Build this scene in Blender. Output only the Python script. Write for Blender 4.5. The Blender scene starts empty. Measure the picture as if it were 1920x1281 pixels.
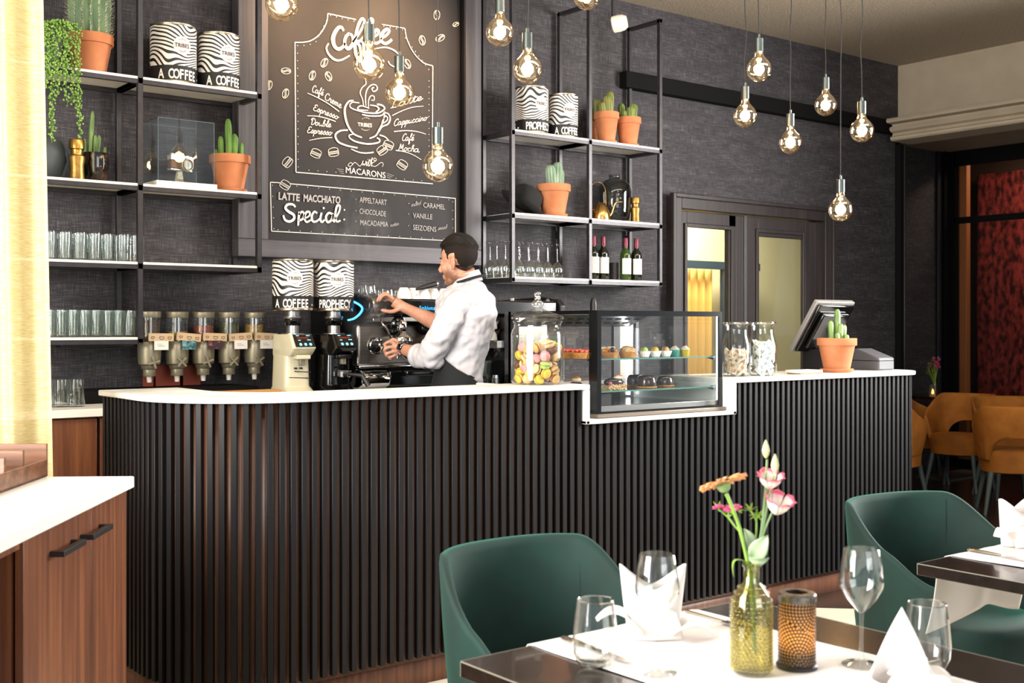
import bpy, math, random
from mathutils import Matrix, Vector, Euler
PI = math.pi
R_ = math.radians
random.seed(7)
scn = bpy.context.scene
col = scn.collection
# ------------------------------------------------------------------ camera
FPX, YH, CAMH = 2185.0, 612.5, 1.40
A = math.atan2(2792.5, FPX)
FW = Vector((math.cos(A), math.sin(A), 0)); RT = Vector((math.sin(A), -math.cos(A), 0)); UP = Vector((0, 0, 1))
CAM = Vector((0, 0, CAMH))
cam_d = bpy.data.cameras.new('camera'); cam = bpy.data.objects.new('camera', cam_d); col.objects.link(cam)
cam.location = CAM
cam.rotation_euler = (PI / 2, 0, A - PI / 2)
cam_d.sensor_width = 36.0; cam_d.lens = FPX / 1920 * 36.0
cam_d.shift_y = -(640.5 - YH) / 1920
cam_d.clip_start = .05; cam_d.clip_end = 60
cam_d.dof.use_dof = True; cam_d.dof.focus_distance = 5.2; cam_d.dof.aperture_fstop = 6.3
scn.camera = cam
# ------------------------------------------------------------------ world, daylight, exposure
world = bpy.data.worlds.new('daylight'); scn.world = world; world.use_nodes = True
bg = world.node_tree.nodes['Background']; bg.inputs[0].default_value = (.86, .93, 1, 1); bg.inputs[1].default_value = .62
vs = scn.view_settings; vs.view_transform = 'Standard'; vs.look = 'None'; vs.gamma = 1; vs.use_curve_mapping = False; vs.exposure = -.22
cy = scn.cycles
cy.max_bounces = 10; cy.diffuse_bounces = 3; cy.glossy_bounces = 4; cy.transmission_bounces = 6; cy.transparent_max_bounces = 32
cy.caustics_reflective = False; cy.caustics_refractive = False; cy.sample_clamp_indirect = 4.0; cy.use_denoising = True
cy.volume_bounces = 0; cy.volume_step_rate = 4
def area(name, loc, target, sx, sy, power, color=(1, 1, 1), spread=PI):
    d = bpy.data.lights.new(name, 'AREA'); d.shape = 'RECTANGLE'; d.size = sx; d.size_y = sy; d.energy = power; d.color = color; d.spread = spread
    o = bpy.data.objects.new(name, d); col.objects.link(o); o.location = loc
    o.rotation_euler = (Vector(target) - Vector(loc)).to_track_quat('-Z', 'Y').to_euler()
    return o
area('window_light_right', (7.7, 1.95, 2.3), (3.0, 4.3, 1.55), 1.4, 2.0, 300, (1, .97, .93), R_(135))
area('window_light_left', (-1.4, 2.6, 1.9), (2.4, 4.4, 1.3), 2.4, 2.4, 650, (1, .97, .92))
area('window_light_behind', (1.5, -3.2, 2.3), (2.8, 4.0, 1.0), 3.0, 2.2, 130, (.95, .98, 1))
area('ceiling_fill', (3.4, 2.9, 3.5), (3.5, 3.6, 1.0), 5.0, .5, 90, (1, .96, .9))  # added soft fill over the counter, standing for ceiling spots
def spot(name, loc, target, power, ang, color):
    d = bpy.data.lights.new(name, 'SPOT'); d.energy = power; d.color = color; d.spot_size = ang; d.spot_blend = 1; d.shadow_soft_size = .06
    o = bpy.data.objects.new(name, d); col.objects.link(o); o.location = loc; o.rotation_euler = (Vector(target) - Vector(loc)).to_track_quat('-Z', 'Y').to_euler()
spot('board_spot', (3.0, 4.5, 3.5), (3.2, 5.66, 3.0), 420, R_(58), (1, .62, .32)); spot('board_spot_second', (3.7, 4.6, 3.5), (3.62, 5.66, 2.98), 330, R_(54), (1, .62, .32))
# ------------------------------------------------------------------ pixel helpers (photo frame) -> points on real planes
def ray(u, v): return FW + RT * ((u - 960) / FPX) + UP * ((YH - v) / FPX)
def PZ(u, v, z): r = ray(u, v); return CAM + r * ((z - CAMH) / r.z)
def PX(u, v, x): r = ray(u, v); return CAM + r * (x / r.x)
def PY(u, v, y): r = ray(u, v); return CAM + r * (y / r.y)
def PD(u, v, d): return CAM + ray(u, v) * d
# ------------------------------------------------------------------ materials
def lin(h):
    if not isinstance(h, str): return tuple(h)[:3] + (1,)
    h = h.lstrip('#'); c = [int(h[i:i + 2], 16) / 255 for i in (0, 2, 4)]
    return tuple((x / 12.92 if x <= .04045 else ((x + .055) / 1.055) ** 2.4) for x in c) + (1,)
def new_mat(name):
    m = bpy.data.materials.new(name); m.use_nodes = True
    nt = m.node_tree; b = nt.nodes['Principled BSDF']; return m, nt, b
def N(nt, typ, **kw):
    n = nt.nodes.new(typ)
    for k, v in kw.items(): setattr(n, k, v)
    return n
def noise(nt, scale, detail=3, vec=None, stretch=None, rough=.5):
    tc = N(nt, 'ShaderNodeTexCoord'); mp = N(nt, 'ShaderNodeMapping')
    nt.links.new(tc.outputs['Object'], mp.inputs[0])
    if stretch: mp.inputs['Scale'].default_value = stretch
    n = N(nt, 'ShaderNodeTexNoise'); n.inputs['Scale'].default_value = scale; n.inputs['Detail'].default_value = detail; n.inputs['Roughness'].default_value = rough
    nt.links.new(mp.outputs[0], n.inputs['Vector']); return n
def ramp(nt, src, stops):
    r = N(nt, 'ShaderNodeValToRGB'); e = r.color_ramp.elements
    e[0].position, e[0].color = stops[0][0], lin(stops[0][1]); e[1].position, e[1].color = stops[-1][0], lin(stops[-1][1])
    for p, c in stops[1:-1]:
        k = e.new(p); k.color = lin(c)
    nt.links.new(src, r.inputs[0]); return r
def bump(nt, b, src, strength, dist=.01):
    n = N(nt, 'ShaderNodeBump'); n.inputs['Strength'].default_value = strength; n.inputs['Distance'].default_value = dist
    nt.links.new(src, n.inputs['Height']); nt.links.new(n.outputs[0], b.inputs['Normal'])
def pm(name, c, rough=.5, metal=0, spec=.5, c2=None, nscale=8, stretch=None, bumps=0, bscale=None, coat=0, sheen=0, emit=None, estr=0, detail=3, lo=.35, hi=.65, sss=0):
    m, nt, b = new_mat(name)
    b.inputs['Base Color'].default_value = lin(c); b.inputs['Roughness'].default_value = rough; b.inputs['Metallic'].default_value = metal
    b.inputs['Specular IOR Level'].default_value = spec; b.inputs['Coat Weight'].default_value = coat
    if sheen: b.inputs['Sheen Weight'].default_value = sheen; b.inputs['Sheen Roughness'].default_value = .35; b.inputs['Sheen Tint'].default_value = lin(c2 or c)
    if sss: b.inputs['Subsurface Weight'].default_value = sss; b.inputs['Subsurface Radius'].default_value = (.012, .005, .003)
    if c2 is not None:
        n = noise(nt, nscale, detail, stretch=stretch); r = ramp(nt, n.outputs['Fac'], [(lo, c), (hi, c2)]); nt.links.new(r.outputs[0], b.inputs['Base Color'])
        if bumps and not bscale: bump(nt, b, n.outputs['Fac'], bumps)
    if bumps and bscale: bump(nt, b, noise(nt, bscale, 2, stretch=stretch).outputs['Fac'], bumps)
    if emit: b.inputs['Emission Color'].default_value = lin(emit); b.inputs['Emission Strength'].default_value = estr
    return m
def glassm(name, tint=(.96, .98, .97), edge=.35, rough=0.0, refl=(1, 1, 1), base=0.0):
    m = bpy.data.materials.new(name); m.use_nodes = True; nt = m.node_tree; nt.nodes.clear()
    out = N(nt, 'ShaderNodeOutputMaterial'); mix = N(nt, 'ShaderNodeMixShader'); tr = N(nt, 'ShaderNodeBsdfTransparent'); gl = N(nt, 'ShaderNodeBsdfGlossy')
    tr.inputs[0].default_value = tuple(tint) + (1,); gl.inputs[0].default_value = tuple(refl) + (1,); gl.inputs['Roughness'].default_value = rough
    lw = N(nt, 'ShaderNodeLayerWeight'); lw.inputs[0].default_value = .5
    p5 = N(nt, 'ShaderNodeMath', operation='POWER'); p5.inputs[1].default_value = 5.0
    pw = N(nt, 'ShaderNodeMath', operation='POWER'); pw.inputs[1].default_value = 2.5
    ml = N(nt, 'ShaderNodeMath', operation='MULTIPLY_ADD'); ml.inputs[1].default_value = edge
    ad = N(nt, 'ShaderNodeMath', operation='ADD', use_clamp=True); ad.inputs[1].default_value = base + .04
    nt.links.new(lw.outputs['Facing'], p5.inputs[0]); nt.links.new(lw.outputs['Facing'], pw.inputs[0])
    nt.links.new(pw.outputs[0], ml.inputs[0]); nt.links.new(p5.outputs[0], ml.inputs[2]); nt.links.new(ml.outputs[0], ad.inputs[0])
    nt.links.new(ad.outputs[0], mix.inputs[0]); nt.links.new(tr.outputs[0], mix.inputs[1]); nt.links.new(gl.outputs[0], mix.inputs[2]); nt.links.new(mix.outputs[0], out.inputs[0])
    return m
def emat(name, c, s):
    m = bpy.data.materials.new(name); m.use_nodes = True; nt = m.node_tree; nt.nodes.clear()
    o = N(nt, 'ShaderNodeOutputMaterial'); e = N(nt, 'ShaderNodeEmission'); e.inputs[0].default_value = lin(c); e.inputs[1].default_value = s; nt.links.new(e.outputs[0], o.inputs[0]); return m
def woodm(name, stops, axis='z', scale=3.0, rough=.45, bumps=.05, coat=0, spec=.5):
    m, nt, b = new_mat(name); st = {'z': (14, 14, .55), 'x': (.55, 14, 14), 'y': (14, .55, 14)}[axis]
    n = noise(nt, scale, 6, stretch=st, rough=.6); r = ramp(nt, n.outputs['Fac'], stops)
    nt.links.new(r.outputs[0], b.inputs['Base Color']); b.inputs['Roughness'].default_value = rough; b.inputs['Coat Weight'].default_value = coat; b.inputs['Specular IOR Level'].default_value = spec
    bump(nt, b, n.outputs['Fac'], bumps, .004); return m
def weavem(name, lo, hi):
    m, nt, b = new_mat(name)
    a = noise(nt, 1.0, 3, stretch=(13, 13, 400)); c = noise(nt, 1.0, 3, stretch=(400, 400, 13)); d = noise(nt, 1.0, 1, stretch=(420, 420, 420)); e = noise(nt, 3.0, 2, stretch=(1, 1, 5))
    m1 = N(nt, 'ShaderNodeMath', operation='ADD'); nt.links.new(a.outputs['Fac'], m1.inputs[0]); nt.links.new(c.outputs['Fac'], m1.inputs[1])
    m2 = N(nt, 'ShaderNodeMath', operation='MULTIPLY_ADD'); nt.links.new(d.outputs['Fac'], m2.inputs[0]); m2.inputs[1].default_value = .8; nt.links.new(m1.outputs[0], m2.inputs[2])
    m3 = N(nt, 'ShaderNodeMath', operation='MULTIPLY_ADD'); nt.links.new(e.outputs['Fac'], m3.inputs[0]); m3.inputs[1].default_value = .3; nt.links.new(m2.outputs[0], m3.inputs[2])
    mr = N(nt, 'ShaderNodeMapRange'); mr.inputs[1].default_value = 1.15; mr.inputs[2].default_value = 2.0; nt.links.new(m3.outputs[0], mr.inputs[0])
    r = ramp(nt, mr.outputs[0], [(0, lo), (.55, hi), (1, '#757174')]); nt.links.new(r.outputs[0], b.inputs['Base Color'])
    b.inputs['Roughness'].default_value = .62; b.inputs['Specular IOR Level'].default_value = .35; bump(nt, b, m2.outputs[0], .5, .002); return m
M = {}
M['wall'] = weavem('grasscloth', '#131114', '#353236')
M['ceil'] = pm('stucco', '#948876', .9, c2='#a29686', nscale=60, bumps=.5, bscale=90)
M['plaster'] = pm('beige plaster', '#9a8e7b', .85, c2='#a09482', nscale=6)
M['floor'] = pm('cream floor tile', '#d8cdb8', .3, c2='#cdc2ac', nscale=5)
M['floor2'] = pm('brown floor tile', '#2c211c', .22, c2='#3a2c24', nscale=4)
M['black'] = pm('black powder coat', '#1b191b', .42, spec=.5)
M['post'] = pm('shelf steel', '#2b292c', .36, metal=.35, spec=.5, c2='#343236', nscale=30)
M['dark'] = pm('matte black', '#080708', .8, spec=.15)
M['gloss'] = pm('gloss black', '#0b0b0c', .12, spec=.6)
M['white'] = pm('white laminate', '#efe9dd', .4)
M['white2'] = pm('white worktop', '#f2eee8', .32)
M['marble'] = pm('white marble', '#d2d2ce', .3, spec=.25, c2='#efeeea', nscale=5, detail=8, lo=.36, hi=.5)
M['slat'] = woodm('black slat', [(.3, '#0b0a0c'), (.7, '#151417')], 'z', 3, .5, .08, spec=.25)
M['plinth'] = woodm('walnut', [(.3, '#4e2f21'), (.5, '#6b4431'), (.7, '#835641')], 'z', 3, .4)
M['walnut'] = woodm('walnut cabinet', [(.28, '#4c2c1c'), (.5, '#6d412b'), (.7, '#875638')], 'z', 2.4, .38)
M['backing'] = woodm('dark walnut backing', [(.3, '#3a2418'), (.7, '#5e3c28')], 'z', 3, .5)
M['frame'] = woodm('grey stained frame', [(.3, '#343134'), (.5, '#454246'), (.72, '#565257')], 'x', 2.2, .5, .15)
M['framev'] = woodm('grey stained stile', [(.3, '#2f2c2f'), (.5, '#403d41'), (.72, '#514e53')], 'z', 2.2, .5, .15)
M['board'] = pm('chalkboard', '#1c1a1b', .6, spec=.3, c2='#242122', nscale=3, detail=5)
M['chalk'] = pm('chalk', '#efe4d6', .9)
M['chalk2'] = pm('thin chalk', '#a8a3a0', .9)
M['door'] = woodm('dark stained door', [(.3, '#1f1a1b'), (.7, '#352d2c')], 'z', 2, .4)
M['alu'] = pm('brushed aluminium', '#b9b9bb', .3, metal=1)
M['steel'] = pm('brushed steel', '#a8a6a3', .28, metal=1, c2='#bdbbb8', nscale=3, stretch=(1, 1, 60))
M['chrome'] = pm('chrome', '#dcdcdc', .06, metal=1)
M['champagne'] = pm('champagne plastic', '#9c9580', .35, metal=.55)
M['terra'] = pm('terracotta', '#b4704a', .85, spec=.3, c2='#c5835c', nscale=9, detail=5)
M['glass'] = glassm('clear glass', (.96, .975, .97), .6, base=.025)
M['glasst'] = glassm('tumbler glass', (.93, .95, .94), .55)
M['pane'] = glassm('pane glass', (.978, .988, .982), .0)
M['smoke'] = glassm('smoked glass', (.42, .44, .43), .25)
M['amber'] = glassm('amber bulb glass', (1, .93, .82), .45, refl=(1, .92, .78), base=.16)
M['brass'] = pm('brass', '#b08a48', .28, metal=1)
M['bronze'] = pm('aged brass', '#8a6a38', .4, metal=1, c2='#a08048', nscale=40)
M['socket'] = pm('gunmetal socket', '#59605e', .32, metal=.9)
M['cord'] = pm('black cord', '#1d1c1c', .7)
M['fil'] = emat('filament', '#ffb45a', 40)
M['soil'] = pm('soil', '#3a2c22', .95, c2='#5a4a38', nscale=80)
M['ink'] = pm('black ink', '#141314', .6)
M['paper'] = pm('white paper', '#f3efe9', .8)
# ------------------------------------------------------------------ mesh builder
class MB:
    def __init__(s): s.v, s.f, s.m = [], [], []
    def add(s, vs, fs, mi=0, mx=None):
        k = len(s.v)
        s.v += [tuple(mx @ Vector(p)) if mx else tuple(p) for p in vs]
        s.f += [tuple(i + k for i in f) for f in fs]; s.m += [mi] * len(fs); return s
    def box(s, a, b, mi=0, mx=None):
        x0, y0, z0 = a; x1, y1, z1 = b
        vs = [(x0, y0, z0), (x1, y0, z0), (x1, y1, z0), (x0, y1, z0), (x0, y0, z1), (x1, y0, z1), (x1, y1, z1), (x0, y1, z1)]
        return s.add(vs, [(3, 2, 1, 0), (4, 5, 6, 7), (0, 1, 5, 4), (1, 2, 6, 5), (2, 3, 7, 6), (3, 0, 4, 7)], mi, mx)
    def cbox(s, c, d, mi=0, mx=None):
        return s.box([c[i] - d[i] / 2 for i in range(3)], [c[i] + d[i] / 2 for i in range(3)], mi, mx)
    def prism(s, poly, z0, z1, mi=0, mx=None):
        n = len(poly); vs = [(p[0], p[1], z0) for p in poly] + [(p[0], p[1], z1) for p in poly]
        ar = sum(poly[i][0] * poly[(i + 1) % n][1] - poly[(i + 1) % n][0] * poly[i][1] for i in range(n))
        fs = [tuple(range(n - 1, -1, -1)), tuple(range(n, 2 * n))] + [(i, (i + 1) % n, (i + 1) % n + n, i + n) for i in range(n)]
        if ar < 0: fs = [tuple(reversed(f)) for f in fs]
        return s.add(vs, fs, mi, mx)
    def lathe(s, prof, c=(0, 0, 0), seg=32, mi=0, mx=None, rib=None):
        vs, fs = [], []
        for r, z in prof:
            for i in range(seg):
                a = 2 * PI * i / seg; rr = r * (rib(a, z) if rib else 1)
                vs.append((c[0] + rr * math.cos(a), c[1] + rr * math.sin(a), c[2] + z))
        for j in range(len(prof) - 1):
            for i in range(seg):
                k = (i + 1) % seg; fs.append((j * seg + i, j * seg + k, (j + 1) * seg + k, (j + 1) * seg + i))
        if prof[0][0] > 1e-5: fs.append(tuple(range(seg - 1, -1, -1)))
        if prof[-1][0] > 1e-5: fs.append(tuple(range((len(prof) - 1) * seg, len(prof) * seg)))
        return s.add(vs, fs, mi, mx)
    def shell(s, prof, c=(0, 0, 0), seg=32, mi=0, mx=None):      # open profile, no caps
        vs, fs = [], []
        for r, z in prof:
            for i in range(seg):
                a = 2 * PI * i / seg; vs.append((c[0] + r * math.cos(a), c[1] + r * math.sin(a), c[2] + z))
        for j in range(len(prof) - 1):
            for i in range(seg):
                k = (i + 1) % seg; fs.append((j * seg + i, j * seg + k, (j + 1) * seg + k, (j + 1) * seg + i))
        return s.add(vs, fs, mi, mx)
    def cyl(s, c, r, h, seg=24, mi=0, r2=None, mx=None):
        return s.lathe([(r, 0), (r if r2 is None else r2, h)], c, seg, mi, mx)
    def tube(s, pts, r, seg=8, mi=0, mx=None, closed=False, flat=1.0):
        pts = [Vector(p) for p in pts]; n = len(pts); rr = r if isinstance(r, (list, tuple)) else [r] * n
        vs, fs = [], []; up = None
        for i, p in enumerate(pts):
            if closed: t = pts[(i + 1) % n] - pts[i - 1]
            else: t = pts[min(i + 1, n - 1)] - pts[max(i - 1, 0)]
            if t.length < 1e-9: t = Vector((0, 0, 1))
            t.normalize()
            if up is None:
                up = Vector((0, 0, 1)) if abs(t.z) < .9 else Vector((1, 0, 0))
            sd = t.cross(up)
            if sd.length < 1e-6: sd = t.orthogonal()
            sd.normalize(); up = sd.cross(t).normalized()
            for k in range(seg):
                a = 2 * PI * k / seg; vs.append(tuple(p + sd * (math.cos(a) * rr[i]) + up * (math.sin(a) * rr[i] * flat)))
        for i in range(n if closed else n - 1):
            j = (i + 1) % n
            for k in range(seg):
                l = (k + 1) % seg; fs.append((i * seg + k, i * seg + l, j * seg + l, j * seg + k))
        if not closed: fs.append(tuple(range(seg - 1, -1, -1))); fs.append(tuple(range((n - 1) * seg, n * seg)))
        return s.add(vs, fs, mi, mx)
    def ell(s, c, r, seg=16, ring=10, mi=0, mx=None):
        if not isinstance(r, (list, tuple)): r = (r, r, r)
        vs = [(c[0], c[1], c[2] - r[2])]; fs = []
        for j in range(1, ring):
            t = -PI / 2 + PI * j / ring
            for i in range(seg):
                a = 2 * PI * i / seg; vs.append((c[0] + r[0] * math.cos(t) * math.cos(a), c[1] + r[1] * math.cos(t) * math.sin(a), c[2] + r[2] * math.sin(t)))
        vs.append((c[0], c[1], c[2] + r[2])); L = len(vs) - 1
        for i in range(seg):
            k = (i + 1) % seg; fs.append((0, 1 + k, 1 + i)); fs.append((L, L - seg + i, L - seg + k))
            for j in range(ring - 2):
                a = 1 + j * seg; fs.append((a + i, a + k, a + seg + k, a + seg + i))
        return s.add(vs, fs, mi, mx)
    def grid(s, fn, nu, nv, mi=0, mx=None, wrap=False):
        vs = [tuple(fn(i / nu, j / nv)) for j in range(nv + 1) for i in range(nu + 1)]
        fs = [(j * (nu + 1) + i, j * (nu + 1) + i + 1, (j + 1) * (nu + 1) + i + 1, (j + 1) * (nu + 1) + i) for j in range(nv) for i in range(nu)]
        return s.add(vs, fs, mi, mx)
    def loft(s, rings, mi=0, cap=True, mx=None):
        n = len(rings[0]); vs = [p for r in rings for p in r]; fs = []
        for j in range(len(rings) - 1):
            for i in range(n):
                k = (i + 1) % n; fs.append((j * n + i, j * n + k, (j + 1) * n + k, (j + 1) * n + i))
        if cap: fs.append(tuple(range(n - 1, -1, -1))); fs.append(tuple(range((len(rings) - 1) * n, len(rings) * n)))
        return s.add(vs, fs, mi, mx)
    def mesh(s, name, mats):
        me = bpy.data.meshes.new(name); me.from_pydata(s.v, [], s.f)
        for m in (mats if isinstance(mats, (list, tuple)) else [mats]): me.materials.append(m)
        me.polygons.foreach_set('material_index', s.m); return me
    def build(s, name, mats, parent=None, bevel=0, sm=38, world=False, sub=0, solid=0, label=None, kind=None, seg=2):
        if world and parent is not None:
            mi = Matrix.LocRotScale(parent.location, parent.rotation_euler, None).inverted() if parent.parent is None else None
            if mi is None:
                pr = parent; mt = Matrix.Identity(4)
                while pr is not None: mt = Matrix.LocRotScale(pr.location, pr.rotation_euler, None) @ mt; pr = pr.parent
                mi = mt.inverted()
            s.v = [tuple(mi @ Vector(p)) for p in s.v]
        me = s.mesh(name, mats)
        if sm: me.shade_smooth() if hasattr(me, 'shade_smooth') else None
        if sm and sm < 180: me.set_sharp_from_angle(angle=R_(sm))
        o = bpy.data.objects.new(name, me); col.objects.link(o)
        if parent is not None: o.parent = parent
        if solid:
            md = o.modifiers.new('thick', 'SOLIDIFY'); md.thickness = solid; md.offset = 0
        if bevel:
            md = o.modifiers.new('bevel', 'BEVEL'); md.width = bevel; md.segments = seg; md.limit_method = 'ANGLE'; md.angle_limit = R_(40)
        if sub:
            md = o.modifiers.new('sub', 'SUBSURF'); md.levels = sub; md.render_levels = sub
        if label: o['label'] = label
        if kind: o['kind'] = kind
        return o
def tag(o, label, cat, group=None, kind=None):
    o['label'] = label; o['category'] = cat
    if group: o['group'] = group
    if kind: o['kind'] = kind
    return o
def thing(name, label, cat, loc=(0, 0, 0), rz=0, group=None):
    o = bpy.data.objects.new(name, None); col.objects.link(o); o.location = loc; o.rotation_euler = (0, 0, rz); o.empty_display_size = .05
    return tag(o, label, cat, group)
def kids(o): return [c for c in bpy.data.objects if c.parent == o]
def dup(root, loc=None, rz=None, label=None, group=None, rot=None, scale=None):
    r = root.copy(); col.objects.link(r)
    if loc is not None: r.location = loc
    if rz is not None: r.rotation_euler = (0, 0, rz)
    if rot is not None: r.rotation_euler = rot
    if scale is not None: r.scale = scale if isinstance(scale, (tuple, list)) else (scale,) * 3
    if label: r['label'] = label
    if group: r['group'] = group
    for c in kids(root):
        d = c.copy(); col.objects.link(d); d.parent = r
        for g in kids(c):
            e = g.copy(); col.objects.link(e); e.parent = d
    return r
def struct(o): o['kind'] = 'structure'; return o
def cr(pts, n=8, closed=False):       # catmull-rom through points
    P = [Vector(p) for p in pts]; out = []; L = len(P)
    for i in range(L if closed else L - 1):
        p0, p1, p2, p3 = (P[(i - 1) % L], P[i], P[(i + 1) % L], P[(i + 2) % L]) if closed else (P[max(i - 1, 0)], P[i], P[i + 1], P[min(i + 2, L - 1)])
        for k in range(n):
            t = k / n; out.append(.5 * ((2 * p1) + (p2 - p0) * t + (2 * p0 - 5 * p1 + 4 * p2 - p3) * t * t + (3 * p1 - p0 - 3 * p2 + p3) * t ** 3))
    if not closed: out.append(P[-1])
    return out
def glyphs(text, size=1, bold=0, align='CENTER', space=1.0, shear=0, depth=0):
    cu = bpy.data.curves.new('t', 'FONT'); cu.body = text; cu.size = size; cu.align_x = align; cu.offset = bold; cu.space_character = space; cu.shear = shear; cu.extrude = depth; cu.resolution_u = 3
    o = bpy.data.objects.new('t', cu); col.objects.link(o)
    dg = bpy.context.evaluated_depsgraph_get(); me = bpy.data.meshes.new_from_object(o.evaluated_get(dg))
    vs = [tuple(v.co) for v in me.vertices]; fs = [tuple(p.vertices) for p in me.polygons]
    bpy.data.objects.remove(o); bpy.data.curves.remove(cu); bpy.data.meshes.remove(me); return vs, fs
# ================================================================== the setting
WALL = 5.75; CEIL = 3.603; SHF = 5.42
# back wall with an opening for the double door
w = MB()
dx0, dx1, dz = 5.868, 7.65, 2.31
w.box((-2.5, WALL, 0), (dx0, WALL + .15, CEIL)); w.box((dx1, WALL, 0), (8.66, WALL + .15, CEIL)); w.box((dx0, WALL, dz), (dx1, WALL + .15, CEIL))
struct(w.build('wall_back', M['wall'], sm=0))
# floor: cream tiles near, brown tiles beyond a diagonal joint
e0 = Vector((4.75, 3.65, 0)); ed = Vector((.715, -.70, 0))
pa, pb = e0 - ed * 4, e0 + ed * 11
f = MB(); f.prism([(-5, -6), (pb.x, pb.y), (pa.x, pa.y), (-5, 6)], -.06, 0); struct(f.build('floor', M['floor'], sm=0))
f = MB(); f.prism([(pb.x, pb.y), (13, -6), (13, 9), (-5, 9), (-5, 6.0), (pa.x, pa.y)], -.06, 0); struct(f.build('floor', M['floor2'], sm=0))
c = MB(); c.box((-2.5, -.6, CEIL), (9.6, 6, CEIL + .1)); struct(c.build('ceiling', M['ceil'], sm=0))
# dark beam on the back wall
b = MB(); b.box((5.42, WALL - .07, 3.008), (8.64, WALL, 3.118)); struct(b.build('trim_1', M['dark'], bevel=.004))
# bulkhead, cornice and soffit on the right
b = MB(); b.box((8.644, .5, 3.11), (9.3, WALL + .15, CEIL)); struct(b.build('wall_right', M['plaster'], sm=0))
prof = [(8.70, 2.934), (8.415, 2.934), (8.40, 2.945), (8.40, 2.965), (8.425, 2.975), (8.435, 3.0), (8.40, 3.012), (8.385, 3.03), (8.395, 3.048), (8.425, 3.053), (8.425, 3.072), (8.35, 3.078), (8.34, 3.095), (8.35, 3.112), (8.644, 3.112), (8.70, 3.112)]
g = MB(); g.loft([[(x, y, z) for x, z in prof] for y in (.5, 5.66)])
g.box((8.7, .5, 3.15), (10.7, 6.6, 3.2)); struct(g.build('trim_2', M['plaster'], sm=25))
# dark panels at the corner and the glazed screen with a red velvet room behind
g = MB(); g.box((8.60, WALL - .05, 0), (8.66, WALL, 2.934)); g.box((8.60, WALL - .01, 0), (8.665, WALL + .16, 3.15)); struct(g.build('trim_3', M['dark'], bevel=.004))
g = MB(); g.box((8.655, WALL - .055, 0), (8.672, WALL - .045, 2.934)); g.box((10.50, 6.53, 0), (10.57, 6.555, 3.15)); struct(g.build('trim_4', M['post'], bevel=.003))
GX = 10.65
g = MB(); g.box((8.6, 6.56, 0), (10.8, 6.66, 3.2)); g.box((8.6, 5.9, 0), (8.66, 6.6, 3.2)); struct(g.build('wall_back', M['wall'], sm=0))
g = MB(); g.box((10.57, 6.5, 0), (10.65, 6.57, 3.15)); struct(g.build('trim_6', M['dark'], bevel=.004))
g = MB(); g.box((GX, 6.43, 0), (GX + .05, 6.56, 3.15)); g.box((GX, .5, 3.0), (GX + .05, 6.45, 3.15))
zt = PX(1853, 409, GX).z; g.box((GX, .5, zt - .03), (GX + .05, 6.45, zt + .03)); g.box((GX, 4.4, 0), (GX + .05, 4.46, 3.1)); g.box((GX, .5, 0), (GX + .05, 6.45, .08))
win = struct(g.build('window_1', M['dark'], bevel=.003))
p = MB(); p.box((GX + .02, .5, .08), (GX + .028, 6.43, 3.0)); p.build('pane', M['pane'], win, world=True)
g = MB(); g.box((GX + .05, 6.34, .1), (GX + .12, 6.42, 3.05)); struct(g.build('trim_5', pm('painted warm lit reveal', '#9a5a2c', .5), bevel=.004))  # warm light along this edge is put into its orange colour
M['velvet_red'] = pm('crushed red velvet', '#2c0c0a', .8, c2='#86302a', nscale=15, detail=9, lo=.38, hi=.62, sheen=.4, stretch=(1, 1.3, .7), spec=.2)
vp = thing('wall_hanging', 'crushed red velvet panel hanging behind the glazed screen', 'wall hanging', (11.8, 6.0, .35))
g = MB(); g.grid(lambda a, b: (11.8 + .012 * math.sin(a * 23) + .008 * math.sin(b * 9), 4.9 + a * 1.96, .35 + b * 2.7), 90, 20); g.build('velvet', M['velvet_red'], vp, world=True, solid=.02)
g = MB(); g.box((10.72, .5, 0), (12, 7.4, .02)); g.box((12.0, .4, 0), (12.1, 7.5, 3.4)); g.box((10.7, 7.4, 0), (12, 7.5, 3.4)); g.box((10.7, .4, 0), (12, .5, 3.4)); g.box((10.7, .5, 3.3), (12, 7.4, 3.4)); g.box((10.7, 6.66, 0), (10.76, 7.4, 3.3))
struct(g.build('wall_beyond', pm('brown room', '#3a2418', .7), sm=0))
area('velvet_room_lamp', (11.2, 5.9, 3.25), (11.75, 6.1, 1.0), .4, .8, 24, (1, .72, .5))
# double door
dr = MB(); Y0 = 5.68
def framebox(mb, x0, x1, z0, z1, t, y0, y1, tb=None, mi=0):
    tb = t if tb is None else tb
    mb.box((x0, y0, z0), (x0 + t, y1, z1), mi); mb.box((x1 - t, y0, z0), (x1, y1, z1), mi); mb.box((x0 + t, y0, z1 - t), (x1 - t, y1, z1), mi)
    if tb: mb.box((x0 + t, y0, z0), (x1 - t, y1, z0 + tb), mi)
framebox(dr, 5.868, 7.65, 0, 2.31, .085, Y0, WALL + .1, 0); framebox(dr, 5.85, 7.67, 0, 2.33, .03, Y0 - .02, Y0 + .02, 0)
door = struct(dr.build('door_1', M['door'], bevel=.005))
for k, (x0, x1) in enumerate(((5.955, 6.64), (6.665, 7.50))):
    l = MB(); framebox(l, x0, x1, 0.01, 2.215, .085 if k == 0 else .14, 5.715, 5.76, .3)
    framebox(l, x0 + (.05 if k == 0 else .105), x1 - (.12 if k == 0 else .155), .26, 2.13, .028, 5.70, 5.73)
    if k == 0: l.box((x1 - .16, 5.715, .01), (x1 - .08, 5.76, 2.214))
    lf = l.build('door_leaf', M['door'], door, bevel=.004, world=True)
    p = MB(); p.box((x0 + .07, 5.74, .28), (x1 - .1, 5.746, 2.11)); p.build('pane', M['pane'], lf, world=True)
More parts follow.
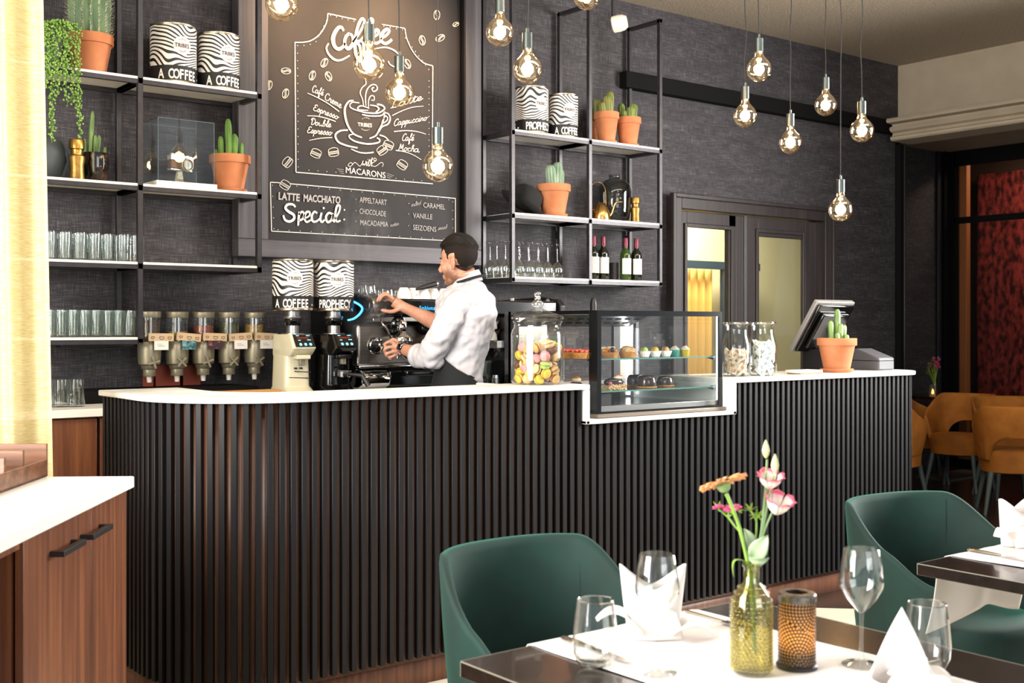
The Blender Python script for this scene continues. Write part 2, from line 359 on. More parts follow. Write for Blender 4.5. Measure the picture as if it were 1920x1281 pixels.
s = MB(); s.box((6.642, 5.705, 0), (6.649, 5.75, 2.215)); s.box((6.656, 5.705, 0), (6.663, 5.75, 2.215)); s.build('edge_strip', M['alu'], door, world=True)
l = MB(); l.box((7.50, 5.72, .01), (7.565, 5.76, 2.22)); l.build('side_stile', M['door'], door, world=True)
# the lit room behind the double door
g = MB(); g.box((5.3, 7.6, 0), (10.5, 7.7, 2.9)); g.box((5.2, 5.9, 0), (5.3, 7.7, 2.9)); g.box((5.2, 5.91, 2.9), (8.58, 7.7, 3.0)); g.box((8.58, 6.7, 2.9), (10.5, 7.7, 3.0)); g.box((10.4, 6.7, 0), (10.5, 7.7, 2.9))
struct(g.build('wall_corridor', pm('olive cream wall', '#c9c29a', .8), sm=0))
area('corridor_lamp', (7.6, 6.8, 2.85), (7.8, 6.95, 0), .9, .9, 170, (1, .93, .78))
cu = MB(); cu.grid(lambda a, b: (7.58 + a * .62, 7.42 + .03 * math.sin(a * 40), b * 1.93), 60, 6)
tag(cu.build('curtain', pm('ochre curtain', '#d2a552', .8, sheen=.2), solid=.004), 'ochre yellow curtain seen through the left pane of the double door', 'curtain')
cf = MB(); cf.box((7.45, 7.3, 1.93), (8.72, 7.36, 2.0)); cf.box((8.22, 7.3, 0), (8.34, 7.36, 1.93)); struct(cf.build('window_2', pm('blue grey frame', '#2c3840', .5), sm=0))
cu = MB(); cu.grid(lambda a, b: (8.36 + a * .3, 7.42 + .03 * math.sin(a * 20), b * 1.93), 30, 6)
tag(cu.build('curtain', bpy.data.materials['ochre curtain'], solid=.004), 'narrow strip of ochre curtain right of the dark mullion behind the door', 'curtain')
# ================================================================== bar counter
ctr = thing('bar_counter', 'long bar counter clad in black vertical slats with a white marble top', 'bar counter', (3.8, 3.95, 0))
STEP0, STEP1 = 3.345, 4.314
def outline(off):      # outer line of the counter, from the back of the left end round to the back of the right end
    pts = []; cx, cyy, r = 2.0, 4.21, .455 - off
    pts.append((1.545 + off, 4.62)); pts.append((1.545 + off, 4.21))
    for i in range(1, 24): a = PI + (PI / 2) * i / 24; pts.append((cx + r * math.cos(a), cyy + r * math.sin(a)))
    pts.append((2.0, 3.755 + off))
    rx, ry, rr = 5.97 - .22, 3.755 + .22, .22 - off
    pts.append((rx, 3.755 + off))
    for i in range(1, 14): a = -PI / 2 + (PI / 2) * i / 14; pts.append((rx + rr * math.cos(a), ry + rr * math.sin(a)))
    pts.append((5.97 - off, ry)); pts.append((5.97 - off, 4.2)); return pts
def resample(pts, step):
    out = []; d = 0; nxt = 0
    for a, b in zip(pts, pts[1:]):
        a, b = Vector(a), Vector(b); L = (b - a).length
        if L < 1e-9: continue
        while nxt <= d + L:
            t = (nxt - d) / L; out.append((a + (b - a) * t, (b - a).normalized())); nxt += step
        d += L
    return out
sl = MB()
for p, t in resample(outline(.035), .0413):
    n = Vector((t.y, -t.x)); q = [p + t * .0105 + n * .014, p - t * .0105 + n * .014, p - t * .0105 - n * .012, p + t * .0105 - n * .012]
    top = .977 if STEP0 - .005 < p.x < STEP1 and p.y < 4 else 1.129
    sl.prism([(a.x, a.y) for a in q], .115, top)
sl.build('slat_cladding', M['slat'], ctr, world=True, bevel=.0015, seg=1)
bk = MB()
def band(mb, off, z0, z1, zs=None):
    o = outline(off)
    for a, b in zip(o, o[1:]):
        segs = [(a, b, z1)]
        if zs and abs(a[1] - b[1]) < 1e-6 and b[0] - a[0] > 1: segs = [(a, (STEP0, a[1]), z1), ((STEP0, a[1]), (STEP1, a[1]), zs), ((STEP1, a[1]), b, z1)]
        for p, q, zz in segs: mb.add([(p[0], p[1], z0), (q[0], q[1], z0), (q[0], q[1], zz), (p[0], p[1], zz)], [(0, 1, 2, 3)])
band(bk, .048, .10, 1.129, .977); bk.build('backing_panel', M['backing'], ctr, world=True, solid=.012)
pl = MB(); band(pl, .062, 0, .118); pl.build('plinth', M['plinth'], ctr, world=True, solid=.012)
mt = MB(); o = outline(0)
li = [q for q in o if q[0] < STEP0]; inner = [(3.367, 4.045), (2.16, 4.045)] + [(2.13 + .26 * math.cos(PI * 1.5 - PI / 2 * i / 10), 4.305 + .26 * math.sin(PI * 1.5 - PI / 2 * i / 10)) for i in range(1, 11)] + [(1.87, 4.62)]
mt.prism(li + [(3.367, 3.755)] + inner, 1.128, 1.150)
ri = [q for q in o if q[0] > STEP1]; mt.prism([(4.287, 3.755)] + ri + [(4.287, 4.25)], 1.128, 1.150)
mt.box((STEP0, 3.755, .977), (STEP0 + .022, 4.56, 1.128)); mt.box((4.287, 3.755, .977), (STEP1, 4.56, 1.128)); mt.box((STEP0, 3.755, .977), (STEP1, 4.56, .995))
mt.build('marble_top', M['marble'], ctr, world=True, bevel=.004)
ib = MB(); ib.box((1.75, 4.10, .02), (3.3, 4.14, 1.12)); ib.box((4.34, 4.2, .02), (5.9, 4.24, 1.12)); ib.box((3.36, 4.5, .02), (4.3, 4.54, .97)); ib.box((1.87, 4.14, .86), (3.3, 4.5, .9)); ib.build('inner_carcass', M['dark'], ctr, world=True)
# ================================================================== wall shelving
def shelving(name, label, xs, tops, ypost_back, levels, bays, rails):
    t = thing(name, label, 'shelf', (xs[0], 5.6, levels[-1])); pw = .026
    for x, (z0, z1) in zip(xs, tops):
        f = MB(); f.box((x - pw / 2, SHF, z0), (x + pw / 2, SHF + pw, z1)); f.build('front_post', M['post'], t, world=True, bevel=.002, seg=1)
        f = MB(); f.box((x - pw / 2, WALL - .045, z0), (x + pw / 2, WALL - .02, z1)); f.box((x - .012, WALL - .025, z0 + .3), (x + .012, WALL, z0 + .35))
        f.build('back_post', M['post'], t, world=True, bevel=.002, seg=1)
    for x, z in rails:
        f = MB(); f.box((x - pw / 2, SHF, z - pw), (x + pw / 2, WALL - .02, z)); f.build('top_rail', M['post'], t, world=True, bevel=.002, seg=1)
    for (x0, x1, z) in bays:
        f = MB(); f.box((x0, SHF + .004, z - .034), (x1, SHF + .024, z - .006)); f.box((x0, WALL - .045, z - .034), (x1, WALL - .03, z - .006))
        for x in (x0, x1): f.box((x - .012, SHF, z - .034), (x + .012, WALL - .03, z - .006))
        fr = f.build('shelf_frame', M['post'], t, world=True, bevel=.0015, seg=1)
        b = MB(); b.box((x0 + .013, SHF + .002, z - .012), (x1 - .013, WALL - .01, z)); b.build('shelf_board', M['white'], fr, world=True, bevel=.001, seg=1)
    return t
ZL = [2.583, 2.077, 1.706, 1.350]
xl = [1.40, 2.012, 2.623]
shelving('steel_shelf', 'left black steel wall shelf with white boards between the curtain and the chalkboard', xl, [(1.322, CEIL), (1.322, CEIL), (1.672, CEIL)], 0, ZL,
         [(xl[0], xl[1], z) for z in ZL] + [(xl[1], xl[2], z) for z in ZL[:3]], [])
xr = [4.252, 4.864, 5.483]
ZR = [2.570, 2.076, 1.697]
shelving('steel_shelf', 'right black steel wall shelf with white boards between the chalkboard and the double door', xr, [(1.665, CEIL), (1.665, 3.42), (1.665, 3.42)], 0, ZR,
         [(xr[0], xr[1], z) for z in ZR] + [(xr[1], xr[2], z) for z in ZR], [(xr[1], 3.42), (xr[2], 3.42)])
# ================================================================== chalkboard
SY = 5.655
def sp(u, v): p = PY(u, v, SY); return p.x, p.z
sign = thing('chalkboard', 'large black coffee menu chalkboard in a grey stained wooden frame', 'chalkboard', (3.45, 5.7, 1.76))
b = MB(); b.box((2.72, 5.662, 1.80), (4.07, 5.70, CEIL - .02)); b.build('board', M['board'], sign, world=True)
fx0, fx1 = 2.60, 4.165
f = MB(); f.box((fx0, 5.62, 1.765), (fx1, 5.70, 1.838 + .02)); f.build('frame_rail', M['frame'], sign, world=True, bevel=.003)
f = MB(); f.box((4.05, 5.62, 1.858), (fx1, 5.70, CEIL - .02)); f.build('frame_stile', M['framev'], sign, world=True, bevel=.003)
f = MB(); f.box((fx0, 5.62, 1.858), (2.77, 5.70, CEIL - .02)); f.build('frame_stile', M['framev'], sign, world=True, bevel=.003)
f = MB(); f.box((2.77, 5.62, 3.405), (4.05, 5.70, CEIL - .02)); f.build('frame_rail', M['frame'], sign, world=True, bevel=.003)
f = MB(); f.box((4.035, 5.64, 1.858), (4.05, 5.665, 3.405)); f.build('gap_shade_strip', M['dark'], sign, world=True)  # dark strip standing for the shade in the gap beside the frame
DR, TH = MB(), MB()
def stroke(mb, pts, w, n=6, smooth=True, closed=False):
    P = [sp(*p) for p in pts]; C = cr([(x, z, 0) for x, z in P], n, closed) if smooth and len(P) > 2 else [Vector((x, z, 0)) for x, z in P]
    if closed: C.append(C[0])
    L = len(C); vs, fs = [], []
    for i, p in enumerate(C):
        t = C[min(i + 1, L - 1)] - C[max(i - 1, 0)]
        if t.length < 1e-7: t = Vector((1, 0, 0))
        t.normalize(); nn = Vector((-t.y, t.x, 0)); a = i / max(L - 1, 1)
        ww = (w if not isinstance(w, (list, tuple)) else (w[0] + (w[1] - w[0]) * a * 2 if a < .5 else w[1] + (w[2] - w[1]) * (a * 2 - 1))) * .00108
        q0, q1 = p + nn * ww, p - nn * ww; vs += [(q0.x, SY, q0.y), (q1.x, SY, q1.y)]
    for i in range(L - 1): fs.append((2 * i, 2 * i + 1, 2 * i + 3, 2 * i + 2))
    mb.add(vs, fs)
def Z(x0, y0, s): return lambda pts: [(x0 + x / s, y0 + y / s) for x, y in pts]
def dot(mb, u, v, r):
    x, z = sp(u, v); r *= .00258; mb.add([(x + r * math.cos(a), SY, z + r * math.sin(a)) for a in [PI * i / 4 for i in range(8)]], [tuple(range(8))])
z3 = Z(480, 0, 2.669)
for L, w, s in (([(500, 98), (360, 68)], 2.4, 0), ([(360, 68), (352, 115), (320, 170), (275, 203), (230, 212), (195, 212)], 2.4, 1), ([(195, 212), (200, 862)], 2.2, 0), ([(200, 862), (885, 920)], 2.2, 0),
                ([(885, 330), (882, 900)], 2.0, 0), ([(630, 122), (745, 142)], 2.0, 0), ([(745, 142), (757, 200), (790, 265), (835, 312), (885, 330)], 2.2, 1),
                ([(72, 912), (120, 915)], 1.9, 0), ([(172, 920), (998, 993)], 1.9, 0), ([(998, 993), (998, 1207)], 1.8, 0), ([(72, 912), (78, 1157)], 1.9, 0), ([(78, 1157), (998, 1207)], 1.8, 0)): stroke(DR, z3(L), w, smooth=s)
def dots(a, b_, n, r=.8):
    for i in range(n): t = i / (n - 1); q = z3([(a[0] + (b_[0] - a[0]) * t, a[1] + (b_[1] - a[1]) * t)])[0]; dot(DR, q[0], q[1], r)
dots((208, 228), (211, 835), 17); dots((866, 405), (866, 880), 17); dots((265, 852), (400, 862), 4); dots((700, 893), (830, 905), 4); dots((240, 228), (272, 222), 2); dots((300, 208), (352, 105), 5); dots((373, 78), (490, 106), 5); dots((640, 132), (735, 150), 4); dots((748, 190), (865, 348), 8)
dots((82, 928), (90, 1145), 5); dots((985, 1010), (985, 1185), 5); dots((205, 932), (965, 1000), 15); dots((110, 1150), (940, 1196), 16)
zc = Z(560, 0, 8.727)
for L, w in (([(735, 505), (705, 450), (650, 455), (590, 540), (562, 640), (588, 755), (650, 802), (720, 770), (760, 700)], (6, 11, 6)), ([(835, 545), (775, 600), (752, 700), (790, 790), (850, 770), (893, 680), (872, 580), (825, 560)], (7, 9, 6)),
             ([(880, 690), (980, 560), (1055, 420), (1075, 335), (1035, 310), (980, 400), (940, 560), (922, 740), (935, 880), (965, 960), (1010, 1000), (1020, 900), (1000, 760), (960, 690), (1010, 665), (1070, 600)], (5, 9, 6)),
             ([(1030, 700), (1110, 560), (1190, 420), (1215, 335), (1180, 315), (1120, 410), (1085, 560), (1065, 740), (1070, 880), (1110, 960), (1150, 900), (1120, 720), (1180, 640)], (5, 9, 6)),
             ([(1200, 620), (1290, 565), (1310, 505), (1270, 490), (1222, 560), (1215, 650), (1258, 710), (1335, 680)], (5, 8, 6)), ([(1335, 640), (1430, 580), (1482, 510), (1450, 478), (1392, 515), (1345, 600), (1362, 680), (1420, 712), (1480, 685), (1525, 645)], (5, 9, 6)),
             ([(490, 710), (455, 790), (500, 900), (600, 980), (700, 980), (835, 910)], (3, 6, 3)), ([(1240, 800), (1420, 775), (1570, 830), (1660, 930), (1660, 1000)], (2, 4, 2)), ([(1465, 1000), (1500, 1060), (1570, 1095)], (2, 3, 2))): stroke(DR, zc(L), w)
zs = Z(500, 320, 5.189)
for L, w in (([(280, 355), (255, 330), (205, 330), (183, 365), (215, 400), (262, 430), (265, 470), (225, 495), (180, 480), (162, 435)], (5, 7, 5)), ([(318, 400), (312, 460), (306, 535)], (5, 6, 4)), ([(312, 430), (345, 400), (365, 425), (350, 470), (312, 485)], 5),
             ([(368, 465), (415, 440), (418, 405), (388, 405), (366, 455), (388, 500), (430, 480)], (3, 6, 4)), ([(492, 415), (465, 400), (440, 440), (447, 490), (480, 495), (515, 470)], (4, 6, 4)), ([(535, 410), (522, 470), (538, 500), (565, 478)], (5, 6, 4)),
             ([(640, 425), (605, 412), (577, 450), (592, 500), (630, 480), (648, 420), (642, 480), (665, 500)], (5, 6, 4)), ([(655, 490), (705, 400), (712, 345), (685, 345), (668, 430), (682, 495), (718, 485)], (4, 6, 4))): stroke(DR, zs(L), w)
q = zs([(555, 365), (757, 382), (755, 476)]); dot(DR, *q[0], 2.4); dot(DR, *q[1], 1.9); dot(DR, *q[2], 1.9)
zk = Z(490, 120, 4.8)
for L, w in (([(830, 328), (785, 340), (752, 400), (757, 480), (782, 560), (832, 630), (905, 662)], (3, 6, 3)), ([(880, 350), (820, 345), (797, 370), (812, 398), (880, 423), (960, 440), (1055, 440), (1108, 405), (1092, 375), (1042, 362)], (2, 3, 4)),
             ([(980, 370), (1040, 382), (1058, 408), (1030, 432)], (2, 4, 2)), ([(970, 398), (900, 377), (868, 395), (882, 413), (960, 418)], (2, 3, 2)), ([(908, 455), (980, 468), (1075, 465), (1112, 432)], (3, 3, 3)), ([(1112, 430), (1095, 520), (1062, 590), (1030, 645), (975, 670)], (2, 4, 3)),
             ([(1098, 440), (1140, 447), (1160, 490), (1140, 540), (1088, 565), (1060, 610)], (2, 4, 2)), ([(1118, 465), (1136, 482), (1130, 510), (1087, 535), (1102, 490), (1118, 465)], 2.4), ([(780, 595), (710, 602), (667, 640), (692, 700), (770, 735), (865, 755)], (3, 5, 3)),
             ([(830, 632), (792, 642), (802, 672), (860, 702), (960, 720), (1050, 708), (1066, 682), (1040, 665)], (2, 4, 3)), ([(1065, 640), (1110, 655), (1145, 685)], (3, 3, 2)), ([(808, 765), (880, 795), (950, 802), (1010, 795)], (2, 3, 3)),
             ([(920, 375), (912, 320), (890, 262), (908, 212), (942, 178), (935, 130)], 2), ([(942, 375), (937, 300), (952, 230), (990, 190), (1030, 190), (1045, 225), (1012, 248), (995, 222), (1015, 210)], 2.4), ([(965, 385), (965, 330), (985, 288), (1015, 292), (1014, 325), (990, 325)], 2),
             ([(415, 262), (500, 300), (600, 355), (700, 428)], (1, 2, 2)), ([(413, 467), (500, 470), (590, 490), (668, 517)], (1, 2, 2)), ([(432, 687), (540, 668), (637, 662)], (1, 1.5, 2)), ([(1180, 463), (1270, 420), (1360, 390), (1458, 380)], (2, 1.5, 1)), ([(1195, 608), (1300, 600), (1400, 608), (1482, 632)], (2, 2, 1)), ([(1210, 778), (1290, 790), (1370, 820), (1440, 862)], (2, 1.5, 1))): stroke(DR, zk(L), w)
for i in range(3): stroke(TH, z3([(405 + i * 8, 845 + i * 10), (440, 850 + i * 10)]), .8, smooth=0); stroke(TH, z3([(655, 868 + i * 9), (690 - i * 8, 880 + i * 6)]), .8, smooth=0)
zw = Z(680, 140, 5.823)
for L, w in (([(-105, 985), (-130, 960), (-160, 990), (-130, 1000), (-90, 960), (-60, 975), (-30, 1000), (0, 960)], 1.0), ([(90, 975), (150, 935), (130, 910), (120, 935), (150, 940)], 1.0), ([(90, 990), (140, 1000), (200, 960), (225, 975), (215, 1005)], 1.0)): stroke(DR, zw(L), w)
def bean(u, v, r, a, mb=DR):
    e = lambda k, t: (u + r * (k * math.cos(t) * math.cos(a) - .62 * k * math.sin(t) * math.sin(a)), v + r * (k * math.cos(t) * math.sin(a) + .62 * k * math.sin(t) * math.cos(a)))
    stroke(mb, [e(1, 2 * PI * i / 10) for i in range(10)], .9, 3, closed=True)
    for s in (-.12, .12):
        l = lambda x, y: (u + r * (x * math.cos(a) - y * math.sin(a)), v + r * (x * math.sin(a) + y * math.cos(a)))
        stroke(mb, [l(-.85, s), l(-.4, s + .16), l(.3, s - .14), l(.85, s)], .8, 3)
for x, y, a in ((150, 355, .1), (65, 427, 1.9), (148, 468, 1.9), (282, 378, 1.9), (363, 382, 1.2), (342, 314, 2.1), (758, 320, 1.2), (832, 202, 1.4), (922, 190, -.5), (905, 75, 1.6)): u, v = z3([(x, y)])[0]; bean(u, v, 9, a)
u, v = z3([(1000, 122)])[0]; bean(u, v, 6, -.4)
def macdraw(u, v, a, r=9.5):
    l = lambda x, y: (u + r * (x * math.cos(a) - y * math.sin(a)), v + r * (x * math.sin(a) + y * math.cos(a)))
    stroke(DR, [l(-1, -.15), l(-.85, -.65), l(-.3, -.85), l(.3, -.85), l(.85, -.65), l(1, -.15)], 1); stroke(DR, [l(-1, .3), l(-.85, .65), l(-.3, .8), l(.3, .8), l(.85, .65), l(1, .3)], 1)
    for y in (-.15, .3): stroke(DR, [l(-1, y), l(1, y)], .9, smooth=0)
    for x in (-1, 1): stroke(DR, [l(x, -.15), l(x, .3)], .9, smooth=0)
    for i in range(3): stroke(TH, [l(-.95, -.05 + i * .13), l(.95, -.05 + i * .13)], .7, smooth=0)
for x, y, a in ((300, 768, .4), (388, 762, -.15), (662, 727, .4), (632, 752, -.6), (732, 825, .6), (158, 812, -.9), (146, 926, .55)): u, v = z3([(x, y)])[0]; macdraw(u, v, a)
def stext(mb, txt, p0, p1, hpx, shear=0, bold=.0, rise=0, zz=None):
    a, b_ = (zz([p0, p1]) if zz else [p0, p1]); vs, fs = glyphs(txt, 1, bold, 'LEFT', 1.0, shear)
    x0 = min(v[0] for v in vs); x1 = max(v[0] for v in vs); A0, B0 = sp(*a), sp(*b_)
    ex = Vector((B0[0] - A0[0], B0[1] - A0[1])); ey = Vector((0, 1)) * (hpx * .00258 / .73)
    mb.add([(A0[0] + ex.x * (v[0] - x0) / (x1 - x0) + ey.x * v[1], SY, A0[1] + ex.y * (v[0] - x0) / (x1 - x0) + ey.y * v[1] + rise * math.sin(PI * (v[0] - x0) / (x1 - x0))) for v in vs], fs)
# a small cursive hand, strokes on a unit x-height
HAND = {'a': ([[(.55, .9), (.2, 1), (0, .5), (.15, 0), (.45, .2), (.6, .95), (.6, .2), (.75, 0), (.95, .2)]], .9), 'b': ([[(0, .2), (.3, 1.5), (.25, 2), (.1, 1.6), (.08, .3), (.25, 0), (.5, .3), (.45, .8), (.2, .8)], [(.45, .7), (.8, .7)]], .75),
    'c': ([[(.5, .8), (.3, 1), (.05, .6), (.1, .1), (.35, 0), (.7, .3)]], .65), 'd': ([[(.55, .9), (.2, 1), (0, .5), (.15, 0), (.45, .2), (.65, 2), (.62, .3), (.9, .2)]], .85), 'e': ([[(0, .3), (.4, .6), (.4, .95), (.2, 1), (.05, .5), (.2, 0), (.45, .1), (.65, .35)]], .62),
    'f': ([[(0, .3), (.35, 1.4), (.4, 2), (.25, 1.9), (.15, .8), (.1, -.8), (.2, -1), (.3, -.5), (.15, 0), (.6, .4)]], .55), 'h': ([[(0, .2), (.3, 1.6), (.25, 2), (.1, 1.5), (.1, 0)], [(.1, .5), (.35, 1), (.5, .8), (.48, .1), (.75, .2)]], .72), 'i': ([[(0, .3), (.15, .95), (.13, .1), (.25, 0), (.45, .25)], [(.17, 1.4), (.2, 1.5)]], .42),
    'k': ([[(0, .2), (.3, 1.6), (.25, 2), (.1, 1.5), (.1, 0)], [(.5, .95), (.15, .5), (.55, 0)]], .65), 'l': ([[(0, .2), (.3, 1.5), (.28, 2), (.12, 1.7), (.12, .2), (.25, 0), (.45, .25)]], .4), 'm': ([[(0, .6), (.1, 1), (.12, 0)], [(.12, .6), (.3, 1), (.4, .8), (.4, 0)], [(.4, .6), (.58, 1), (.7, .8), (.7, .1), (.95, .25)]], .95), 'n': ([[(0, .6), (.1, 1), (.12, 0)], [(.12, .6), (.35, 1), (.48, .8), (.48, .1), (.75, .25)]], .72),
    'o': ([[(.35, 1), (.08, .7), (.1, .1), (.35, 0), (.52, .5), (.35, 1), (.55, .75), (.8, .8)]], .7), 'p': ([[(0, .5), (.15, 1), (.1, -1)], [(.12, .6), (.35, 1), (.52, .6), (.35, 0), (.12, .1)], [(.4, .05), (.75, .3)]], .68), 'r': ([[(0, .3), (.15, 1.1), (.25, .9), (.45, .9), (.4, .2), (.55, 0), (.75, .25)]], .65), 's': ([[(0, .2), (.3, 1.1), (.45, .5), (.35, 0), (.05, .1), (.3, .1), (.65, .3)]], .58),
    't': ([[(0, .3), (.2, 1.7), (.17, .15), (.3, 0), (.5, .25)], [(-.02, 1.25), (.45, 1.3)]], .45), 'u': ([[(0, .6), (.1, 1), (.1, .2), (.28, 0), (.5, .3), (.55, 1), (.55, .2), (.7, 0), (.9, .25)]], .82), 'w': ([[(0, .6), (.1, 1), (.1, .2), (.25, 0), (.42, .4), (.45, .9), (.45, .2), (.6, 0), (.8, .5), (.75, 1), (.95, .8)]], .9),
    'C': ([[(.75, 1.6), (.6, 2), (.25, 1.8), (.02, 1), (.15, .15), (.5, 0), (.9, .35)]], .85), 'E': ([[(.7, 1.7), (.5, 2), (.2, 1.7), (.25, 1.2), (.5, 1.1), (.2, 1), (.05, .5), (.2, .05), (.5, 0), (.85, .4)]], .8), 'D': ([[(.3, 1.8), (.25, .1), (.7, .3), (.9, 1.1), (.6, 1.9), (.2, 2), (0, 1.6), (.15, 1.3)]], 1.0), 'L': ([[(.5, 1.8), (.4, 2), (.25, 1.5), (.2, .3), (0, .1), (.3, .1), (.7, 0), (.9, .3)]], .85), 'M': ([[(0, .1), (.15, .2), (.25, 1.9), (.5, .5), (.75, 1.9), (.85, .2), (1.1, .2)]], 1.1)}
HAND['é'] = (HAND['e'][0] + [[(.25, 1.4), (.45, 1.75)]], .62)
def hand(mb, txt, p0, p1, xh, w, zz=None, slant=.25, mb2=None):
    a, b_ = (zz([p0, p1]) if zz else [p0, p1]); tot = sum(HAND[c][1] if c in HAND else .5 for c in txt)
    dx, dy = (b_[0] - a[0]) / tot, (b_[1] - a[1]) / tot; x = 0
    for ch in txt:
        if ch not in HAND: x += .5; continue
        for S in HAND[ch][0]:
            stroke(mb, [(a[0] + dx * (x + px) + slant * xh * py, a[1] + dy * (x + px) - xh * py) for px, py in S], w, 4)
        x += HAND[ch][1]
hand(DR, 'Café', (455, 250), (555, 285), 6.2, 1.5, zk); hand(DR, 'Creme', (570, 318), (718, 400), 6.2, 1.5, zk); hand(DR, 'Espresso', (465, 415), (690, 500), 5.6, 1.5, zk); hand(DR, 'Double', (440, 545), (625, 570), 6, 1.5, zk)
hand(DR, 'Espresso', (410, 618), (632, 642), 5.8, 1.5, zk); hand(DR, 'Latte', (1160, 402), (1450, 322), 7, 1.5, zk); hand(DR, 'Cappuccino', (1190, 558), (1490, 505), 6.2, 1.5, zk); hand(DR, 'Café', (1265, 690), (1370, 690), 6.5, 1.5, zk); hand(DR, 'Mocha', (1230, 775), (1420, 795), 6.2, 1.5, zk)
hand(DR, 'with', (-10, 985), (105, 1005), 8, 1.2, zw)
stext(DR, 'TRIBES', (868, 560), (995, 570), 8.5, 0, .0, 0, zk)
stext(TH, 'A COFFEE', (905, 500), (975, 500), 2.5, 0, 0, .008, zk); stext(TH, 'PROPHECY', (900, 588), (975, 592), 2.5, 0, 0, -.008, zk)
stext(DR, 'MACARONS', (450, 865), (648, 892), 13.5, 0, .0, 0, z3)
stext(TH, 'LATTE', (115, 280), (322, 297), 15.5, .05, .03, 0, zs); stext(TH, 'MACCHIATO', (358, 298), (718, 320), 15, .05, .03, 0, zs)
stext(TH, 'APPELTAART', (905, 308), (1168, 337), 12.5, 0, 0, 0, zs); stext(TH, 'CHOCOLADE', (905, 418), (1160, 447), 12, 0, 0, 0, zs); stext(TH, 'MACADAMIA', (912, 530), (1182, 548), 12, 0, 0, 0, zs)
stext(TH, 'CARAMEL', (1525, 358), (1735, 380), 12, 0, 0, 0, zs); stext(TH, 'VANILLE', (1425, 460), (1612, 475), 12, 0, 0, 0, zs); stext(TH, 'SEIZOENS', (1425, 575), (1650, 597), 12, 0, 0, 0, zs)
hand(TH, 'noten', (1200, 548), (1285, 530), 4, .8, zs); hand(TH, 'smaak', (1665, 580), (1755, 562), 4, .8, zs); hand(TH, 'salted', (1405, 350), (1500, 328), 4, .8, zs)
for p in ((868, 280), (870, 390), (870, 493), (1385, 320), (1382, 422), (1382, 535)): u, v = zs([p])[0]; dot(TH, u, v, 1.1)
DR.build('chalk_drawing', M['chalk'], sign, world=True, sm=0); TH.build('chalk_lettering', M['chalk2'], sign, world=True, sm=0)
# ================================================================== pendant bulbs
def pendant(u, v, d, label, first=[]):
    p = PD(u, v, d); p = Vector((p.x, p.y, p.z)); top = CEIL - p.z
    root = thing('pendant_bulb', label, 'pendant lamp', p, group='globe filament bulbs hanging on cords over the bar counter')
    key = len(first); r = .0625
    prof = [(0.0001, -r)] + [(r * math.cos(t), r * math.sin(t)) for t in [R_(-80 + 10 * i) for i in range(14)]] + [(.0335, .0555), (.0262, .064), (.0222, .074), (.0205, .092)]
    g = MB(); g.shell(prof, seg=32); bm_ = g.build('bulb_glass', M['amber'], root, sm=180)
    g = MB(); g.cyl((0, 0, .088), .0225, .068, 24); g.cyl((0, 0, .084), .020, .006, 24); g.cyl((0, 0, .156), .0065, .022, 12); g.build('socket', M['socket'], root, bevel=.0015)
    sw = [Vector((random.uniform(-1, 1) * .006, random.uniform(-1, 1) * .006, .17 + (top - .17) * i / 7)) if 0 < i < 7 else Vector((0, 0, .17 + (top - .17) * i / 7)) for i in range(8)]
    g = MB(); g.tube(cr(sw, 3), .0028, 6); g.build('cord', M['cord'], root)
    g = MB(); n = 8
    for i in range(n):
        a = 2 * PI * i / n; g.tube([(.010 * math.cos(a), .010 * math.sin(a), -.03), (.007 * math.cos(a + .3), .007 * math.sin(a + .3), .035)], .0019, 5)
    g.build('filament', M['fil'], root, sm=0)
    g = MB(); g.cyl((0, 0, .03), .005, .06, 8, r2=.009); g.build('glass_stem', M['amber'], root)
    l = bpy.data.lights.new('bulb_glow', 'POINT'); l.energy = 5.5; l.color = (1, .62, .30); l.shadow_soft_size = .03
    lo = bpy.data.objects.new('bulb_glow', l); col.objects.link(lo); lo.parent = root
for a in ((528, 9, 4.5, 'globe filament bulb cut off by the top edge left of the coffee lettering'), (692, 121, 4.55, 'globe filament bulb hanging in front of the big coffee lettering'), (749, 174, 5.0, 'globe filament bulb covering the start of the word latte on the chalkboard'),
          (821, 312, 4.68, 'low globe filament bulb at the lower right corner of the chalkboard drawing'), (937, 61, 5.2, 'globe filament bulb high between the chalkboard and the right shelf'), (989, 130, 5.0, 'globe filament bulb right above the coffee tins of the right shelf'), (1100, -7, 5.4, 'globe filament bulb cut off by the top edge above the right shelf'),
          (1423, 130, 5.89, 'highest globe filament bulb of the cluster above the double door'), (1397, 217, 6.26, 'leftmost globe filament bulb of the cluster above the double door'), (1482, 267, 6.37, 'globe filament bulb second lowest in the cluster above the double door'), (1548, 197, 6.63, 'globe filament bulb between the two rightmost ones over the dark beam'), (1616, 245, 6.2, 'rightmost globe filament bulb beside the beige cornice'), (1576, 393, 6.07, 'lowest globe filament bulb right of the double door')): pendant(*a)
# ceiling spot on a black stem
t = thing('spotlight', 'small white spotlight head on a black stem above the right shelf', 'spotlight', PD(1160, 44, 6.9))
h = t.location; g = MB(); rt = Matrix.Rotation(R_(-100), 4, 'X') @ Matrix.Identity(4); rt = Matrix.Rotation(R_(38), 4, 'Z') @ Matrix.Rotation(R_(80), 4, 'X')
g.lathe([(.038, -.04), (.048, -.034), (.05, .0), (.046, .03), (.034, .05), (.03, .042), (.0001, .04)], seg=24, mx=rt); g.build('lamp_head', pm('white lamp body', '#e8e2d2', .4), t)
g = MB(); g.cyl((-.012, .03, .03), .014, CEIL - h.z - .03, 10); g.build('stem', M['black'], t)
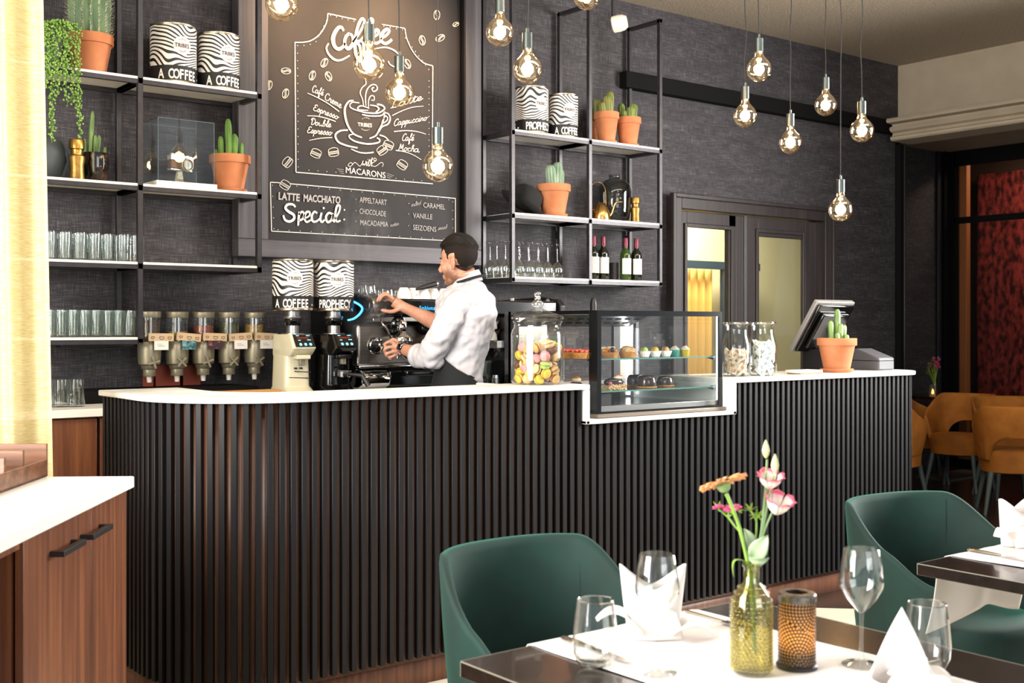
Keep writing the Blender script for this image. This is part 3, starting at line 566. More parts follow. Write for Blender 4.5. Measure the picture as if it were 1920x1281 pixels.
# ================================================================== plants, tins and glass on the shelves
GRN = {}
def cmat(c, c2):
    k = c + c2
    if k not in GRN: GRN[k] = pm('cactus green', c, .55, c2=c2, nscale=30, stretch=(1, 1, .3))
    return GRN[k]
M['spine'] = pm('pale spines', '#e6e0c8', .8)
def ribcol(mb, c, r, h, n, tilt=(0, 0), depth=.16, seg=None):
    seg = seg or n * 6; prof = [(.0001, 0), (r * .8, .004), (r * .95, h * .2), (r, h * .55), (r * .97, h * .8), (r * .8, h * .92), (r * .45, h * .985), (.0001, h)]
    mx = Matrix.Translation(c) @ Matrix.Rotation(tilt[0], 4, 'Y') @ Matrix.Rotation(tilt[1], 4, 'X')
    mb.lathe(prof, (0, 0, 0), seg, 0, mx, rib=lambda a, z: 1 - depth * (.5 - .5 * math.cos(n * a)) ** .7)
    return mx
def spines(mb, mx, r, h, n, L, rows, fan=3, w=.0007):
    for k in range(n):
        a = 2 * PI * k / n
        for j in range(rows):
            t = (j + .5) / rows; z = h * (.05 + .93 * t); rr = r * (1 if t < .75 else math.sqrt(max(0, 1 - ((t - .75) / .26) ** 2)))
            for q in range(fan):
                b = a + random.uniform(-.5, .5); dz = random.uniform(-.6, .9)
                p = Vector((rr * math.cos(a), rr * math.sin(a), z)); d = Vector((math.cos(b), math.sin(b), dz)).normalized() * L * random.uniform(.6, 1.1); sd = d.cross(Vector((0, 0, 1))).normalized() * w
                mb.add([p - sd, p + sd, p + d], [(0, 1, 2)], 0, mx)
def pot(root, rr, h, saucer=True):
    z0 = .018 if saucer else 0; rb = rr * .66; lip = h * .24
    g = MB(); g.lathe([(.0001, 0), (rb, 0), (rr * .90, h - lip), (rr * .985, h - lip), (rr, h - lip + .004), (rr, h - .003), (rr * .985, h), (rr * .89, h), (rr * .86, h - .02), (rr * .8, h - .04), (.0001, h - .04)], (0, 0, z0), 40)
    g.build('pot', M['terra'], root, sm=30)
    g = MB(); g.lathe([(.0001, 0), (rr * .84, 0), (rr * .86, .008), (.0001, .012)], (0, 0, z0 + h - .035), 24); g.build('soil', M['soil'], root)
    if saucer:
        g = MB(); g.lathe([(.0001, 0), (rb * 1.1, 0), (rb * 1.28, .016), (rb * 1.24, .02), (rb * 1.05, .012), (.0001, .012)], (0, 0, 0), 40); g.build('saucer', M['terra'], root)
    return z0 + h - .03
def cactus(name, label, loc, rr, h, stems, c, c2, saucer=True, sp_=(0, 0), group='cacti in terracotta pots'):
    t = thing(name, label, 'cactus', loc, group=group); z = pot(t, rr, h, saucer)
    for (dx, dy, r, hh, tl, n) in stems:
        g = MB(); mx = ribcol(g, (dx, dy, z), r, hh, n, (tl, 0)); s = g.build('stem', cmat(c, c2), t, sm=60)
        if sp_[0]:
            g = MB(); spines(g, mx, r, hh, n, sp_[0], sp_[1], 4 if sp_[0] > .01 else 2, .0015 if sp_[0] > .01 else .0005); g.build('spines', M['spine'], s, sm=0, kind='stuff')
    return t
Y1 = 5.56
def onsh(u, z, y=Y1): p = PY(u, 600, y); return Vector((p.x, y, z))
cactus('barrel_cactus', 'big white-spined barrel cactus in a terracotta pot on the top left shelf', onsh(168, ZL[0]), .108, .19, [(0, 0, .098, .30, 0, 17)], '#4f6a4c', '#728a66', False, (.026, 20))
cactus('column_cactus', 'green column cactus in a terracotta pot beside the glass case with the camera', onsh(431, ZL[1]), .104, .175, [(-.045, 0, .016, .125, -.04, 6), (-.012, -.02, .019, .215, -.03, 6), (.012, -.03, .016, .14, .0, 6), (.035, .02, .015, .14, .06, 6), (.05, -.02, .013, .10, .05, 6), (-.06, .02, .011, .06, -.1, 6)], '#47702c', '#6d9440', True, (.004, 9))
cactus('golden_cactus', 'golden-spined cactus in a terracotta pot beside the right shelf middle post', onsh(1137, ZR[0], 5.52), .082, .185, [(-.045, -.02, .026, .09, -.15, 10), (-.012, -.03, .030, .135, -.05, 12), (.035, .01, .027, .175, .04, 12), (-.03, .04, .028, .12, -.1, 12)], '#5d6a30', '#8a8440', True, (.008, 12))
cactus('golden_cactus', 'short green cactus in a terracotta pot at the right end of the top right shelf', onsh(1178, ZR[0], 5.53), .084, .175, [(-.05, -.02, .018, .07, -.12, 8), (-.005, -.03, .026, .10, -.03, 9), (.04, .0, .027, .13, .08, 9), (-.02, .04, .025, .13, -.05, 9)], '#49682a', '#7d8a3c', True, (.007, 9))
cactus('terracotta_pot', 'terracotta pot mostly hidden behind the middle post of the right shelf', onsh(1117, ZR[0], 5.675), .05, .17, [(0, 0, .025, .12, 0, 9)], '#5d6a30', '#8a8440', False)
cactus('blue_cactus', 'blue-green ribbed cactus in a terracotta pot beside the black bowler hat', onsh(1038, ZR[1], 5.53), .106, .185, [(-.02, -.01, .036, .15, -.1, 11), (.012, -.02, .034, .17, .02, 11), (.052, .0, .022, .13, .08, 9)], '#5f7a62', '#8aa088', True, (.003, 10))
# ---- string of pearls
t = thing('trailing_plant', 'green string of pearls trailing over the edge of the top left shelf', 'plant', (PY(88, 0, 5.52).x, 5.52, ZL[0]))
g = MB(); g.lathe([(.0001, 0), (.05, 0), (.068, .13), (.064, .13), (.055, .10), (.0001, .10)], seg=28); g.build('pot', pm('charcoal pot', '#33383a', .5), t)
g = MB(); tw = MB()
for ue, ve, u0 in ((97, 268, 96), (96, 262, 92), (82, 164, 84), (86, 158, 90), (107, 183, 104), (110, 176, 108), (127, 198, 120), (124, 190, 126), (139, 194, 132), (135, 188, 128), (151, 263, 138), (149, 240, 142), (90, 150, 88), (116, 150, 114), (145, 200, 146), (104, 140, 100), (120, 146, 122), (79, 140, 79)):
    a = PY(88 + (u0 - 88) * .35, 48, 5.50); b_ = PY(u0, 46 + abs(u0 - 110) * .25, 5.42); b_.z += .012; c_ = PY(u0 * .5 + ue * .5, 100, 5.385); e_ = PY(ue, ve, 5.385 + random.uniform(-.015, .012))
    P = cr([a, b_, c_, (c_ + e_) / 2 + Vector((random.uniform(-.008, .008), 0, 0)), e_], 14); tw.tube(P, .0013, 4); d = 0
    for p, q in zip(P, P[1:]):
        n = max(1, int((q - p).length / .0055))
        for i in range(n):
            o_ = Vector((random.uniform(-1, 1), random.uniform(-1, 1), random.uniform(-.4, .4))) * .0135; r = random.uniform(.0038, .0056); g.ell(p.lerp(q, i / n) + o_, (r, r, r * 1.1), 6, 4)
tw.build('vine', pm('vine', '#5a7a30', .6), t, world=True); g.build('pearls', pm('pearl leaves', '#5f8a35', .4, c2='#8fb455', nscale=40), t, world=True, kind='stuff')
# ---- coffee tins
def zebra():
    m, nt, b = new_mat('zebra wave label'); tc = N(nt, 'ShaderNodeTexCoord'); sx = N(nt, 'ShaderNodeSeparateXYZ'); nt.links.new(tc.outputs['Object'], sx.inputs[0])
    n = noise(nt, 5.5, .6, stretch=(1, 1, .9)); n2 = noise(nt, 14, 0, stretch=(1, 1, .5))
    a1 = N(nt, 'ShaderNodeMath', operation='MULTIPLY'); a1.inputs[1].default_value = 62; nt.links.new(sx.outputs['Z'], a1.inputs[0])
    a2 = N(nt, 'ShaderNodeMath', operation='MULTIPLY_ADD'); a2.inputs[1].default_value = 13; nt.links.new(n.outputs['Fac'], a2.inputs[0]); nt.links.new(a1.outputs[0], a2.inputs[2])
    a3 = N(nt, 'ShaderNodeMath', operation='MULTIPLY_ADD'); a3.inputs[1].default_value = 1.0; nt.links.new(n2.outputs['Fac'], a3.inputs[0]); nt.links.new(a2.outputs[0], a3.inputs[2])
    fr = N(nt, 'ShaderNodeMath', operation='FRACT'); nt.links.new(a3.outputs[0], fr.inputs[0]); g_ = N(nt, 'ShaderNodeMath', operation='GREATER_THAN'); g_.inputs[1].default_value = .56; nt.links.new(fr.outputs[0], g_.inputs[0])
    r = ramp(nt, g_.outputs[0], [(0, '#efeae2'), (1, '#161516')]); r.color_ramp.interpolation = 'CONSTANT'; nt.links.new(r.outputs[0], b.inputs['Base Color']); b.inputs['Roughness'].default_value = .4; return m
M['zebra'] = zebra(); M['logo'] = pm('pale pink disc', '#efe2d9', .6); M['tinrim'] = pm('tin rim', '#b5a892', .25, metal=1)
def wrap(mb, vs, fs, r, mi=0): mb.add([(r * math.sin(x / r), -r * math.cos(x / r), z) for x, z in vs], fs, mi)
def tin(name, label, loc, r, h, rz, parent=None, group='striped coffee tins'):
    t = thing(name, label, 'coffee tin', loc, rz, group) if parent is None else parent
    g = MB(); g.lathe([(.0001, 0), (r * .97, 0), (r * 1.005, .004), (r * 1.005, .012), (r * .985, .016)], seg=48, mi=0); g.lathe([(r * .985, h - .012), (r * 1.005, h - .008), (r * 1.005, h - .002), (r * .96, h), (r * .94, h - .006), (.0001, h - .006)], seg=48, mi=0)
    body = g.build('rim', M['tinrim'], t)
    g = MB(); g.shell([(r, .016), (r, h * .285)], seg=64, mi=1); g.shell([(r, h * .285), (r, h - .012)], seg=64, mi=0); lab = g.build('paper_label', [M['zebra'], M['ink']], t)
    lt = MB(); pitch = 2 * PI / 28; ch = h * .165
    for i, c in enumerate('A COFFEE -  PROPHECY        '):
        if c == ' ': continue
        vs, fs = glyphs(c, 1, .025); xs = [v[0] for v in vs]; w = .62 if c not in 'IE-F' else .5
        k = ch / .73; cx_ = (i + .5) * pitch * r
        vs = [(cx_ + v[0] * k * (.58 if c in 'COQ' else .62 if c in 'HP' else .68), h * .065 + v[1] * k) for v in vs]; wrap(lt, vs, fs, r + .0006)
    lt.build('lettering', M['paper'], lab, sm=0)
    lg = MB()
    for ac in (4.7 * pitch, 16.6 * pitch):
        cx_, cz, R = ac * r, h * .62, h * .155; n = 28
        vs = [(cx_, cz)] + [(cx_ + R * f_ * math.cos(2 * PI * i / n), cz + R * f_ * math.sin(2 * PI * i / n)) for f_ in (.5, 1) for i in range(n)]
        fs = [(0, 1 + i, 1 + (i + 1) % n) for i in range(n)] + [(1 + i, 1 + n + i, 1 + n + (i + 1) % n, 1 + (i + 1) % n) for i in range(n)]; wrap(lg, vs, fs, r + .0005, 0)
        vs, fs = glyphs('TRIBES', 1, .02); x0 = min(v[0] for v in vs); x1 = max(v[0] for v in vs); k = R * 1.66 / (x1 - x0); vs = [(cx_ + v[0] * k, cz - R * .2 + v[1] * R * .6) for v in vs]; wrap(lg, vs, fs, r + .0014, 1)
        for sgn, wd in ((1, 'A COFFEE'), (-1, 'PROPHECY')):
            for i, c in enumerate(wd):
                vs, fs = glyphs(c if c != ' ' else '.', .1 * R * 2.2); a = sgn * (i - 3.5) * .17
                wrap(lg, [(cx_ + (R * .68) * math.sin(a) + v[0], cz + sgn * R * .68 * math.cos(a) + v[1] - R * .06) for v in vs], fs, r + .001, 1)
    lg.build('round_logo', [M['logo'], M['ink']], lab, sm=0)
    return t
P26 = 2 * PI / 28
# turn so that the given label angle faces the camera direction
def facing(loc, ang): d = math.atan2(-loc[0], loc[1]); return -math.atan2(loc[0], loc[1]) - ang
for u, lv, y, r, h, ang, lb in ((325, ZL[0], 5.55, .111, .292, 2.9 * P26, 'striped coffee tin on the top left shelf beside the steel post'), (410, ZL[0], 5.55, .105, .286, 2.5 * P26, 'striped coffee tin on the top left shelf nearest the chalkboard'),
                                (997, ZR[0], 5.53, .102, .285, 13.6 * P26, 'striped coffee tin reading prophecy on the top right shelf'), (1056, ZR[0], 5.53, .092, .272, 2.5 * P26, 'striped coffee tin on the top right shelf beside the middle post')):
    L = onsh(u, lv, y); tin('coffee_tin', lb, L, r, h, facing(L, ang))
# ---- second left shelf
t = thing('round_vase', 'dark grey round vase half hidden by the curtain on the left shelf', 'vase', onsh(84, ZL[1], 5.62)); g = MB(); g.lathe([(.0001, 0), (.05, 0), (.085, .03), (.103, .09), (.10, .14), (.082, .185), (.066, .20), (.055, .205), (.05, .2), (.0001, .19)], seg=36); g.build('body', pm('matte grey ceramic', '#3f4648', .55), t)
def mill(label, loc, s=1.0, mt='brass', cat='pepper mill'):
    t = thing('pepper_mill', label, cat, loc, group='brass mills'); g = MB(); g.lathe([(.0001, 0), (.033, 0), (.035, .005), (.032, .07), (.037, .10), (.036, .112)], seg=28); g.build('grinder_body', M['bronze'], t); g = MB(); g.lathe([(.034, .112), (.027, .118), (.025, .13), (.027, .142), (.034, .147), (.035, .185), (.033, .189), (.0001, .189)], seg=28); g.build('cap', M[mt], t); t.scale = (s, s, s); return t
mill('shiny brass mill in front of the dark glass pot on the left shelf', onsh(144, ZL[1], 5.50))
mill('aged brass mill at the right end of the middle right shelf', onsh(1191, ZR[1], 5.50), .88, 'bronze')
t = thing('potted_cactus', 'small cactus in a dark mottled glass pot on the left shelf', 'cactus', onsh(180, ZL[1], 5.57)); g = MB(); g.lathe([(.0001, 0), (.036, 0), (.052, .03), (.06, .09), (.058, .145), (.055, .145), (.055, .11), (.0001, .11)], seg=32); g.build('glass_pot', pm('mottled dark glass', '#171310', .08, c2='#5a3418', nscale=26, lo=.55, hi=.7, coat=.5), t)
for dx, dy, r, h, tl in ((-.03, 0, .012, .235, .06), (-.01, -.01, .011, .12, .03), (.005, .01, .012, .125, .1), (.035, 0, .008, .07, .12), (-.045, .01, .009, .1, -.05)):
    g = MB(); ribcol(g, (dx, dy, .11), r, h, 5, (tl, 0), .25); g.build('stem', cmat('#4c6a35', '#7d9a58'), t)
# glass display case with a little camera
cs = thing('display_box', 'clear acrylic display box on a white base on the left shelf', 'display box', onsh(333, ZL[1], 5.55)); bx, by, bh = .142, .11, .325
g = MB(); g.box((-bx - .012, -by - .012, 0), (bx + .012, by + .012, .024)); g.build('base', M['white'], cs, bevel=.002)
g = MB()
for a, b_ in (((-bx, -by, .024), (bx, -by + .004, bh)), ((-bx, by - .004, .024), (bx, by, bh)), ((-bx, -by + .004, .024), (-bx + .004, by - .004, bh)), ((bx - .004, -by + .004, .024), (bx, by - .004, bh)), ((-bx, -by, bh), (bx, by, bh + .004))): g.box(a, b_)
g.build('acrylic_cover', M['pane'], cs)
g = MB()
for x in (-bx, bx):
    for y in (-by, by): g.cbox((x, y, bh / 2 + .014), (.004, .004, bh - .024))
for y in (-by, by): g.cbox((0, y, bh + .002), (2 * bx, .004, .004))
for x in (-bx, bx): g.cbox((x, 0, bh + .002), (.004, 2 * by, .004))
g.build('polished_edges', glassm('acrylic edge', (.8, .84, .8), .3, base=.25), cs)
cm = thing('camera', 'small vintage silver camera on a clear stand inside the acrylic box', 'camera', onsh(337, ZL[1] + .024, 5.55), .25); g = MB(); g.box((-.062, -.016, .075), (.062, .016, .118)); g.build('leather_body', pm('tan leatherette', '#6a4a38', .7), cm, bevel=.006)
g = MB(); g.box((-.063, -.017, .118), (.063, .017, .143)); g.box((-.063, -.017, .068), (.063, .017, .075)); g.cyl((-.045, 0, .143), .011, .008); g.cyl((.045, 0, .143), .009, .006); g.box((-.052, -.008, .143), (-.03, .008, .148)); g.build('top_plate', pm('satin silver', '#d8d4d2', .3, metal=.7), cm, bevel=.002)
g = MB(); mx = Matrix.Translation((.022, -.016, .097)) @ Matrix.Rotation(R_(90), 4, 'X'); g.lathe([(.033, 0), (.033, .015), (.029, .017), (.029, .028), (.025, .029), (.022, .022)], seg=28, mx=mx); ln = g.build('lens_barrel', M['champagne'], cm); g = MB(); g.lathe([(.0001, .021), (.024, .021), (.024, .022)], seg=24, mx=mx); g.build('lens_glass', M['gloss'], ln)
g = MB(); g.box((.005, -.018, .122), (.03, -.0165, .138)); g.box((.036, -.018, .122), (.05, -.0165, .138)); g.build('viewfinder', M['gloss'], cm)
g = MB(); g.lathe([(.034, 0), (.02, .066)], seg=4); g.build('stand', glassm('clear stand', (.9, .92, .9), .3, base=.15), cm)
# ---- right shelf, middle
t = thing('bowler_hat', 'black felt bowler hat leaning against the blue-green cactus pot', 'hat', onsh(978, ZR[1] + .06, 5.60)); g = MB(); mx = Matrix.Rotation(R_(28), 4, 'Y') @ Matrix.Rotation(R_(12), 4, 'X')
M['felt'] = pm('black felt', '#141415', .9, sheen=.3); g.lathe([(.098, 0), (.1, .03), (.1, .07), (.09, .105), (.065, .128), (.03, .138), (.0001, .14)], seg=40, mx=mx); g.build('crown', M['felt'], t, sm=180)
g = MB(); g.lathe([(.096, 0), (.125, .0), (.142, .008), (.15, .022), (.147, .023), (.138, .012), (.12, .004), (.096, .005)], seg=48, mx=mx @ Matrix.Diagonal((1.08, .92, 1, 1))); g.build('brim', M['felt'], t); g = MB(); g.shell([(.1005, .003), (.1015, .028)], seg=40, mx=mx); g.build('ribbon', pm('grosgrain', '#0a0a0b', .5), t)
t = thing('kettle', 'brass pour-over kettle in front of the smoked glass vase', 'kettle', onsh(1126, ZR[1], 5.49)); M['kbrass'] = pm('satin brass', '#b8935a', .25, metal=1)
g = MB(); g.lathe([(.0001, 0), (.062, 0), (.064, .006), (.058, .045), (.045, .085), (.028, .108), (.0001, .116)], seg=36); g.build('body', M['kbrass'], t, sm=60)
g = MB(); g.tube(cr([(.055, .0, .015), (.085, -.01, .05), (.105, -.015, .105), (.125, -.02, .122), (.16, -.03, .125)], 6), [.008] * 6 + [.006] * 19, 10); g.build('spout', M['kbrass'], t)
g = MB(); g.tube(cr([(-.04, .0, .07), (-.085, .01, .07), (-.085, .01, .19), (-.05, .0, .235), (.0, 0, .24), (.04, 0, .20), (.045, 0, .09)], 8), .0028, 8); g.build('handle', M['kbrass'], t)
t = thing('glass_vase', 'large smoked glass vase on the middle right shelf', 'vase', onsh(1152, ZR[1], 5.60)); g = MB(); g.shell([(.0001, .004), (.085, .004), (.10, .03), (.108, .1), (.112, .2), (.102, .25), (.075, .278), (.045, .286), (.036, .292), (.036, .312), (.04, .316)], seg=44); g.build('glass_body', M['smoke'], t, sm=180, label='smoked grey glass')
# ---- bottom right shelf: stemware upside down and wine bottles
def lath(name, prof, m, parent, seg=28, sm=60): g = MB(); g.shell(prof, seg=seg); return g.build(name, m, parent, sm=sm)
def wineglass(name, label, loc, s=1.0, flip=False, group=None, mat='glass', foot=.036, bowlr=.04, H=.215, bowl=.105):
    t = thing(name, label, 'wine glass', loc, group=group); zb = H - bowl
    def fz(p): return [(r, (H - z) if flip else z) for r, z in p]
    bw = [(.0045, zb - .004), (.012, zb + .002), (bowlr * .7, zb + bowl * .2), (bowlr * .97, zb + bowl * .38), (bowlr, zb + bowl * .48), (bowlr * .93, zb + bowl * .72), (bowlr * .8, H)]; inn = [(r - .0012, z + .001) for r, z in reversed(bw[1:])]
    lath('bowl', fz(bw + inn), M[mat], t); lath('stem', fz([(.012, .003), (.005, .012), (.0038, .03), (.0036, zb - .02), (.0048, zb - .002)]), M[mat], t, 14)
    lath('foot', fz([(.0001, .0), (foot, .0), (foot, .0015), (.02, .004), (.006, .008), (.0001, .009)]), M[mat], t, 36); t.scale = (s, s, s); return t
wg = None
def shelfglass(x, y, lb):
    global wg
    if wg is None: wg = wineglass('wine_glass', lb, (x, y, ZR[2]), .98, True, 'wine glasses upside down on the bottom right shelf')
    else: dup(wg, (x, y, ZR[2]), label=lb)
for i, u in enumerate((973, 991, 1009, 1027, 1045)): p = onsh(u, 0, 5.51); shelfglass(p.x, p.y, 'upside-down wine glass in the front row right of the shelf post')
for i, (u, y) in enumerate(((919, 5.64), (932, 5.57), (948, 5.50))): p = onsh(u, 0, y); shelfglass(p.x, y, 'upside-down wine glass in the group left of the shelf post')
for i in range(5): p = onsh(973 + 18 * i, 0, 5.51); shelfglass(p.x + .02, 5.62, 'upside-down wine glass in the back row against the wall')
def bottle(label, loc, gm, rz):
    t = thing('wine_bottle', label, 'wine bottle', loc, rz, 'wine bottles on the bottom right shelf')
    g = MB(); g.lathe([(.0001, 0), (.034, 0), (.037, .005), (.037, .17), (.033, .19), (.018, .212), (.0145, .225), (.0145, .285), (.0001, .287)], seg=28); g.build('bottle', gm, t, sm=60)
    g = MB(); g.lathe([(.0155, .225), (.016, .228), (.016, .284), (.014, .289), (.0001, .29)], seg=20); g.build('foil_cap', pm('burgundy foil', '#6d2438', .35, metal=.3), t)
    g = MB(); vs = [(.0374 * math.sin(a), -.0374 * math.cos(a), z) for z in (.045, .15) for a in [R_(-62 + 124 * i / 14) for i in range(15)]]; g.add(vs, [(i, i + 1, i + 16, i + 15) for i in range(14)]); lb = g.build('label', M['paper'], t)
    g = MB(); 
    for z, w_ in ((.13, .5), (.112, .7), (.104, .6), (.08, .35), (.064, .6)): vs = [(.0378 * math.sin(a), -.0378 * math.cos(a), zz) for zz in (z, z + .003) for a in [w_ * (i / 6 - .5) for i in range(7)]]; g.add(vs, [(i, i + 1, i + 8, i + 7) for i in range(6)])
    g.build('label_print', pm('label print', '#a89a90', .7), lb, sm=0); t.scale = (.97,) * 3; return t
M['bgreen'] = pm('dark bottle glass', '#0f160c', .06, coat=.5); M['bgreen2'] = pm('olive bottle glass', '#2c4414', .06, coat=.5)
for u, m_, lb in ((1113, 'bgreen', 'dark wine bottle half hidden by the middle post of the right shelf'), (1131, 'bgreen', 'dark wine bottle left of the black candle holder'), (1173, 'bgreen2', 'green glass wine bottle right of the black candle holder'), (1193, 'bgreen', 'dark wine bottle at the right end of the shelf')):
    L = onsh(u, ZR[2], 5.52); bottle(lb, L, M[m_], facing(L, -.45))
def lantern(name, label, loc, r, h, m, pat, group=None):
    t = thing(name, label, 'candle holder', loc, group=group); g = MB(); g.shell([(r, .008), (r, h)], seg=40); g.build('screen', m, t); g = MB(); g.lathe([(.0001, 0), (r * 1.06, 0), (r * 1.06, .006), (r, .01), (.0001, .01)], seg=40); g.build('base', M['black'], t); return t
lantern('candle_holder', 'small black perforated candle holder between the wine bottles', onsh(1151, ZR[2], 5.58), .03, .12, pm('perforated black', '#17161a', .5, c2='#3a383c', nscale=160), None)
# ---- tumblers on the left shelf
def tumbler(name, label, loc, r, h, group, mat='glasst', taper=.88, thick=.008, category='drinking glass'):
    t = thing(name, label, category, loc, group=group); g = MB(); g.shell([(.0001, .001), (r * taper, .001), (r * taper + .001, .004), (r, h), (r - .0018, h), (r * taper - .0015, thick + .004), (.0001, thick)], seg=24); g.build('glass_wall', M[mat], t, sm=50); return t
tb = tumbler('tumbler', 'clear straight tumbler in the front row on the third left shelf', onsh(93, ZL[2], 5.52), .031, .132, 'clear tumblers on the third left shelf', taper=.92)
for k, y in enumerate((5.52, 5.60)):
    for i in range(7):
        if k == 0 and i == 0: continue
        dup(tb, onsh(93, ZL[2], 5.52) + Vector((i * .0685 + .012 * k, y - 5.52, 0)), label='clear straight tumbler in the %s on the third left shelf' % ('front row', 'back row')[k])
tb = tumbler('tumbler', 'shorter clear tumbler in the front row on the lowest left shelf', onsh(92, ZL[3], 5.50), .0255, .127, 'short tumblers on the lowest left shelf', taper=.9)
for k, y in enumerate((5.50, 5.565, 5.63)):
    for i in range(8):
        if k == 0 and i == 0: continue
        dup(tb, onsh(92, ZL[3], 5.50) + Vector((i * .0535 + .02 * (k % 2), y - 5.5, 0)), label='shorter clear tumbler in the %s on the lowest left shelf' % ('front row', 'middle row', 'back row')[k])
# ================================================================== back counter
WT = 1.043
t = tag(MB().box((.3, 5.1, 1.008), (5.3, WALL - .003, WT)).build('worktop', M['white2'], bevel=.003), 'long white worktop on the back counter along the wall', 'worktop')
for i, x in enumerate((.42, 1.07, 1.72)):
    cb = thing('base_cabinet', ('walnut base cabinet behind the curtain', 'walnut base cabinet left of the slatted counter end', 'walnut base cabinet mostly hidden behind the slatted counter')[i], 'cabinet', (x + .32, 5.4, 0), group='walnut back cabinets')
    MB().box((x, 5.145, .08), (x + .64, 5.72, 1.006)).build('carcass', M['walnut'], cb, world=True); MB().box((x + .002, 5.122, .09), (x + .638, 5.143, 1.0)).build('cabinet_door', M['walnut'], cb, world=True, bevel=.002); MB().box((x + .02, 5.18, 0), (x + .62, 5.7, .08)).build('kickboard', M['dark'], cb, world=True)
cb = thing('base_cabinet', 'black base cabinet under the espresso machine', 'cabinet', (3.8, 5.4, 0)); MB().box((2.37, 5.145, .0), (5.25, 5.72, 1.006)).build('carcass', M['dark'], cb, world=True); MB().box((2.4, 5.122, .09), (5.2, 5.143, 1.0)).build('front_panel', M['black'], cb, world=True)
tb = None
for u, y, lb in ((86, 5.32, 'upturned glass on the white worktop nearest the curtain'), (114, 5.30, 'middle one of three upturned glasses on the white worktop'), (143, 5.27, 'upturned glass on the white worktop nearest the counter end')):
    L = onsh(u, WT + .001, y)
    if tb is None: tb = tumbler('tumbler', lb, L, .032, .122, 'upturned glasses on the white worktop', taper=1.15, thick=.006)
    else: dup(tb, L, label=lb)
b = tag(MB().box((PY(403, 0, 5.13).x, 5.105, WT + .001), (PY(524, 0, 5.13).x, 5.17, 1.098)).build('wooden_board', woodm('oak board', [(.3, '#a8703c'), (.7, '#c99458')], 'x', 3, .5), bevel=.004), 'long oak board standing on the worktop in front of the tea dispensers', 'board')
# ---- tea dispensers
M['tubec'] = glassm('clear tube', (.92, .94, .92), .5, base=.03)
tray = thing('drip_ledge', 'black ledge behind the tea dispenser nozzles', 'ledge', (2.15, 5.6, WT)); MB().box((1.72, 5.42, WT + .001), (2.62, 5.735, 1.100)).build('body', M['dark'], tray, world=True, bevel=.004)
M['redp'] = pm('brick red panel', '#8c3a24', .5)
for (ua, ub, va, vb, lb) in ((268, 287, 704, 720, 'small red panel below the first tea dispenser'), (292, 337, 684, 720, 'wide red panel between the first two tea dispensers'), (343, 375, 684, 719, 'red panel between the second and third tea dispensers')):
    a, b_ = PY(ua, vb, 5.70), PY(ub, vb, 5.70); zt = PY(ub, va, 5.70).z; w_ = b_.x - a.x; r = min(.012, w_ / 3)
    pl = [(a.x, 1.101), (b_.x, 1.101)] + [(b_.x - r + r * math.cos(t_), zt - r + r * math.sin(t_)) for t_ in [PI / 2 * i / 5 for i in range(6)]] + [(a.x + r + r * math.cos(t_), zt - r + r * math.sin(t_)) for t_ in [PI / 2 + PI / 2 * i / 5 for i in range(6)]]
    tag(MB().prism([(x, z) for x, z in pl], -.006, .006, 0, Matrix.Translation((0, 5.70, 0)) @ Matrix.Rotation(R_(90), 4, 'X')).build('red_panel', M['redp'], bevel=.001), lb, 'panel', 'red panels behind the tea dispensers')
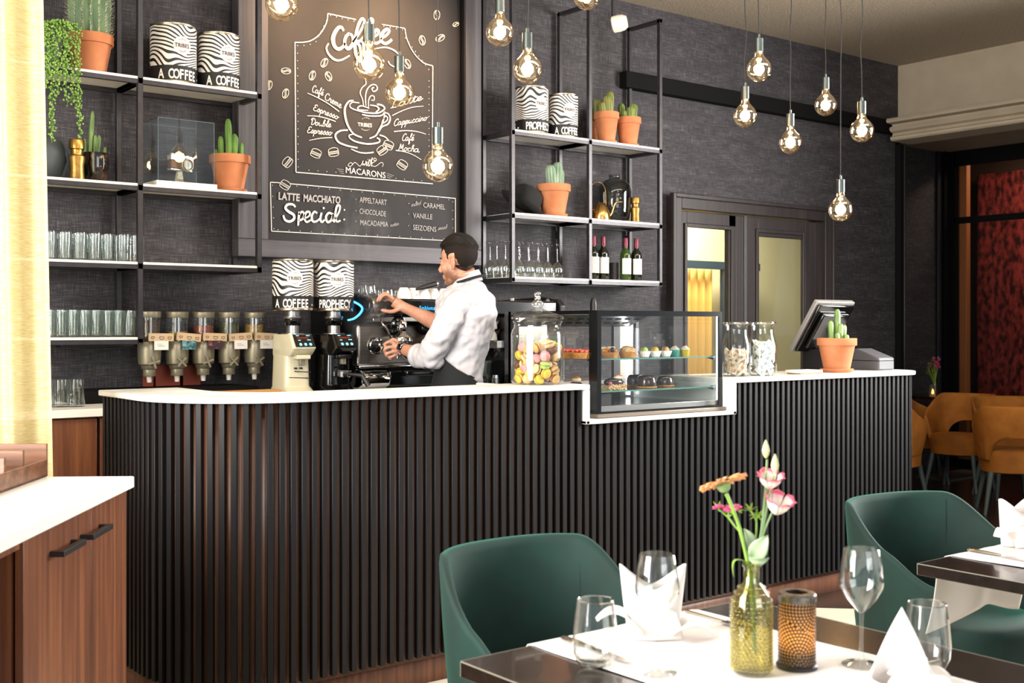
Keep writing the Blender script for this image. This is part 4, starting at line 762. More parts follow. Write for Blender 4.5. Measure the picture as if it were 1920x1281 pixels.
def dispenser(i, u, tea, tea2, fill, kr, card, lb):
    L = onsh(u, 1.126, 5.60); t = thing('tea_dispenser', lb, 'dispenser', L, group='wall-mounted tea dispensers'); r = .0535
    MB().lathe([(.0001, .318), (r + .002, .318), (r + .003, .32), (r + .003, .345), (r, .348), (.0001, .348)], seg=36).build('lid', M['champagne'], t)
    MB().shell([(r - .001, .2), (r - .001, .32)], seg=36).build('clear_tube', M['tubec'], t, sm=180)
    if fill: 
        g = MB(); g.cyl((0, 0, .195), r - .006, fill, 28)
        for _ in range(60): a = random.uniform(0, 2 * PI); g.ell(((r - .006) * math.cos(a), (r - .006) * math.sin(a), .195 + random.uniform(0, fill)), random.uniform(.003, .006), 5, 4)
        g.build('tea_leaves', pm('loose tea', tea, .8, c2=tea2, nscale=110), t, kind='stuff')
    MB().lathe([(.0001, .03), (.03, .03), (.031, .032), (.031, .062), (.036, .066), (.04, .082), (.052, .09), (.0525, .094), (.056, .13), (.057, .165), (.056, .198), (.0545, .2), (.05, .2)], seg=36).build('hopper', M['champagne'], t)
    MB().lathe([(.0001, 0), (.011, 0), (.014, .03), (.0001, .03)], seg=16).build('nozzle', M['white'], t)
    g = MB()
    for k in range(4):
        a = kr + PI / 2 * k; mx = Matrix.Translation((.0, -.062, .098)) @ Matrix.Rotation(R_(90), 4, 'X') @ Matrix.Rotation(a, 4, 'Z'); g.box((.0, -.0055, -.004), (.031, .0055, .006), 0, mx)
    g.tube([(0, -.03, .098), (0, -.066, .098)], .008, 10); g.build('turning_knob', M['champagne'], t, bevel=.002)
    g = MB(); mx = Matrix.Translation((.03, -.075, .222)) @ Matrix.Rotation(random.uniform(-.08, .06) if i != 1 else .09, 4, 'Y'); g.box((-.063, -.003, -.019), (.063, .003, .019), 0, mx); tg = g.build('wooden_tag', pm('pale wood tag', '#cdb08c', .7, c2='#d8bd9a', nscale=20), t)
    g = MB()
    for x, rr in ((-.042, .008), (.002, .011), (.042, .009)): g.tube([Vector((x + rr * math.cos(a), -.0045, rr * math.sin(a))) for a in [PI + PI * k / 8 for k in range(9)]], .0011, 4, 0, mx); g.tube([(x - rr, -.0045, .002), (x + rr, -.0045, .002)], .0011, 4, 0, mx)
    g.build('tag_print', pm('brown print', '#5a4634', .8), tg)
    g = MB(); g.box((-.035, -.079, .160), (.036, -.077, .204), 0, Matrix.Translation((.03, 0, 0))); cd = g.build('name_card', card, t)
    if card is M['paper']: g = MB(); g.box((.012, -.0795, .178), (.045, -.079, .181)); g.box((.01, -.0795, .187), (.035, -.079, .189)); g.build('card_print', M['chalk2'], cd)
cards = [M['paper'], pm('teal card', '#1f4a55', .5, c2='#7ab0b8', nscale=60), pm('plum card', '#3a2230', .5, c2='#a06a58', nscale=60, lo=.5, hi=.72), M['paper'], M['paper']]
for i, (u, a, b_, f_, kr, lb) in enumerate(((280, '#3a2c22', '#5a4632', .11, .25, 'tea dispenser half hidden by the shelf post, brown tea inside'), (332, '#5d5a30', '#8a8446', .055, .8, 'tea dispenser with a blue card, second from the shelf post'), (381, '#6a3020', '#98503a', .085, .35, 'tea dispenser with reddish tea and a purple card'),
                                              (429, '#3a4028', '#565a3a', .10, .78, 'tea dispenser with dark green tea and a white card'), (477, '#6a6a2c', '#c08a40', .09, .6, 'tea dispenser with mixed yellow-green tea nearest the cream grinder'))): dispenser(i, u, a, b_, f_, kr, cards[i], lb)
rl = thing('rail', 'black wall rail carrying the tea dispensers', 'rail', (2.2, 5.7, 1.32)); g = MB(); g.box((1.72, 5.665, 1.30), (2.66, 5.745, 1.335)); g.build('bar', M['black'], rl, world=True, bevel=.002)
# ---- grinders
M['cream'] = pm('cream enamel', '#d9d2b4', .25, coat=.4); M['scr'] = emat('cyan icons', '#8fe6ff', 2.2); M['scr2'] = emat('red digits', '#b05038', .8)
def grinder(u, paint, lb, ang, lb2, portaf):
    L = onsh(u, WT + .001, 5.25); t = thing('coffee_grinder', lb, 'coffee grinder', L)
    W, D = .062, .11
    def ring(hw, f_, b_, z, rd=.02):
        pts = []
        for sx, sy, a0 in ((1, -1, -90), (1, 1, 0), (-1, 1, 90), (-1, -1, 180)):
            cx_ = sx * (hw - rd); cy_ = (f_ + rd) if sy < 0 else (b_ - rd)
            pts += [(cx_ + rd * math.cos(R_(a0 + 22.5 * k)), cy_ + rd * math.sin(R_(a0 + 22.5 * k)), z) for k in range(5)]
        return pts
    g = MB(); g.loft([ring(.085, -.135, .12, 0, .04), ring(.085, -.135, .12, .02, .04), ring(.078, -.10, .115, .035, .035), ring(.072, -.06, .105, .06, .03), ring(.066, -.055, .10, .215, .025)]); g.build('body', paint, t, bevel=.002)
    g = MB(); g.loft([[(x, y, z) for x, y, z in ring(.064, -.085, .10, .212, .012)], ring(.064, -.115, .10, .235, .012), ring(.064, -.13, .10, .25, .012), ring(.062, -.09, .098, .318, .012)]); hd = g.build('head', paint, t, bevel=.002)
    n = Vector((0, -.068, .040)).normalized(); 
    def face(x, s): return Vector((x, -.1305 + .04 * s, .2535 + .0645 * s)) + Vector((0, -.003, .0012))
    g = MB(); q = [face(-.05, .03), face(.056, .03), face(.056, .97), face(-.05, .97)]; g.add([*q, *[p + Vector((0, .004, 0)) for p in q]], [(0, 1, 2, 3), (4, 7, 6, 5), (0, 4, 5, 1), (1, 5, 6, 2), (2, 6, 7, 3), (3, 7, 4, 0)]); sc_ = g.build('display', M['gloss'], hd)
    g = MB()
    for x in (-.022, .005, .032):
        c = face(x, .22) + Vector((0, -.0015, 0)); g.add([c + Vector((.0085 * math.cos(a), .0045 * math.sin(a), .0075 * math.sin(a))) for a in [2 * PI * k / 6 + x * 9 for k in range(6)]], [tuple(range(6))])
    for x, s_, w_ in ((-.035, .85, .016), (.02, .85, .02), (-.03, .5, .014), (.02, .52, .02)): a, b_ = face(x, s_) + Vector((0, -.0015, 0)), face(x + w_, s_ + .06) + Vector((0, -.0015, 0)); g.add([a, (b_.x, a.y, a.z), b_, (a.x, b_.y, b_.z)], [(0, 1, 2, 3)])
    g.build('icons', M['scr'], sc_, sm=0)
    a, b_ = face(-.034, .64) + Vector((0, -.0015, 0)), face(.03, .76) + Vector((0, -.0015, 0)); MB().add([a, (b_.x, a.y, a.z), b_, (a.x, b_.y, b_.z)], [(0, 1, 2, 3)]).build('digits', M['scr2'], sc_, sm=0)
    g = MB(); g.box((-.03, -.105, .195), (.045, -.05, .216)); g.build('chin', paint, t, bevel=.004)
    g = MB(); g.box((-.002, -.085, .165), (.024, -.06, .196)); g.build('spout', M['champagne'], t, bevel=.002)
    g = MB(); g.tube([(-.03, -.052, .135), (.055, -.085, .13)], .0025, 8); g.tube([(-.05, -.058, .105), (.06, -.062, .1)], .002, 6); g.tube([(-.02, -.05, .15), (-.02, -.075, .15)], .005, 8); g.tube([(.01, -.05, .15), (.01, -.075, .15)], .005, 8); g.build('fork_rest', M['gloss'], t)
    g = MB(); g.box((-.075, -.128, .02), (.05, -.06, .034)) if portaf else g.lathe([(.0001, 0), (.02, 0), (.024, .008), (.0001, .01)], (.055, -.12, .03), 16); g.build('catch_tray', M['gloss'], t, bevel=.003)
    if portaf:
        g = MB(); g.lathe([(.0001, 0), (.03, 0), (.034, .004), (.034, .03), (.028, .03)], (.01, -.09, .10), 24); pf = g.build('portafilter', M['chrome'], t); g = MB(); g.tube([(.01, -.12, .118), (.055, -.19, .11), (.075, -.215, .06)], [.008, .012, .014], 12); g.build('handle', M['black'], pf)
    g = MB(); g.lathe([(.055, .317), (.055, .322), (.04, .324)], seg=32); g.lathe([(.032, .322), (.032, .362)], seg=28); g.lathe([(.044, .395), (.046, .398), (.046, .408), (.044, .41)], seg=32); g.lathe([(.036, .41), (.037, .432), (.0001, .432)], seg=28); g.build('collar', M['steel'], t)
    MB().shell([(.036, .36), (.042, .368), (.042, .396)], seg=32).build('clear_collar', M['smoke'], t, sm=180)
    tn = thing('coffee_tin', lb2, 'coffee tin', L + Vector((0, 0, .434)), facing(L, ang), 'striped coffee tins'); tin('coffee_tin', '', None, .101, .256, 0, parent=tn)
grinder(549, M['cream'], 'cream coffee grinder with a black display on the back counter', 4.2 * P26, 'striped coffee tin on top of the cream grinder', False)
grinder(626, M['gloss'], 'glossy black coffee grinder beside the espresso machine', 15.6 * P26, 'striped coffee tin on top of the black grinder', True)
# ---- espresso machine
M['dsteel'] = pm('dark brushed steel', '#8b857f', .3, metal=1, c2='#a09a94', nscale=3, stretch=(1, 1, 60))
em = thing('espresso_machine', 'large black and steel espresso machine with blue light strips', 'espresso machine', (3.62, 5.3, WT)); X0, X1 = 2.975, 4.29
chk = [(5.57, 1.56), (5.12, 1.575), (4.98, 1.555), (4.945, 1.52), (4.95, 1.475), (5.00, 1.44), (5.08, 1.415), (5.10, 1.385), (5.075, 1.22), (5.085, 1.17), (5.13, 1.10), (5.57, 1.10)]
def cheek(x0, x1, m_):
    g = MB(); g.loft([[(x, y, z) for y, z in chk] for x in (x0, x1)]); return g.build('side_cheek', m_, em, world=True, bevel=.006)
c1 = cheek(X0, X0 + .04, M['gloss']); c2 = cheek(X1 - .04, X1, M['black'])
led = emat('blue light strip', '#38a8ff', 9); 
def yz(u, v): p = PX(u, v, X0 - .004); return (X0 - .003, p.y, p.z)
g = MB(); g.tube(cr([yz(640, 557), yz(655, 562), yz(671, 570), yz(677, 578), yz(672, 588), yz(661, 597), yz(650, 600)], 5), .0045, 6); g.build('light_strip', led, c1, world=True)
g = MB(); g.tube([(X1 - .043, 5.12, 1.45), (X1 - .043, 5.5, 1.47)], .003, 6); g.build('light_strip', emat('violet light strip', '#5a48d8', 2.5), c2, world=True)
g = MB(); g.box((X1 - .05, 5.375, 1.40), (X1 - .04, 5.405, 1.572)); g.build('white_trim', M['white'], c2, world=True, bevel=.004)
g = MB(); cxx = X1 - .0415
for rr in (.024, .020): g.tube([(cxx, 5.06 + rr * .8 * math.cos(a), 1.535 + rr * 1.1 * math.sin(a)) for a in [2 * PI * k / 20 for k in range(20)]], .0009, 4, closed=True)
vs, fs = glyphs('Faema', .014); g.add([(cxx, 5.06 - v[0], 1.531 + v[1]) for v in vs], fs); g.tube([(cxx, 5.05, 1.545), (cxx, 5.06, 1.552), (cxx, 5.07, 1.545)], .002, 4); g.build('oval_emblem', M['chalk'], c2, world=True, sm=0)
g = MB(); g.box((X0 + .04, 5.16, 1.14), (X1 - .04, 5.57, 1.53)); g.build('body', M['black'], em, world=True, bevel=.005)
# steel beak hood at the left front, tapering to the steam knob
g = MB(); rings = []
for x, r_, zc_ in ((X0 + .006, .058, 1.505), (X0 + .025, .062, 1.503), (X0 + .06, .056, 1.495), (X0 + .095, .043, 1.487), (X0 + .105, .030, 1.485)): rings.append([(x, 4.995 + r_ * 1.35 * math.cos(a), zc_ + r_ * math.sin(a)) for a in [2 * PI * k / 24 for k in range(24)]])
g.loft(rings); g.build('steel_hood', M['steel'], em, world=True, sm=50)
g = MB(); g.box((X0 + .09, 4.965, 1.455), (X1 - .05, 5.2, 1.545)); dp = g.build('display_bar', M['gloss'], em, world=True, bevel=.01)
g = MB(); g.box((X0 + .05, 4.99, 1.425), (X1 - .05, 5.1, 1.453)); g.build('steel_strip', M['steel'], em, world=True, bevel=.004)
vs, fs = glyphs('Faema Emblema', 1, .0, 'LEFT', 1.1); xa = PY(764, 0, 4.962).x; xb = PY(818, 0, 4.962).x; mxx = max(v[0] for v in vs)
MB().add([(xa + (xb - xa) * v[0] / mxx, 4.962, 1.488 + v[1] * .030) for v in vs], fs).build('display_text', emat('blue display text', '#37b4ff', 3), dp, world=True, sm=0)
g = MB(); g.box((X0 - .004, 5.06, 1.19), (X1 - .03, 5.12, 1.415)); g.build('splash_panel', M['dsteel'], em, world=True, bevel=.02, seg=4)
g = MB(); g.box((X0, 5.045, 1.185), (X1 - .03, 5.12, 1.20)); g.build('lower_trim', M['chrome'], em, world=True, bevel=.006)
g = MB(); g.loft([[(x, y, z) for y, z in ((5.4, 1.075), (5.06, 1.075), (5.02, 1.095), (5.01, 1.13), (5.03, 1.165), (5.06, 1.18), (5.4, 1.18))] for x in (X0 + .0, X0 + .175)]); g.build('chrome_corner', M['chrome'], em, world=True, bevel=.012, seg=3)
g = MB(); g.box((X0 + .175, 5.03, 1.085), (X1 - .02, 5.4, 1.17)); g.box((X0 + .25, 4.98, 1.14), (X1 - .06, 5.06, 1.172)); g.build('drip_tray', M['gloss'], em, world=True, bevel=.01)
for x in (X0 + .07, X0 + .16, X1 - .1): g = MB(); g.cyl((x, 5.12, WT + .001), .018, .04, 16); g.build('foot', M['champagne'], em, world=True)
# gauge
gc = PY(703, 650, 5.058); g = MB(); mx = Matrix.Translation(gc) @ Matrix.Rotation(R_(90), 4, 'X'); g.lathe([(.045, -.004), (.047, .004), (.042, .012), (.036, .014), (.034, .008), (.031, .008)], seg=36, mx=mx); ga = g.build('pressure_gauge', M['chrome'], em, world=True)
g = MB(); g.lathe([(.0001, .007), (.032, .007)], seg=28, mx=mx); g.build('dial', pm('dial', '#d5d2d8', .4), ga, world=True); g = MB()
for k in range(9): a = R_(-20 + k * 27); g.box((.022, -.0008, .0078), (.028, .0008, .0084), 0, mx @ Matrix.Rotation(a, 4, 'Z'))
g.box((-.004, -.0012, .0078), (.024, .0012, .0086), 0, mx @ Matrix.Rotation(R_(188), 4, 'Z')); g.lathe([(.0001, .009), (.004, .008)], seg=10, mx=mx); g.build('needle', M['ink'], ga, world=True, sm=0)
# group heads
for u in (752, 815, 872):
    gx = PY(u, 0, 4.97).x; z0 = 1.19
    g = MB(); g.ell((gx, 5.05, 1.415), (.062, .085, .062), 24, 14); hb = g.build('group_head', M['gloss'], em, world=True, sm=180)
    g = MB(); g.lathe([(.0001, .06), (.016, .058), (.026, .04), (.03, .015), (.022, .0), (.03, -.01), (.05, -.025), (.056, -.035), (.056, -.05), (.046, -.058), (.0001, -.06)], (gx + .005, 4.965, 1.375), 28); g.build('chrome_bell', M['chrome'], hb, world=True, sm=50)
    g = MB(); g.lathe([(.038, 0), (.04, .01), (.04, .025), (.036, .03)], (gx + .005, 4.965, 1.285), 24); g.tube([(gx + .005, 4.965, 1.285), (gx + .005, 4.965, 1.255), (gx + .03, 4.96, 1.235)], .01, 10); g.tube([(gx + .005, 4.965, 1.285), (gx - .02, 4.965, 1.255), (gx - .022, 4.965, 1.235)], .008, 10); pf = g.build('portafilter', M['chrome'], hb, world=True)
    g = MB(); g.tube([(gx + .005, 4.925, 1.295), (gx + .03, 4.86, 1.285), (gx + .05, 4.80, 1.262)], [.01, .013, .012], 10); g.build('handle', M['black'], pf, world=True)
kn = PY(712, 573, 4.93)
g = MB(); mx = Matrix.Translation(kn) @ Matrix.Rotation(R_(75), 4, 'X'); g.lathe([(.0001, .03), (.02, .03), (.024, .02), (.024, -.02), (.016, -.03), (.012, -.06), (.0001, -.06)], seg=20, mx=mx, rib=lambda a, z: 1 - .08 * (.5 + .5 * math.cos(6 * a))); g.build('steam_knob', M['black'], em, world=True)
wn = [PY(708, 588, 5.0), PY(716, 606, 4.93), PY(727, 620, 4.92), PY(737, 650, 4.93)]; g = MB(); g.tube(cr(wn, 6), .0055, 10); g.build('steam_wand', M['chrome'], em, world=True)
em.location += Vector((.10, .16, 0))
# ---- cups and glasses on top of the machine
def cup(label, loc, up=True, group=None):
    t = thing('coffee_cup', label, 'cup', loc, random.uniform(0, 1), group); pr = [(.0001, 0), (.022, 0), (.024, .004), (.036, .028), (.04, .05), (.04, .06), (.0375, .06), (.036, .04), (.02, .012), (.0001, .01)]
    g = MB(); g.lathe(pr if up else [(r, .06 - z) for r, z in pr], seg=28); g.build('body', pm('white porcelain', '#ece8e2', .15) if 'white porcelain' not in bpy.data.materials else bpy.data.materials['white porcelain'], t)
    g = MB(); g.tube(cr([(.036, 0, .048), (.056, 0, .046), (.058, 0, .028), (.034, 0, .02)], 5), .004, 8); g.build('handle', bpy.data.materials['white porcelain'], t); return t
EZ = 1.548; cu = None
for u, y, lb in ((757, 5.10, 'white cup at the left end of the row on the espresso machine'), (775, 5.12, 'white cup second in the row on the espresso machine'), (793, 5.10, 'white cup in the middle of the row on the espresso machine'), (812, 5.12, 'white cup above the machine display text'), (833, 5.10, 'white cup at the barista face end of the row'), (768, 5.24, 'white cup in the back row on the espresso machine'), (803, 5.24, 'white cup in the back row on the espresso machine')):
    L = onsh(u, EZ, y + .16)
    if cu is None: cu = cup(lb, L, False, 'white cups on the espresso machine')
    else: dup(cu, L, random.uniform(-2, 2), lb)
bw_ = None
for u, y in ((680, 5.14), (696, 5.12), (712, 5.14), (728, 5.12), (743, 5.16), (690, 5.26), (722, 5.26)):
    L = onsh(u, EZ if u > 700 else EZ + .02, y + .16); lb = 'small round glass upside down on the espresso machine'
    if bw_ is None: bw_ = tumbler('glass_cup', lb, L, .024, .048, 'small glasses on the espresso machine', mat='glass', taper=1.25, category='glass cup')
    else: dup(bw_, L, label=lb)
pt = thing('tamper', 'black handled tamper lying across the white cups', 'tamper', onsh(800, EZ + .068, 5.22)); g = MB(); mx = Matrix.Rotation(R_(-14), 4, 'Y'); g.tube([(-.07, 0, 0), (-.03, 0, 0), (.06, 0, .0)], [.006, .012, .016], 12, 0, mx); g.build('grip', M['black'], pt); g = MB(); g.tube([(.06, 0, 0), (.07, 0, 0)], [.017, .015], 12, 0, mx); g.build('end_cap', M['chrome'], pt)
# ---- rack with cups and glasses right of the barista
rk = thing('cup_rack', 'narrow black rack with cups and glasses beside the display case', 'rack', (3.80, 5.0, 0)); rx0, rx1 = PY(916, 0, 5.0).x, PY(941, 0, 4.93).x
g = MB(); g.box((rx1, 4.88, .0), (rx1 + .055, 5.09, 1.47)); g.box((rx0, 5.06, .0), (rx1, 5.09, 1.2)); g.build('upright', M['gloss'], rk, world=True, bevel=.003); g = MB(); g.box((rx0 - .02, 4.90, 1.285), (rx1, 5.06, 1.325)); g.build('steel_shelf', M['steel'], rk, world=True, bevel=.003); g = MB(); g.box((rx0 - .02, 4.90, 1.04), (rx1, 5.06, 1.065)); g.build('base_shelf', M['white2'], rk, world=True)
cc = None
for x, z, lb in ((rx1 - .135, 0, 'lower left white cup on the rack beside the barista'), (rx1 - .05, 0, 'lower right white cup on the rack beside the barista'), (rx1 - .135, .061, 'upper left white cup on the rack beside the barista'), (rx1 - .05, .061, 'upper right white cup on the rack beside the barista')):
    L = Vector((x, 4.97, 1.327 + z)); c_ = dup(cu, L, 2.6, lb, 'white cups on the rack')
gg = None
for x, y in ((rx1 - .17, 4.95), (rx1 - .105, 4.96), (rx1 - .135, 5.02), (rx1 - .04, 5.02)):
    lb = 'tall glass on the lower rack shelf behind the barista'
    if gg is None: gg = tumbler('tumbler', lb, (x, y, 1.067), .03, .15, 'tall glasses on the rack')
    else: dup(gg, (x, y, 1.067), label=lb)
sh = thing('shaker', 'small steel shaker on the rack beside the black upright', 'shaker', (rx1 - .035, 4.94, 1.067)); MB().lathe([(.0001, 0), (.024, 0), (.021, .06), (.0001, .06)], seg=20).build('body', M['steel'], sh); MB().lathe([(.021, .06), (.019, .075), (.0001, .082)], seg=20).build('lid', M['chrome'], sh)
# ================================================================== on the counter: macaron jar
CT = 1.151
jl = PZ(1008, 717, 1.15); jl = Vector((PY(1008, 0, 3.915).x, 3.915, CT)); 
jar = thing('macaron_jar', 'tall lidded glass jar full of colourful macarons on the counter', 'jar', jl)
M['jglass'] = glassm('jar glass', (.96, .98, .97), .3, base=.0)
JR = .116
g = MB(); g.shell([(.0001, .002), (JR - .01, .002), (JR - .002, .008), (JR, .02), (JR, .215), (JR - .006, .235), (JR - .014, .245), (JR - .014, .262), (JR - .008, .268), (JR - .008, .274), (JR - .016, .275)], seg=56); g.shell([(JR - .004, .02), (JR - .004, .21)], seg=56); g.build('jar_body', M['jglass'], jar, sm=60)
g = MB(); g.shell([(.0001, .279), (JR - .02, .279), (JR - .004, .281), (JR - .002, .288), (JR - .01, .296), (.06, .312), (.03, .322), (.018, .330), (.016, .334)], seg=56); ld = g.build('jar_lid', M['jglass'], jar, sm=60)
g = MB(); g.shell([(.014, .328), (.026, .340), (.027, .352), (.018, .362), (.012, .366), (.014, .372), (.011, .378), (.0135, .386), (.016, .392), (.012, .399), (.0001, .402)], seg=28); g.build('lid_knob', glassm('knob glass', (.9, .92, .91), .8, base=.10), ld, sm=60)
COLS = {'yellow': ('#d9b33a', '#b58a2a'), 'green': ('#a9bf62', '#8a9c48'), 'beige': ('#d9b382', '#a9764a'), 'pink': ('#d98a8a', '#a85a58'), 'brown': ('#6b4632', '#4a2c1e'), 'cream': ('#e3d3a6', '#c8b080'), 'tan': ('#c99a5c', '#8a5a34')}
protoM = {}
def macaron(cn, loc, rot, label, group, s=1.0):
    if cn not in protoM:
        c, f_ = COLS[cn]; t = bpy.data.objects.new('macaron', None); g = MB(); r = .0215
        for sg in (1, -1): g.lathe([(r * .97, sg * .0035), (r * 1.03, sg * .005), (r * 1.0, sg * .007), (r * .97, sg * .0095), (r * .8, sg * .0135), (r * .4, sg * .0158), (.0001, sg * .0162)] if sg > 0 else [(.0001, -.0162), (r * .4, -.0158), (r * .8, -.0135), (r * .97, -.0095), (r * 1.0, -.007), (r * 1.03, -.005), (r * .97, -.0035)], seg=22)
        m_ = pm(cn + ' macaron shell', c, .6, bumps=.25, bscale=300); o = g.build('macaron', m_, sm=60)
        g = MB(); g.cyl((0, 0, -.0042), r * .92, .0084, 20); fl = g.build('filling', pm(cn + ' filling', f_, .6), o)
        tag(o, label, 'macaron', group); o.location = loc; o.rotation_euler = rot; o.scale = (s,) * 3; protoM[cn] = o; return o
    return dup(protoM[cn], loc, label=label, group=group, rot=rot, scale=s)
rnd = random.Random(11); pts = []
for it in range(9000):
    a = rnd.uniform(0, 2 * PI); rr = (JR - .030) * math.sqrt(rnd.uniform(.12, 1)); x, y = rr * math.cos(a), rr * math.sin(a)
    hmax = .175 + .02 * (x * RT.x + y * RT.y) / JR - .012 * rnd.random(); z = rnd.uniform(.022, hmax); p = Vector((x, y, z))
    if all((p - q).length > .0345 for q in pts): pts.append(p)
pts.sort(key=lambda p: p.z)
for i, p in enumerate(pts):
    fz = p.z / .19; w_ = [('yellow', 3 if fz < .75 else 1), ('green', 2.2 if fz < .45 or fz > .85 else .4), ('beige', 2 + 2.5 * fz), ('tan', 2), ('pink', .2 + 1.4 * (fz > .6)), ('brown', 2.2 if .35 < fz < .8 else .6), ('cream', .9 if fz < .3 else .3)]
    cn = rnd.choices([k for k, _ in w_], [v for _, v in w_])[0]
    macaron(cn, jl + p, (rnd.uniform(-1.3, 1.3), rnd.uniform(-1.3, 1.3), rnd.uniform(0, 6)), '%s macaron inside the tall lidded glass jar' % cn, '%s macarons in the glass jar' % cn)
# ================================================================== refrigerated display case
KX0, KX1, KY0, KY1, KZ0, KZ1 = 3.467, 4.283, 3.82, 4.49, 1.013, 1.472
dc = thing('display_case', 'glass pastry display case with black frame set into the counter step', 'display case', (3.875, 4.15, .997))
MB().box((KX0 - .018, KY0 - .025, .9965), (KX1 + .0, KY1, KZ0)).build('base_plinth', pm('taupe metal', '#85796c', .35, metal=.6), dc, world=True, bevel=.003)
g = MB(); t_ = .012
framebox(g, KX0, KX1, KZ0, KZ1, .024, KY0, KY0 + .008, .008); g.build('front_frame', M['gloss'], dc, world=True)
g = MB(); g.box((KX0, KY0 + .008, KZ0), (KX0 + .008, KY0 + .055, KZ1)); g.box((KX0, KY1 - .055, KZ0), (KX0 + .008, KY1, KZ1)); g.box((KX0, KY0 + .055, KZ1 - .016), (KX0 + .008, KY1 - .055, KZ1)); g.box((KX0, KY0 + .055, KZ0), (KX0 + .008, KY1 - .055, KZ0 + .03)); g.build('side_frame', M['gloss'], dc, world=True)
g = MB(); g.box((KX1 - .008, KY0 + .008, KZ0), (KX1, KY0 + .03, KZ1)); g.box((KX1 - .008, KY1 - .03, KZ0), (KX1, KY1, KZ1)); g.box((KX1 - .008, KY0 + .03, KZ1 - .016), (KX1, KY1 - .03, KZ1)); g.build('side_frame', M['gloss'], dc, world=True)
g = MB(); g.box((KX0 + .01, KY0 + .01, KZ1 - .008), (KX1 - .01, KY1, KZ1)); g.build('top_panel', M['gloss'], dc, world=True)
for a, b_ in (((KX0 + .024, KY0 + .002, KZ0 + .008), (KX1 - .024, KY0 + .006, KZ1 - .024)), ((KX0 + .003, KY0 + .05, KZ0 + .03), (KX0 + .007, KY1 - .05, KZ1 - .016)), ((KX1 - .007, KY0 + .03, KZ0 + .03), (KX1 - .003, KY1 - .03, KZ1 - .016))): MB().box(a, b_).build('glass_panel', M['pane'], dc, world=True)
g = MB(); g.box((KX0 + .01, KY0 + .012, KZ0 + .0), (KX1 - .01, KY0 + .05, KZ0 + .032)); g.build('steel_sill', M['steel'], dc, world=True, bevel=.002)
MB().box((KX0 + .01, KY0 + .05, KZ0), (KX1 - .01, KY1 - .01, KZ0 + .02)).build('black_floor', M['gloss'], dc, world=True)
M['shelfg'] = glassm('shelf glass', (.86, .95, .93), .25, base=.02)
for z in (1.250, 1.105):
    sh = MB().box((KX0 + .02, KY0 + .03, z), (KX1 - .02, KY1 - .12, z + .006)).build('glass_shelf', M['shelfg'], dc, world=True)
    MB().box((KX0 + .02, KY0 + .028, z), (KX1 - .02, KY0 + .0305, z + .006)).build('green_edge', pm('green glass edge', '#4f8a80', .2), sh, world=True)
    for x in (KX0 + .012, KX1 - .03): MB().loft([[(x, KY0 + .03, z - .012), (x + .018, KY0 + .03, z - .012), (x + .018, KY0 + .03, z + .01), (x, KY0 + .03, z + .01)], [(x, KY0 + .08, z - .002), (x + .018, KY0 + .08, z - .002), (x + .018, KY0 + .08, z + .002), (x, KY0 + .08, z + .002)]]).build('bracket', M['black'], dc, world=True)
ledw = emat('white light strip', '#f2f4ff', 9)
for x, y, lb in ((KX1 - .014, KY0 + .018, ''), (KX0 + .014, KY0 + .018, '')): MB().box((x - .0045, y - .005, KZ0 + .035), (x + .0045, y + .005, KZ1 - .02)).build('light_strip', ledw, dc, world=True)
bx1 = PY(1190, 0, 4.44).x; bx0 = PY(1163, 0, 4.44).x
g = MB(); g.box((bx0, 4.44, KZ0), (bx1, 4.455, KZ1 - .01)); g.build('steel_panel', M['dsteel'], dc, world=True); g = MB(); xl_ = PY(1180, 0, 4.43).x; g.box((xl_ - .007, 4.43, KZ0 + .03), (xl_ + .007, 4.439, KZ1 - .08)); g.build('light_strip', ledw, dc, world=True)
g = MB(); g.box((bx0 - .045, 4.44, KZ0), (bx0, 4.46, KZ1)); g.box((bx1, 4.43, KZ0), (bx1 + .02, 4.46, KZ1)); g.box((KX0, 4.44, KZ0), (KX0 + .05, 4.46, KZ1)); g.build('back_frame', M['black'], dc, world=True)
g = MB(); q = [(KX0 + .02, 4.44, 1.40), (KX1 - .03, 4.44, 1.40), (KX1 - .03, 4.30, 1.452), (KX0 + .02, 4.30, 1.452)]; g.add(q + [(x, y + .01, z + .004) for x, y, z in q], [(0, 1, 2, 3), (7, 6, 5, 4), (0, 4, 5, 1), (3, 2, 6, 7)]); vt = g.build('vent_panel', M['steel'], dc, world=True)
g = MB()
for r_ in range(2):
    for i in range(11):
        x = KX0 + .05 + i * .064 + r_ * .03; tt = .3 + .38 * r_; y = 4.44 - .14 * tt - .002; z = 1.40 + .052 * tt - .001; g.add([(x, y, z), (x + .042, y, z), (x + .042, y - .016, z + .006), (x, y - .016, z + .006)], [(0, 1, 2, 3)])
g.build('vent_slots', M['dark'], vt, world=True, sm=0)
